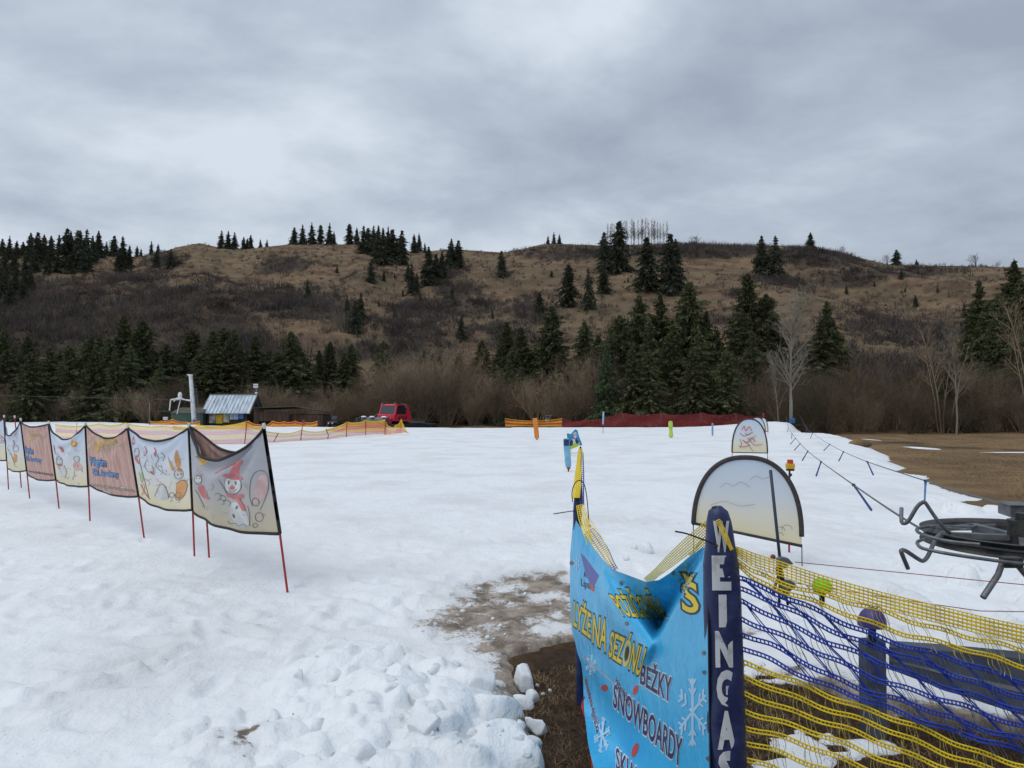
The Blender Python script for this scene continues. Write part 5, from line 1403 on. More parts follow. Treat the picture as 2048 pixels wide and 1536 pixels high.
m = M(); c = P(2045, 1031, 4.6); m.bbox(c + Vector((.12, 0, .03)), (.42, .2, .075), .006, R(-14)); m.bbox(c + Vector((.0, .02, -.085)), (.08, .1, .12), .006, R(-14)); m.box(c + Vector((-.06, -.02, .078)), (.14, .2, .006), R(-14)); m.build("bearing_box", m_steel, o_w)
m = M(); c = P(2022, 1124, 3.48); m.bbox(c, (.09, .05, .05), .004); m.build("bracket", m_steeld, o_w)

def lx_in(y): return 2.38 + .369 * (y - 4)
IN = [(4.0,.87),(5.35,.805),(8.2,.71),(13.9,.543),(19.4,.41),(25,.33),(30.5,.285),(36.6,.27),(46,.32),(55.6,1.02)]
def inner(y): return Vector((lx_in(y), y, float(np.interp(y, [a for a, b in IN], [b for a, b in IN]))))
OUT = [(3.65,.87),(5.6,.788),(9.34,.64),(15.2,.444),(20.4,.335),(25.5,.28),(31,.26),(36.9,.27),(43.8,.32),(55.2,1.02)]
def outer(y): return Vector((3.32 + .369 * (y - 3.65), y, float(np.interp(y, [a for a, b in OUT], [b for a, b in OUT]))))
inp = smooth([tuple(inner(a)) for a, b in IN[:-1]] + [tuple(inner(55.6))], 5); outp = smooth([tuple(outer(a)) for a, b in OUT], 5)
wrap = circ(WC, .465, WZ, 24, 160, 340 + 5)
m = M(); m.tube(list(reversed(inp)) + [tuple(p) for p in wrap[2:-2]] + outp, [.0085] * len(inp) + [.0085] * len(wrap[2:-2]) + [.0085] * len(outp), 5)
tag(m.build("tow_rope", mat("grey_rope", (0.10, 0.11, 0.125), .8, (0.16, 0.165, 0.17), scale=60), None, True, origin=(2.38, 4, .87)), "long grey tow rope running up both sides of the tow track", "rope")
m_strap = mat("blue_strap", (0.060, 0.105, 0.29), .55, (0.04, 0.075, 0.22), scale=12)
m_straps = mat("sky_blue_strap", (0.10, 0.24, 0.48), .55, (0.07, 0.18, 0.4), scale=12)
ORD = ["nearest", "second", "third", "fourth", "fifth", "sixth", "seventh"]
def strap(p, ex, ey, lab, wide=False):
    q = P(ex, ey, p.y - .05)
    o = thing("tow_strap", lab, "tow strap", p, "hanging tow straps")
    dist = p.y; r = max(.010, min(.016, .010 + .0004 * dist))
    m = M()
    if wide:
        m.tube([p, p.lerp(q, .25), q], [.020, .013, .011], 8); 
    else: m.tube([p, p.lerp(q, .06), p.lerp(q, .2), p.lerp(q, .95), q], [r * .5, r * 1.0, r * .85, r * 1.1, r * .4], 8)
    m.build("strap", m_straps if wide else m_strap, o, True, edge=60)
    m = M(); m.tube([p + Vector((-.01, -.03, .0)), p + Vector((.01, .03, -.002))], .019, 8); m.build("clamp", m_blkp, o, True)
for k, (y, ex, ey) in enumerate(((8.2,1744,1022),(13.9,1632,953),(19.4,1604,922),(25,1588,901),(30.5,1580,889),(36.6,1583,879),(46,1574,867))):
    strap(inner(y), ex, ey, ORD[k] + " blue strap on the inner run of the tow rope, counted from the wheel")
for k, (y, ex, ey) in enumerate(((9.34,1849,1006),(15.2,1747,951),(20.4,1677,923),(25.5,1647,902),(36.9,1619,881),(43.8,1612,868))):
    strap(outer(y), ex, ey, ORD[k] + (" sky blue" if k == 0 else " blue") + " strap on the outer run of the tow rope, counted from the wheel", k == 0)
# far machine of the tow
c = P(1583, 834, 56.0); zb = snow_z(c.x, c.y)
o = thing("tow_machine", "far tow machine with a blue box on a pale pole", "tow machine", (c.x, c.y, zb))
m = M(); m.tube([(c.x + .1, c.y, zb - .1), (c.x + .05, c.y, zb + 3.0)], .045, 8); m.build("pole", m_steel, o, True)
m_bbox = mat("blue_box_paint", (0.03, 0.17, 0.42), .4, (0.02, 0.12, 0.32))
m = M(); m.bbox((c.x, c.y - .12, zb + 1.15), (.40, .3, .42), .03); m.build("motor_box", m_bbox, o)
m = M(); m.box((c.x, c.y - .28, zb + 1.18), (.22, .02, .12)); m.build("panel", m_grey, o)
m = M(); m.tube(circ(Vector((c.x, c.y, 0)), .62, zb + .78, 20), .03, 6, closed=True); m.tube([(c.x - 1.0, c.y - .2, zb + .85), (c.x + 1.1, c.y - .1, zb + .8)], .03, 6); m.tube([(c.x - .9, c.y - .2, zb + .85), (c.x - 1.2, c.y - .3, zb + .3)], .025, 6); m.tube([(c.x + 1.0, c.y - .2, zb + .8), (c.x + 1.5, c.y - .4, zb + .0)], .025, 6); m.build("guard_frame", m_steeld, o, True)
m = M(); m.box((c.x, c.y, zb + .45), (.14, .14, 1.0)); m.build("stand", m_steeld, o)

# stop switch behind the large arch banner
b = P(1578, 1112, 7.9); b.z = snow_z(b.x, b.y)
o = thing("stop_switch", "yellow switch box with a red top on a red pole behind the large arch banner", "stop switch", b)
t = P(1579, 934, 7.9)
m = M(); m.tube([b - Vector((0, 0, .1)), t], .011, 8); m.build("pole", m_red, o, True)
m = M(); m.bbox(t + Vector((0, -.02, .012)), (.088, .07, .062), .012); m.build("box", mat("signal_yellow", (0.72, 0.42, 0.02), .4), o)
m = M(); m.bbox(t + Vector((0, -.02, -.03)), (.075, .06, .02), .004); m.build("lower_half", m_blkp, o)
m = M(); m.tube([t + Vector((0, -.02, .04)), t + Vector((0, -.02, .082))], [.034, .030], 14); m.build("button", mat("signal_red", (0.60, 0.05, 0.03), .4), o, True, edge=40)
m = M(); m.ell(t + Vector((.0, -.02, -.085)), (.02, .02, .02), 10, 7); m.tube(smooth([t + Vector((.0, -.02, -.1)), t + Vector((-.03, -.02, -.2)), t + Vector((.005, 0, -.5))], 4), .005, 5); m.build("cord_ball", m_blkp, o, True)

# cord barrier in front of the tow: pole with two grey clamps, red cords
Yp = 3.75
b = P(1571, 1380, Yp); b.z = -.06
o = thing("barrier_pole", "thin dark pole with two grey clamps behind the yellow net", "pole", b)
m = M(); m.tube([P(1541, 940, Yp), P(1559, 1110, Yp), P(1572, 1200, Yp)], .0085, 8); m.build("rod", mat("dark_blue_rod", (0.035, 0.05, 0.075), .4), o, True)
for cy in (1122, 1168):
    m = M(); c = P(1567 + (cy - 1122) * .2, cy, Yp - .02)
    prof = [(-.030,-.03),(-.034,.012),(-.012,.022),(.02,.016),(.045,-.012),(.02,-.018),(.004,-.034)]
    vs = [c + Vector((x, -.018, z)) for x, z in prof] + [c + Vector((x, .018, z)) for x, z in prof]; n = len(prof)
    m.add(vs, [tuple(range(n)), tuple(range(2 * n - 1, n - 1, -1))] + [(i, i + n, (i + 1) % n + n, (i + 1) % n) for i in range(n)]); m.build("clamp", m_grey, o)
m = M(); m.ell(P(1546, 1114, Yp - .03), (.014, .014, .014), 10, 7); m.build("screw", mat("dull_red_knob", (0.22, 0.05, 0.05), .5), o, True)
m = M()
for x, y in ((1545,1190),(1558,1215),(1576,1210)): m.tube([P(1560, 1140, Yp), P(x, y, Yp - .1 if x < 1550 else Yp)], .007, 6)
m.tube([P(1556, 1135, Yp), P(1572, 1190, Yp)], .016, 8); m.build("folded_legs", m_blkp, o, True)
m_cord = mat("red_cord", (0.36, 0.10, 0.12), .7)
for lab, pts in (("upper thin red cord running from the grey clamp to the right", [(1590,1124,3.72),(1760,1141,3.55),(1960,1161,3.35),(2200,1184,3.1)]), ("lower thin red cord behind the top of the net", [(1590,1166,3.72),(1780,1196,3.6),(1960,1222,3.5),(2200,1226,3.3)])):
    m = M(); m.tube([P(*p) for p in pts], .0022, 5); tag(m.build("barrier_string", m_cord, None, True, origin=P(*pts[0])), lab, "cord")

# knobs on stalks behind the net and the steel beam
def knob(px, py, rpx, foot, Y, col, lab, dome):
    c = P(px, py, Y); r = rpx / FPX * Y; f = P(px, foot, Y)
    o = thing("marker_ball", lab, "knob", f)
    m = M()
    if dome: m.ell(c + Vector((0, 0, -r * .55)), (r, r, r * 1.35), 20, 10, 0, 90)
    else: m.ell(c, (r, r, r * .95), 20, 14, -38, 90)
    m.build("head", col, o, True, edge=60)
    m = M(); m.tube([c + Vector((0, 0, -r * .5)), f], r * .28, 10); m.build("stem", m_blkp, o, True)
knob(1644, 1173, 18.5, 1208, 3.55, mat("lime_plastic", (0.08, 0.70, 0.03), .45, (0.07, 0.62, 0.03)), "round lime green knob behind the yellow band of the net", False)
knob(1744, 1236, 27, 1290, 3.62, mat("purple_plastic", (0.055, 0.045, 0.17), .4, (0.07, 0.055, 0.2)), "dark purple dome knob on top of the grey beam post", True)
b = P(1750, 1430, 3.64); b.z = -.06
o = thing("steel_beam", "dark grey steel beam on a drilled post behind the net", "beam", b)
m_beam = mat("weathered_grey_steel", (0.052, 0.062, 0.092), .6, (0.09, 0.102, 0.13), scale=5, bump=.2, bscale=30, spec=.4)
t = P(1748, 1282, 3.64)
m = M(); m.bbox(((t.x + b.x) / 2, 3.66, (t.z - .1) / 2), (.105, .08, t.z + .1), .005)
for k in range(5): m.tube([(t.x, 3.618, t.z - .09 - k * .055), (t.x, 3.612, t.z - .09 - k * .055)], .009, 8)
m.build("post", m_beam, o)
m = M(); c = []
for px, y0, y1, Y in ((1778,1294,1338,3.64),(1900,1303,1384,3.5),(2048,1318,1432,3.36),(2260,1345,1520,3.12)):
    a0, a1 = P(px, y0, Y), P(px, y1, Y); c.append((a0, a1))
vs = []
for a0, a1 in c: vs += [a0, a1, a1 + Vector((.06, .10, 0)), a0 + Vector((.06, .10, .0))]
m.add(vs, [(i * 4 + j, i * 4 + (j + 1) % 4, i * 4 + 4 + (j + 1) % 4, i * 4 + 4 + j) for i in range(3) for j in range(4)] + [(0, 1, 2, 3), (15, 14, 13, 12)]); m.build("beam", m_beam, o)
m = M()
vs = []
for a0, a1 in c: 
    q = a0.lerp(a1, .52); vs += [q + Vector((0, -.003, 0)), a0.lerp(a1, .60) + Vector((0, -.003, 0))]
m.add(vs, [(2 * i, 2 * i + 1, 2 * i + 3, 2 * i + 2) for i in range(3)]); m.build("groove", mat("bright_scraped_steel", (0.22, 0.225, 0.23), .5), o)

# ------------------------------------------------------------------ foam markers and signs on the piste
def pillar(px0, py0, px1, py1, wpx, col, lab, name, cat, round_=False, stake=0, Y=None, lumpy=0, deep=.6):
    f = Gsnow(px1, py1 + stake) if Y is None else P(px1, py1 + stake, Y)
    Y = f.y; a, b = P(px0, py0, Y), P(px1, py1, Y); w = wpx / FPX * Y
    o = thing(name, lab, cat, f)
    m = M()
    ax = (a - b); L = ax.length; ax.normalize(); s = Vector((1, 0, 0)); s = (s - ax * s.dot(ax)).normalized(); d = ax.cross(s)
    n = 14; K = 12; vs = []
    for i in range(K + 1):
        t = i / K; e = min(1, .82 + 3 * min(t, 1 - t) * (1.0))
        if round_: e *= 1 + lumpy * math.sin(t * 9 + 1)
        for j in range(n):
            q = 2 * math.pi * j / n; pw = 2 if round_ else 5
            cx, cy = math.cos(q), math.sin(q)
            cx, cy = math.copysign(abs(cx) ** (2 / pw), cx), math.copysign(abs(cy) ** (2 / pw), cy)
            vs.append(b + ax * (L * t) + (s * cx + d * cy * deep) * (w / 2 * e))
    m.add(vs, [(i * n + j, i * n + (j + 1) % n, (i + 1) * n + (j + 1) % n, (i + 1) * n + j) for i in range(K) for j in range(n)] + [tuple(range(n - 1, -1, -1)), tuple(K * n + j for j in range(n))])
    m.build("body", col, o, True, edge=50)
    m = M(); m.tube([b + ax * .02, f - Vector((0, 0, .08))], max(w * .12, .014), 8); m.build("stake", m_blkp, o, True)
    return o, Y, a, b, w
m_or = mat("orange_foam", (0.72, 0.26, 0.03), .6, (0.62, 0.20, 0.03), scale=9)
pillar(1070, 836, 1074, 877, 9.5, m_or, "orange foam pillar leaning on the far piste", "foam_pillar", "pillar", stake=3)
o, Y, a_, b_2, w = pillar(1132, 877, 1137, 934, 12.5, mat("light_blue_print", (0.16, 0.40, 0.58), .55, (0.30, 0.52, 0.66), scale=2.2, lo=.46, hi=.54), "blue printed foam pillar beside the panda sign", "foam_pillar", "pillar", stake=9)
m = M(); q = a_.lerp(b_2, .14); m.box(q + Vector((0, -w * .32, 0)), (w * .8, .01, (a_ - b_2).length * .22)); m.build("label_patch", ink["navy"], o)
m = M(); q = b_2 + Vector((0, 0, -.03)); m.tube([q + Vector((0, 0, .03)), q + Vector((0, 0, -.02))], w * .3, 8); m.build("red_collar", m_red, o)
pillar(1341, 842, 1342, 874, 8, mat("lime_foam", (0.46, 0.62, 0.10), .6, (0.38, 0.52, 0.08), scale=4), "lime green inflated figure-like marker on the far piste", "foam_marker", "marker", True, 2, None, .16, 1)
pillar(1207, 823, 1206, 849, 3.6, mat("pale_blue_foam", (0.33, 0.47, 0.66), .6), "pale blue banner pole in front of the dark red net", "marker_pole", "pole", True, 18)
pillar(1425, 846, 1425, 871, 3.8, mat("grey_blue_foam", (0.24, 0.36, 0.58), .6), "short blue marker pole on the far piste left of the arched banners", "marker_pole", "pole", True, 1)
# sign board cut out as a figure on a lime board
f = Gsnow(1148, 912); Y = f.y
o = thing("cutout_sign", "blue cut-out sign of a black and white figure on a lime board", "sign", f)
class Pl:
    def at(s, px, py, off=0): return P(px, py, Y - off)
def slab(poly, th, mt, name, front):
    k = len(poly); m = M(); a = [P(x, y, Y - front) for x, y in poly]; b = [P(x, y, Y - front + th) for x, y in poly]
    m.add(a + b, [tuple(range(k)), tuple(range(2 * k - 1, k - 1, -1))] + [(i, i + k, (i + 1) % k + k, (i + 1) % k) for i in range(k)]); return m.build(name, mt, o)
slab(smooth([(1134,867),(1141,868),(1146,863),(1150,859),(1155,861),(1158,872),(1164,888),(1163,891),(1152,890),(1140,894),(1136,884)], 3, True), .03, mat("cyan_board", (0.03, 0.28, 0.50), .5), "board", 0)
slab(smooth([(1138,894),(1150,887),(1160,885),(1157,892),(1146,897),(1138,899)], 3, True), .02, mat("lime_board", (0.44, 0.58, 0.06), .5), "lime_base", .025)
slab(smooth([(1146,868),(1150,864),(1154,868),(1153,874),(1149,876)], 3, True), .01, ink["white"], "face", .02)
slab(oval(1148.5,883,5,7), .01, ink["white"], "belly", .02)
slab(oval(1142.5,886,3.5,6,15), .01, ink["navy"], "limb", .03); slab(oval(1153.5,883,2.6,5,-20), .01, ink["navy"], "limb", .03); slab(oval(1148,869.5,1,1.6), .006, ink["navy"], "eye", .027); slab(oval(1152.3,869.5,1,1.6), .006, ink["navy"], "eye", .027); slab(oval(1149,877.5,2.5,1.2), .006, ink["red"], "scarf", .03)
m = M()
for x in (1142, 1160): m.tube([P(x, 893, Y + .03), Vector((P(x, 893, Y).x, Y + .03, f.z - .05))], .014, 6)
m.tube([P(1141, 906, Y), P(1162, 906, Y)], .02, 6); m.build("frame", m_white, o, True)

# ------------------------------------------------------------------ far safety nets
def net_mat(name, ca, cb, bands, alpha, dens=60):
    m, nt, b = new_mat(name)
    uvn = nt.nodes.new("ShaderNodeUVMap"); uvn.uv_map = "UVMap"
    sp = nt.nodes.new("ShaderNodeSeparateXYZ"); nt.links.new(uvn.outputs[0], sp.inputs[0])
    w = _math(nt, 'FRACT', _math(nt, 'MULTIPLY', sp.outputs[1], bands))
    c = _mix(nt, _math(nt, 'GREATER_THAN', w, .5), ca, cb); nt.links.new(c, b.inputs['Base Color'])
    b.inputs['Roughness'].default_value = .7
    # woven mesh: cords every few centimetres
    ga = _math(nt, 'LESS_THAN', _math(nt, 'FRACT', _math(nt, 'MULTIPLY', sp.outputs[0], dens)), .5)
    gb = _math(nt, 'LESS_THAN', _math(nt, 'FRACT', _math(nt, 'MULTIPLY', sp.outputs[1], 34)), .42)
    hole = _math(nt, 'MAXIMUM', ga, gb)
    nz = _noise(nt, 1.2, 3)
    al = _math(nt, 'MULTIPLY', hole, _math(nt, 'ADD', alpha - .18, _math(nt, 'MULTIPLY', nz, .36)))
    nt.links.new(al, b.inputs['Alpha']); return m
m_nyr = net_mat("yellow_red_net", (0.85, 0.45, 0.03), (0.72, 0.07, 0.03), 2.0, 1.1)
m_nyo = net_mat("orange_net", (0.80, 0.22, 0.02), (0.85, 0.50, 0.03), 1.0, 1.1)
m_npk = net_mat("faded_net", (0.68, 0.18, 0.24), (0.85, 0.58, 0.08), 2.0, .74)
m_nrd = net_mat("dark_red_net", (0.27, 0.025, 0.028), (0.22, 0.02, 0.025), 1.0, 1.15)
m_ytop = mat("yellow_net_edge", (0.78, 0.58, 0.04), .6)
def far_net(label, pts, mt, ground=True, sag=.08, edge=True, edge_m=None, seg=6, dense=60, lift=.05, flat_bottom=True):
    """pts: photo top (x, y), photo bottom y, depth"""
    tops, bots = [], []
    for i in range(len(pts)):
        x, yt, yb, Y = pts[i]
        tops.append(P(x, yt, Y)); bots.append(P(x, yb, Y))
    o = thing("safety_net", label, "net", bots[len(bots) // 2])
    m = M(); m.uv = []; T = []; u = 0; cols = []
    for i in range(len(pts) - 1):
        for k in range(seg + (1 if i == len(pts) - 2 else 0)):
            t = k / seg; s = 4 * t * (1 - t)
            a = tops[i].lerp(tops[i + 1], t) - Vector((0, 0, sag * s)); b = bots[i].lerp(bots[i + 1], t) + Vector((0, 0, .02 * s))
            if cols: u += (a - cols[-1][0]).length
            cols.append((a, b, u))
    nv = 7
    for (a, b, u) in cols:
        for j in range(nv):
            f = j / (nv - 1); p = a.lerp(b, f); p.y += .05 * math.sin(u * 1.7 + f * 3)
            m.v.append(tuple(p)); m.uv.append((u / 2.4, 1 - f))
    n = len(cols); m.f = [(i * nv + j, i * nv + j + 1, (i + 1) * nv + j + 1, (i + 1) * nv + j) for i in range(n - 1) for j in range(nv - 1)]
    m.build("mesh", mt, o)
    if edge:
        m = M(); m.tube([c[0] for c in cols], .022 if edge_m is None else .012, 5); m.tube([c[1] for c in cols], .010, 4); m.build("edge_rope", edge_m or m_ytop, o)
    return o
def stake(px0, y0, px1, y1, Y, label, mt=None, r=.02, group=None, kink=False):
    a, b = P(px0, y0, Y - .06), P(px1, y1, Y - .06)
    m = M(); mid = a.lerp(b, .55) + (Vector((.08, 0, 0)) if kink else Vector((0, 0, 0)))
    m.tube([a, mid, b], r, 6); tag(m.build("net_pole", mt or m_red, None, True, origin=b), label, "pole", group)
# long net across the left half: base row
FRONT = [(110,849,880,33.5),(200,848,884,32.2),(250,846,886,31.5),(330,852,888,31),(400,851,889,31),(491,846,888,31.5),(553,866,884,33),(603,860,881,34.5),(652,861,879,36),(694,844,873,38),(732,841,870,40),(771,839,868,42)]
far_net("long faded pink and yellow net crossing the snow behind the banner fence", FRONT, m_npk, sag=.10)
for i, (x0, y0, x1, y1, Y, kk) in enumerate(((494,842,489,892,31.5,False),(557,866,547,884,33,False),(606,840,601,884,34.5,False),(652,858,655,880,36,True),(694,843,693,874,38,False),(732,840,731,870,40,False),(771,836,770,870,42,False))):
    stake(x0, y0, x1, y1, Y, "thin red stake holding the long faded net on the snow", None, .022, "red stakes of the faded net", kk)
stake(154, 846, 152, 880, 33, "grey stake of the faded net seen between the fence banners", m_grey, .015)
far_net("bright orange and yellow net heaped at the right end of the faded net", [(771,842,869,42),(780,853,868,41.8),(792,850,867,41.6),(803,838,866,42),(806,848,865,41.5),(818,866,866,41.3)], m_nyo, sag=.12)
far_net("yellow and red net tied in front of the groomer", [(652,859,862,46),(694,845,866,46),(732,842,866,46),(771,841,866,46)], m_nyr, sag=.07)
far_net("yellow and red net in front of the hut, nearer row", [(345,852,862,52),(425,853,862,52),(497,842,860,52),(520,849,860,52),(531,854,860,52)], m_nyr, sag=.10)
far_net("yellow and red net in front of the green cabin", [(299,841,853,66),(322,842,853,66),(345,838,854,66),(372,844,856,66),(400,842,858,66)], m_nyr, sag=.12)
far_net("yellow and red net standing before the dark shed", [(520,856,861,60),(545,842,861,60),(568,843,860,60),(590,842,860,60),(612,845,860,60),(635,842,859,60)], m_nyr, sag=.10)
stake(608, 839, 608, 861, 59, "red stake of the net before the dark shed", None, .03)
far_net("yellow and red net at the far piste edge left of the dark red net", [(1010,837,853,61),(1066,842,853,61),(1124,837,853,61)], m_nyr, sag=.06)
far_net("long dark red net along the far edge of the piste", [(1124,837,853,61),(1172,840,853,61),(1244,826,853,61),(1322,827,853,61),(1402,826,853,61),(1472,827,853,61),(1528,832,853,61)], m_nrd, sag=.18, edge_m=m_red)
for x in (1010, 1124, 1244, 1322, 1402, 1472): stake(x, float(np.interp(x, (1010,1124,1244,1322,1402,1472), (837,837,826,827,826,827))) - .5, x + (10 if x == 1244 else 0), 854, 61, "thin dark stake of the nets along the far edge of the piste", m_grey, .016, "dark stakes at the far piste edge")
stake(1527, 826, 1528, 850, 60.8, "thick red stake at the right end of the dark red net", None, .07)
o = thing("small_trestle", "small pale frame standing behind the yellow and red net at centre", "frame", P(1098, 852, 63))
m = M()
for p in (((1091,831),(1105,831)),((1093,831),(1093,852)),((1103,831),(1097,840)),((1097,840),(1097,852)),((1091,831),(1098,841))): m.tube([P(*p[0], 63), P(*p[1], 63)], .035, 5)
m.build("bars", m_grey, o)
m = M(); m.bbox(P(1094, 842, 63.1), (.3, .1, .4), .02); m.build("panel", m_whitep, o)

# ------------------------------------------------------------------ lift station, hut, vehicles
GZ = -.62
m_mpl, nt, b_ = new_mat("galvanised_roof_sheet")
rv = _vec(nt, 1, 1, 1)
wv = nt.nodes.new("ShaderNodeTexWave"); wv.wave_type = 'BANDS'; wv.bands_direction = 'X'; wv.inputs['Scale'].default_value = 1.0; nt.links.new(rv, wv.inputs['Vector'])
c = _mix(nt, _ramp(nt, _noise(nt, 1.6, 5, .6, _vec(nt, 2.2, .5, .5)), .42, .62), (0.47, 0.53, 0.58), (0.28, 0.35, 0.42))
c = _mix(nt, _ramp(nt, _noise(nt, 1.1, 3, .6, _vec(nt, 3.0, .35, .35)), .66, .74), c, (0.28, 0.16, 0.14))
nt.links.new(c, b_.inputs['Base Color']); b_.inputs['Roughness'].default_value = .5; b_.inputs['Metallic'].default_value = .25
m_dw, nt, b_ = new_mat("dark_planks")
pv = _noise(nt, 1.0, 4, .6, _vec(nt, 7, 7, .6))
c = _mix(nt, _ramp(nt, pv, .35, .65), (0.060, 0.040, 0.030), (0.026, 0.020, 0.017))
nt.links.new(c, b_.inputs['Base Color']); b_.inputs['Roughness'].default_value = .85
m_dw2, nt, b_ = new_mat("brown_planks")
pv = _noise(nt, 1.0, 5, .65, _vec(nt, 9, 9, .5))
c = _mix(nt, _ramp(nt, pv, .38, .62), (0.115, 0.060, 0.040), (0.040, 0.027, 0.021))
nt.links.new(c, b_.inputs['Base Color']); b_.inputs['Roughness'].default_value = .85
hx0, hx1, yf, yr, yb = -30.15, -26.2, 70.3, 71.9, 73.5
ze, zr = 1.42, 2.86
o_h = thing("ski_hut", "dark wooden ski hut with a grey metal gable roof and notices under the eave", "hut", ((hx0 + hx1) / 2, yr, GZ))
m = M(); vs = [(hx0, yf, GZ), (hx1, yf, GZ), (hx1, yb, GZ), (hx0, yb, GZ), (hx0, yf, ze), (hx1, yf, ze), (hx1, yb, ze), (hx0, yb, ze), (hx0, yr, zr - .08), (hx1, yr, zr - .08)]
m.add(vs, [(0, 1, 5, 4), (2, 3, 7, 6), (1, 2, 6, 9, 5), (3, 0, 4, 8, 7)]); m.build("wall", m_dw, o_h)
def roof_slab(x0, x1, y0, z0, y1, z1, th, mt, name, ribs=0):
    m = M(); a = [(x0, y0, z0), (x1, y0, z0), (x1, y1, z1), (x0, y1, z1)]
    m.add(a + [(x, y, z - th) for x, y, z in a], [(0, 1, 2, 3), (7, 6, 5, 4), (0, 4, 5, 1), (1, 5, 6, 2), (2, 6, 7, 3), (3, 7, 4, 0)])
    for k in range(ribs + 1):
        x = lerp(x0 + .03, x1 - .03, k / max(ribs, 1)); m.tube([(x, y0, z0 + .02), (x, y1, z1 + .02)], .03, 5)
    return m.build(name, mt, o_h)
dzf = (zr - ze) / (yr - yf)
roof_slab(hx0 - .45, hx1 + .4, yf - .45, ze - .45 * dzf * .9, yr, zr + .02, .06, m_mpl, "roof", 13)
roof_slab(hx0 - .45, hx1 + .4, yr + .004, zr + .016, yb + .45, ze - .4, .06, m_mpl, "roof", 13)
m = M(); m.tube([(hx0 - .46, yr, zr + .04), (hx1 + .41, yr, zr + .04)], .06, 6); m.build("ridge_cap", m_steel, o_h)
m = M()
for a, b in (((yf - .45, ze - .5), (yr, zr - .02)), ((yr, zr - .02), (yb + .45, ze - .5))): m.tube([(hx1 + .42, a[0], a[1]), (hx1 + .42, b[0], b[1])], .06, 4)
m.build("verge_board", m_dw2, o_h)
m = M(); m.box((hx1 + .01, yr, 1.95), (.03, .05, 1.7)); m.build("gable_batten", m_dw2, o_h)
pb = {k: mat("board_" + k, c, .6, c2, scale=3, lo=.4, hi=.6) for k, c, c2 in (("grey", (0.48, 0.46, 0.40), (0.20, 0.20, 0.19)), ("yellow", (0.66, 0.44, 0.02), (0.58, 0.36, 0.02)), ("map", (0.62, 0.56, 0.38), (0.20, 0.36, 0.34)), ("white", (0.62, 0.66, 0.70), (0.44, 0.54, 0.68)), ("blue", (0.05, 0.17, 0.52), (0.10, 0.26, 0.6)))}
for k, x0, y0, x1, y1, lab in (("grey",419,826,431,846,"grey notice board"),("yellow",432,829,445,847,"yellow notice board"),("map",446,825,459,845,"notice board with a picture in an orange frame"),("white",460,825,476,839,"white notice board with blue text lines"),("blue",477,824,487,838,"blue notice board")):
    Y = yf - .06; a, b = P(x0, y0, Y), P(x1, y1, Y); c = (a + b) / 2; W, H = b.x - a.x, a.z - b.z
    m = M(); m.bbox(c, (W, .05, H), .012); s_ = m.build("notice_board", pb[k], o_h); s_["label"] = lab
    m = M()
    if k in ("grey", "map"):
        for dx, dz, sx, sz in ((0, H / 2 - .03, W, .06), (0, -H / 2 + .03, W, .06), (W / 2 - .03, 0, .06, H - .12), (-W / 2 + .03, 0, .06, H - .12)): m.box(c + Vector((dx, -.035, dz)), (sx, .03, sz))
        m.build("frame", pb["grey"] if k == "grey" else mat("board_frame", (0.55, 0.30, 0.05), .6), s_)
    elif k == "white":
        for q in range(4): m.box(c + Vector((0, -.03, H * (.3 - .2 * q))), (W * (.8 - .1 * (q % 2)), .008, H * .08))
        m.build("text_lines", ink["blue"], s_)
# lean-to shed
xs0, xs1 = -26.1, -19.0
o_s = thing("plank_shed", "low brown plank shed with an open dark bay right of the hut", "shed", ((xs0 + xs1) / 2, 72, GZ))
A = [P(508,815,70.0), P(590,812,70.0), P(652,823,71.5)]
m = M()
m.add([(A[0].x, 70, GZ), (A[0].x + .5, 70, GZ), (A[0].x + .5, 70, A[0].z - .1), (A[0].x, 70, A[0].z - .1)], [(0, 1, 2, 3)])
xm = P(578, 800, 70).x
m.box(((A[0].x + xm) / 2, 70.02, .72), (xm - A[0].x, .06, .95)); m.box(((xm + A[2].x) / 2, 70.4, .1), (A[2].x - xm, .06, 1.55)); m.box((A[0].x + .05, 70.05, .1), (.12, .12, 1.5)); m.box((-23.5, 70.05, .1), (.12, .12, 1.5)); m.box((xm, 70.05, .1), (.14, .14, 1.6))
m.build("wall", m_dw2, o_s)
m = M(); m.box(((A[0].x + A[2].x) / 2, 73.2, .1), (A[2].x - A[0].x, .06, 1.6)); m.box((A[2].x, 71.8, .05), (.06, 2.8, 1.5)); m.box((A[0].x + .02, 71.8, .1), (.06, 2.8, 1.6)); m.build("back_wall", m_dw, o_s)
m = M(); th = .09
for (a, b) in ((A[0], A[1]), (A[1], A[2])):
    vs = [Vector((a.x, a.y - .35, a.z)), Vector((b.x, b.y - .35, b.z)), Vector((b.x, 73.5, b.z - .15)), Vector((a.x, 73.5, a.z - .15))]
    m.add(vs + [v - Vector((0, 0, th)) for v in vs], [(0, 1, 2, 3), (7, 6, 5, 4), (0, 4, 5, 1), (1, 5, 6, 2), (2, 6, 7, 3), (3, 7, 4, 0)])
m.build("roof", mat("tar_paper_roof", (0.10, 0.085, 0.075), .8, (0.06, 0.052, 0.05), scale=2), o_s)
m = M(); m.bbox(P(530, 845, 71.5), (1.2, .8, .7), .05); m.bbox(P(562, 845, 71.6), (.9, .7, .9), .05); m.build("stored_crate", m_dw, o_s)
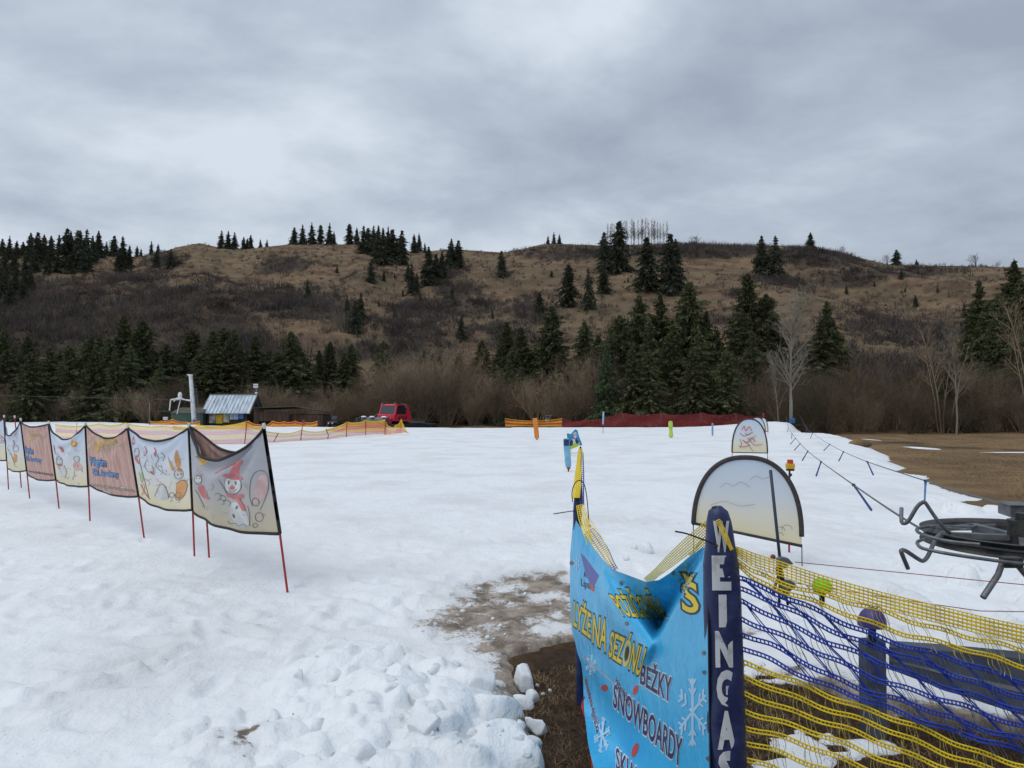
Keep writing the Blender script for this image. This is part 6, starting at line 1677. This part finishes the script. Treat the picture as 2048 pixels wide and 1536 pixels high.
# sign pole with lamp ball
c = P(512, 790, 72.4)
o = thing("sign_pole", "pole with two small white boards and a white ball above the hut ridge", "sign pole", (c.x, 72.4, GZ))
m = M(); m.tube([(c.x, 72.4, GZ), (c.x, 72.4, P(512, 768, 72.4).z)], .03, 6); m.build("pole", m_grey, o)
for y in (769.3, 774): m = M(); m.box(P(511.5, y, 72.3), (.48, .04, .18)); m.build("board", m_white, o)
m = M(); m.ell(P(512.5, 786.5, 72.2), (.13, .13, .13), 12, 9); m.build("ball", m_white, o, True)
m = M(); m.ell(P(512.5, 780, 72.2), (.05, .05, .05), 8, 6); m.build("small_ball", m_white, o, True)
# green cabin
m_grn = mat("green_sheet", (0.060, 0.105, 0.075), .6, (0.045, 0.085, 0.062), scale=1.5)
a, b = P(341, 822, 69.5), P(404, 850, 69.5)
o = thing("green_cabin", "green sheet-metal cabin with a low roof left of the hut", "cabin", ((a.x + b.x) / 2, 70.5, GZ))
w = b.x - a.x; zt = P(341, 826, 69.5).z
m = M(); m.box((a.x + w / 2, 70.6, (zt + GZ) / 2), (w, 2.0, zt - GZ)); m.box((a.x + w * .62, 69.58, .1), (.04, .03, zt - GZ)); m.build("wall", m_grn, o)
m = M(); zz_ = P(370, 815, 70.5).z
vs = [(a.x - .1, 69.5, zt), (b.x + .1, 69.5, zt), (b.x + .1, 70.6, zz_), (a.x + .5, 70.6, zz_), (b.x + .1, 71.7, zt), (a.x - .1, 71.7, zt)]
m.add(vs, [(0, 1, 2, 3), (3, 2, 4, 5), (0, 3, 5), (1, 4, 2)]); m.build("roof", mat("moss_roof", (0.10, 0.10, 0.065), .8, (0.075, 0.07, 0.05), scale=2), o)
# pylon with ladder
t, f = P(381, 749, 68.5), P(390, 846, 68.5); f.z = GZ
o = thing("lift_pylon", "tall pale tubular lift pylon with a ladder", "pylon", f)
m = M(); m.tube([f, f.lerp(t, .98)], [.23, .17], 14); m.build("tube", m_white, o, True, edge=50)
m = M(); m.tube([f.lerp(t, .965), t], .20, 14); m.box(t + Vector((-.2, 0, -.02)), (.3, .1, .08)); m.build("head_cap", m_white, o, True, edge=50)
m = M(); a, b = P(389, 776, 68.4), P(396, 846, 68.4); d = Vector((.2, 0, 0)); b.z = GZ + .3
m.tube([a, b], .022, 5); m.tube([a + d, b + d], .022, 5)
for k in range(16): q = a.lerp(b, (k + .5) / 16); m.tube([q, q + d], .016, 4)
for k in (.15, .6): q = a.lerp(b, k); m.tube([q, q + Vector((-.3, .02, 0))], .02, 4)
m.build("ladder", m_steel, o)
m = M(); pts = [P(*q, 68.3) for q in ((339,822),(341,803),(343,799),(350,798),(362,797.5),(372,800),(383,802))]; m.tube(smooth(pts, 4), .06, 7); m.tube([P(343,800,68.3), P(383,799,68.3)], .03, 6); m.tube([P(361,799,68.3), P(354,828,68.3)], .045, 7); m.tube([P(352,799,68.3), P(347,803,68.3)], .05, 7); m.build("arm", m_white, o, True)
m = M(); m.ell(P(360, 791, 68.3), (.2, .2, .34), 12, 9); m.bbox(P(359, 797, 68.25), (.55, .3, .16), .03); m.build("motor", m_white, o, True, edge=50)
m = M(); m.bbox(P(328, 822.5, 68.3), (1.1, .3, .07), .015); m.build("foot_bar", m_steeld, o)
m = M(); m.bbox(P(391, 843, 68.0), (.5, .3, .4), .03); m.build("base_box", m_grey, o)
for lab, pts in (("upper lift cable crossing the dark wood at far left", [(-300,783,80),(0,791,74),(340,799.5,68.3)]),):
    m = M(); m.tube([P(*q) for q in pts], .018, 4); tag(m.build("lift_cable", m_steeld, None, origin=P(*pts[-1])), lab, "cable")
o = M(); a, b = P(296, 802, 66), P(299, 853, 66); o.tube([P(299,806,66), P(297,800,66), P(295,799.5,66)], .03, 6); o.tube([P(299,806,66), b], .04, 6)
tag(o.build("thin_pole", m_steel, None, True, origin=b), "thin grey pole with a hooked tip left of the green cabin", "pole")
o = thing("control_box", "small grey control box on a stand before the green cabin", "box", P(331, 850, 67))
m = M(); m.bbox(P(331, 837, 67), (.4, .2, .3), .02); m.build("box", m_whitep, o); m = M(); m.tube([P(331,840,67), P(331,853,67)], .05, 6); m.build("stand", m_grey, o)

# groomer: built facing -Y at the origin, then turned
m_gred = mat("groomer_red_paint", (0.74, 0.026, 0.075), .35, (0.66, 0.022, 0.06), scale=2, spec=.5)
m_glass, nt, b_ = new_mat("tinted_glass"); b_.inputs['Base Color'].default_value = (0.02, 0.03, 0.035, 1); b_.inputs['Roughness'].default_value = .08; b_.inputs['Specular IOR Level'].default_value = .8
c0 = P(792, 860, 68); c0.z = -.70
o = thing("snow_groomer", "red snow groomer with a raised front blade parked at the end of the piste", "groomer", c0)
MX = Matrix.Translation(c0) @ Matrix.Rotation(R(-33), 4, 'Z')
def gpart(build, name, mt, smoothed=False, parent=None):
    m = M(); build(m); m.xf(MX); return m.build(name, mt, parent or o, smoothed, edge=40)
def prism(m, prof, x0, x1, ins=0):
    """profile in (y, z) swept along x"""
    k = len(prof); m.add([(x0, y, z) for y, z in prof] + [(x1, y, z) for y, z in prof], [tuple(range(k - 1, -1, -1)), tuple(range(k, 2 * k))] + [(i, (i + 1) % k, (i + 1) % k + k, i + k) for i in range(k)])
def _cab(m):
    # pillars, roof and lower body around real window openings
    prism(m, [(-1.05, 2.50), (-.95, 2.62), (.35, 2.62), (.5, 2.5)], -1.02, 1.02)
    prism(m, [(-1.45, 1.05), (-1.42, 1.62), (-1.30, 1.68), (.55, 1.62), (.95, 1.05)], -1.08, 1.08)
    for x in (-1, 1):
        for (y0, y1, dy) in ((-1.30, -1.02, .16), (.32, .42, .16)):
            vs = [(x * 1.04, y0, 1.64), (x * 1.04, y0 + dy, 1.64), (x * 1.0, y1 + dy, 2.52), (x * 1.0, y1, 2.52)]; vi = [(a - x * .12, b, c) for a, b, c in vs]
            m.add(vs + vi, [(0, 1, 2, 3), (7, 6, 5, 4), (0, 4, 5, 1), (1, 5, 6, 2), (2, 6, 7, 3), (3, 7, 4, 0)])
        prism(m, [(.42, 2.4), (.5, 2.4), (1.15, 1.05), (.7, 1.05)], x * 1.02 - .06, x * 1.02 + .06)
gpart(_cab, "cab", m_gred)
gpart(lambda m: m.add([(-.90, -1.265, 1.70), (.90, -1.265, 1.70), (.88, -1.02, 2.50), (-.88, -1.02, 2.50)], [(0, 1, 2, 3)]), "windscreen", m_glass)
for x in (-1, 1): gpart(lambda m: m.add([(x * 1.0, -1.10, 1.69), (x * 1.0, .34, 1.64), (x * .97, .40, 2.49), (x * .97, -.9, 2.49)], [(0, 1, 2, 3)]), "side_window", m_glass)
gpart(lambda m: prism(m, [(-2.15, .75), (-2.1, 1.1), (-1.46, 1.30), (-1.46, .75)], -.8, .8), "bonnet", m_gred)
gpart(lambda m: [m.box((-.4 + .2 * i, -2.13, .95), (.12, .05, .22)) for i in range(5)], "grille", m_blkp)
for x in (-1, 1):
    gpart(lambda m: [prism(m, [(-.9 + .32 * k, 1.15 + .03 * k), (-.72 + .32 * k, 1.12), (-.62 + .32 * k, 1.5), (-.72 + .32 * k, 1.52)], x * 1.083 - .006, x * 1.083 + .006) for k in range(4)], "side_grille", m_blkp)
    def _trk(m):
        prism(m, [(-2.05, .32), (-1.75, .02), (1.75, .02), (2.15, .38), (1.9, .72), (-1.8, .72)], x * 1.35 - .5, x * 1.35 + .5)
        for k in range(18): m.box((x * 1.35, -1.7 + .2 * k, .0), (1.06, .05, .07)); m.box((x * 1.35, -1.7 + .2 * k, .74), (1.06, .05, .05))
    tk = gpart(_trk, "track", m_iron)
    gpart(lambda m: [m.tube([(x * 1.35 - .52, -1.35 + .68 * k, .36), (x * 1.35 + .52, -1.35 + .68 * k, .36)], .25, 12) for k in range(5)], "track_wheels", m_steeld, True, tk)
    gpart(lambda m: m.tube([(x * .95, -1.4, 1.75), (x * 1.0, -2.75, 1.12)], .035, 6), "grab_rail", m_steel)
    lmp = gpart(lambda m: m.bbox((x * .8, -1.0, 2.68), (.22, .12, .14), .02), "work_light", m_grey)
gpart(lambda m: (m.bbox((0, 1.75, .86), (2.3, 2.2, .14), .02), [m.box((-1.1 + .55 * k, 1.75, .95), (.08, 2.1, .05)) for k in range(5)]), "load_deck", m_grey)
gpart(lambda m: m.bbox((0, .9, .82), (1.5, 3.6, .3), .04), "chassis", m_blkp)
def _blade(m):
    pf = [(-2.85 - .18 * math.sin(math.pi * k / 8), .55 + .85 * k / 8) for k in range(9)]
    prism(m, pf + [(y + .09, z) for y, z in reversed(pf)], -1.75, 1.75)
    for x in (-1, 1): prism(m, [(-3.5, .5), (-3.45, 1.3), (-2.9, 1.42), (-2.85, .55)], x * 1.78 - .04, x * 1.78 + .04)
    for k in range(6): m.box((-1.5 + .6 * k, -2.75, .98), (.05, .1, .8))
bl_ = gpart(_blade, "blade", m_steel)
gpart(lambda m: [m.tube([(x, -2.75, .8), (x, -1.6, .7)], .09, 8) for x in (-.5, .5)], "blade_arms", m_blkp, False, bl_)
for x in (-1.35, -.3, 1.2):
    gpart(lambda m: m.ell((x, -2.95, 1.42), (.3, .2, .10), 12, 8), "snow_lump", m_snow, True, bl_)
gpart(lambda m: (m.tube([(.95, -.5, 2.62), (1.2, -.62, 2.7), (1.75, -.62, 2.6)], .022, 5), m.bbox((1.78, -.62, 2.42), (.06, .18, .32), .02)), "mirror", m_steel)
gpart(lambda m: (m.tube([(1.05, .75, 1.1), (1.2, .8, 1.9), (1.5, .8, 2.05)], .03, 5),), "exhaust", m_steel)
def _til(m):
    m.bbox((0, 3.5, .55), (3.4, .8, .35), .05); m.tube([(-.4, 2.4, .8), (-.4, 3.3, .75)], .08, 6); m.tube([(.4, 2.4, .8), (.4, 3.3, .75)], .08, 6); prism(m, [(3.9, .15), (3.88, .6), (4.5, .2)], -1.7, 1.7); m.bbox((0, 3.3, 1.0), (2.2, .12, .3), .03)
gpart(_til, "rear_tiller", m_iron)

# quad bike
c0 = P(673, 862, 66.5); c0.z = -.55
o = thing("quad_bike", "small dark quad bike parked between shed and groomer", "quad bike", c0)
MX = Matrix.Translation(c0) @ Matrix.Rotation(R(-25), 4, 'Z')
for x in (-.42, .42):
    for y in (-.6, .6):
        w = gpart(lambda m: m.tube([(x - .12, y, .28), (x + .12, y, .28)], .29, 14), "wheel", m_iron, True); gpart(lambda m: m.tube([(x - .13, y, .28), (x + .13, y, .28)], .13, 10), "rim", m_steel, True, w)
gpart(lambda m: (m.bbox((0, 0, .55), (.45, 1.3, .3), .06), m.bbox((0, -.62, .72), (.95, .5, .1), .04), m.bbox((0, .62, .72), (.95, .5, .1), .04)), "body", m_steeld)
gpart(lambda m: m.bbox((0, .25, .86), (.34, .7, .14), .05), "seat", m_blkp)
gpart(lambda m: (m.tube([(0, -.45, .7), (0, -.3, 1.08)], .04, 6), m.tube([(-.38, -.22, 1.12), (0, -.32, 1.08), (.38, -.22, 1.12)], .022, 6)), "handlebar", m_steel)
gpart(lambda m: (m.tube([(-.4, -.85, .82), (.4, -.85, .82)], .025, 5), m.tube([(-.4, -.45, .82), (.4, -.45, .82)], .025, 5), [m.tube([(-.4 + .2 * k, -.85, .82), (-.4 + .2 * k, -.45, .82)], .016, 4) for k in range(5)]), "front_rack", m_steel)
for x in (-.22, .22): gpart(lambda m: m.ell((x, -.88, .68), (.09, .05, .08), 10, 7), "headlight", m_whitep, True)
gpart(lambda m: m.add([(-.3, -.4, 1.05), (.3, -.4, 1.05), (.26, -.3, 1.38), (-.26, -.3, 1.38)], [(0, 1, 2, 3)]), "windshield", m_glass)

# ------------------------------------------------------------------ loose snow chunks, field remnants, log, utility pole
cr = random.Random(5)
def chunk_mesh(seed, sub=4):
    bm = bmesh.new(); bmesh.ops.create_icosphere(bm, subdivisions=sub, radius=1)
    r = random.Random(seed); pl = [(Vector((r.gauss(0, 1), r.gauss(0, 1), r.gauss(.2, .8))).normalized(), r.uniform(.55, .85)) for _ in range(11)]
    for v in bm.verts:
        n = v.co.normalized(); d = 1.0
        for p, k in pl:
            c = n.dot(p)
            if c > .1: d = min(d, k / c)
        q = n * d; v.co = q * (1 + .07 * float(fbm(q.x * 3.5 + seed, q.y * 3 + q.z * 2, 3, seed)))
    me = bpy.data.meshes.new("chunk"); bm.to_mesh(me); bm.free(); me.materials.append(m_chunk)
    me.polygons.foreach_set("use_smooth", np.ones(len(me.polygons), bool)); return me
m_chunk = mat('packed_snow', (0.84, 0.865, 0.885), .65, (0.76, 0.785, 0.80), scale=1.1, bump=.5, bscale=9, spec=.25)
CH = [chunk_mesh(s) for s in (1, 2, 3, 4)]
def chunk(px, py, rpx, label, group=None, sq=(1, 1, .8), which=None, sink=.3):
    p = Gsnow(px, py); r = rpx / FPX * p.y
    o = bpy.data.objects.new("snow_chunk", CH[which] if which is not None else cr.choice(CH)); COL.objects.link(o)
    o.location = (p.x, p.y, p.z + r * sink); o.scale = (r * sq[0], r * sq[1], r * sq[2]); o.rotation_euler = (cr.uniform(-.3, .3), cr.uniform(-.3, .3), cr.uniform(0, 6.28))
    tag(o, label, "snow chunk", group)
chunk(1049, 1376, 31, "largest upright snow chunk at the edge of the brown ground", None, (.95, .9, 1.25), 0)
chunk(1064, 1405, 20, "snow chunk leaning below the largest upright chunk", None, (.8, .8, 1.1), 1)
chunk(1076, 1462, 21, "snow chunk sticking out onto the brown ground at the bank foot", None, (1.15, .9, .85), 2)
chunk(1026, 1492, 9, "small round snow lump in front of the bank foot", None, (1, 1, .9), 3)
for x, y, r in ((940,1205,6),(985,1240,5),(1000,1255,7),(925,1225,6),(870,1250,5),(1120,1265,4),(1100,1210,5),(1050,1190,5),(905,1190,8),(960,1180,6),(1020,1210,4),(845,1262,4),(975,1275,5),(1085,1390,5),(1100,1382,4),(1075,1372,4),(1010,1270,4),(930,1170,6)):
    chunk(x, y, r, "small snow crumb on the dirty ice and bare ground", "snow crumbs on the dirty ice")
n_ = 0
while n_ < 60:
    px, py = cr.uniform(560, 1070), cr.uniform(1275, 1560); x, y = Gs(px, py, .1)
    if float(sdist(BANK, np.array([x]), np.array([y]))[0]) < .0 or cr.random() > .25 + (px - 560) / 500: continue
    chunk(px, py, cr.choice((6, 9, 12, 17, 24, 31)) * cr.uniform(.8, 1.2) * (py / 1400), "broken snow clod half buried in the snow bank left of the blue banner", "clods in the snow bank", (1, cr.uniform(.7, 1), cr.uniform(.6, .95)), sink=cr.uniform(-.5, -.05)); n_ += 1
for x, y, r in ((1292,1105,19),(1252,1118,9),(1268,1098,8)): chunk(x, y, r, "rounded snow lump lying behind the blue banner", "snow lumps behind the blue banner", (1, 1, .9))
m_ps = m_snow
def remnant(px, py, wpx, dpx, label):
    z = -.2
    for _ in range(4): p = G(px, py, z); z = float(ground_z(p.x, p.y))
    q = G(px, py - dpx, z); w = wpx / FPX * p.y; d = abs(q.y - p.y)
    bm = bmesh.new(); bmesh.ops.create_icosphere(bm, subdivisions=4, radius=1)
    for v in bm.verts:
        k = 1 + .35 * float(fbm(v.co.x * 2 + px, v.co.y * 2, 3, 7)); v.co = Vector((v.co.x * w / 2 * k, v.co.y * d / 2 * k, v.co.z * .025))
    me = bpy.data.meshes.new("snow_remnant"); bm.to_mesh(me); bm.free(); me.materials.append(m_snow); me.polygons.foreach_set("use_smooth", np.ones(len(me.polygons), bool))
    o = bpy.data.objects.new("snow_remnant", me); COL.objects.link(o); o.location = (p.x, p.y, z + .02); tag(o, label, "snow patch")
remnant(2050, 906, 170, 1.6, "long thin snow strip on the brown field at right"); remnant(1843, 897, 36, 6, "greyish snow remnant left of the dark soil track"); remnant(1742, 880, 8, 3, "tiny white snow spot on the field near the piste end")
p = hill_hit(1656, 722); q = hill_hit(1672, 718)
m = M(); a = Vector((p.x, p.y, p.z + .35)); b = P(1669, 716, p.y); m.tube([a, b], .2, 7); tag(m.build("fallen_log", m_twp, None, True, origin=a), "pale fallen log at the foot of the right slope", "log")
p = hill_hit(1898, 597); t = P(1898, 546, p.y)
o = thing("utility_pole", "thin wooden utility pole high on the right slope", "utility pole", p)
m = M(); m.tube([p, t], [.16, .11], 7); m.build("pole", m_twg, o, True)
m = M(); m.box(t + Vector((0, 0, -.5)), (2.6, .12, .14)); m.build("crossarm", m_twg, o)
# dark tarpaulin scrap on the snow edge
q = Gsnow(1720, 890)
m = M(); m.ell(q + Vector((0, 0, .02)), (.5, .45, .2), 12, 8); tag(m.build("soil_heap", m_gr, None, True, origin=q), "small dark heap of soil at the right edge of the piste", "soil heap")
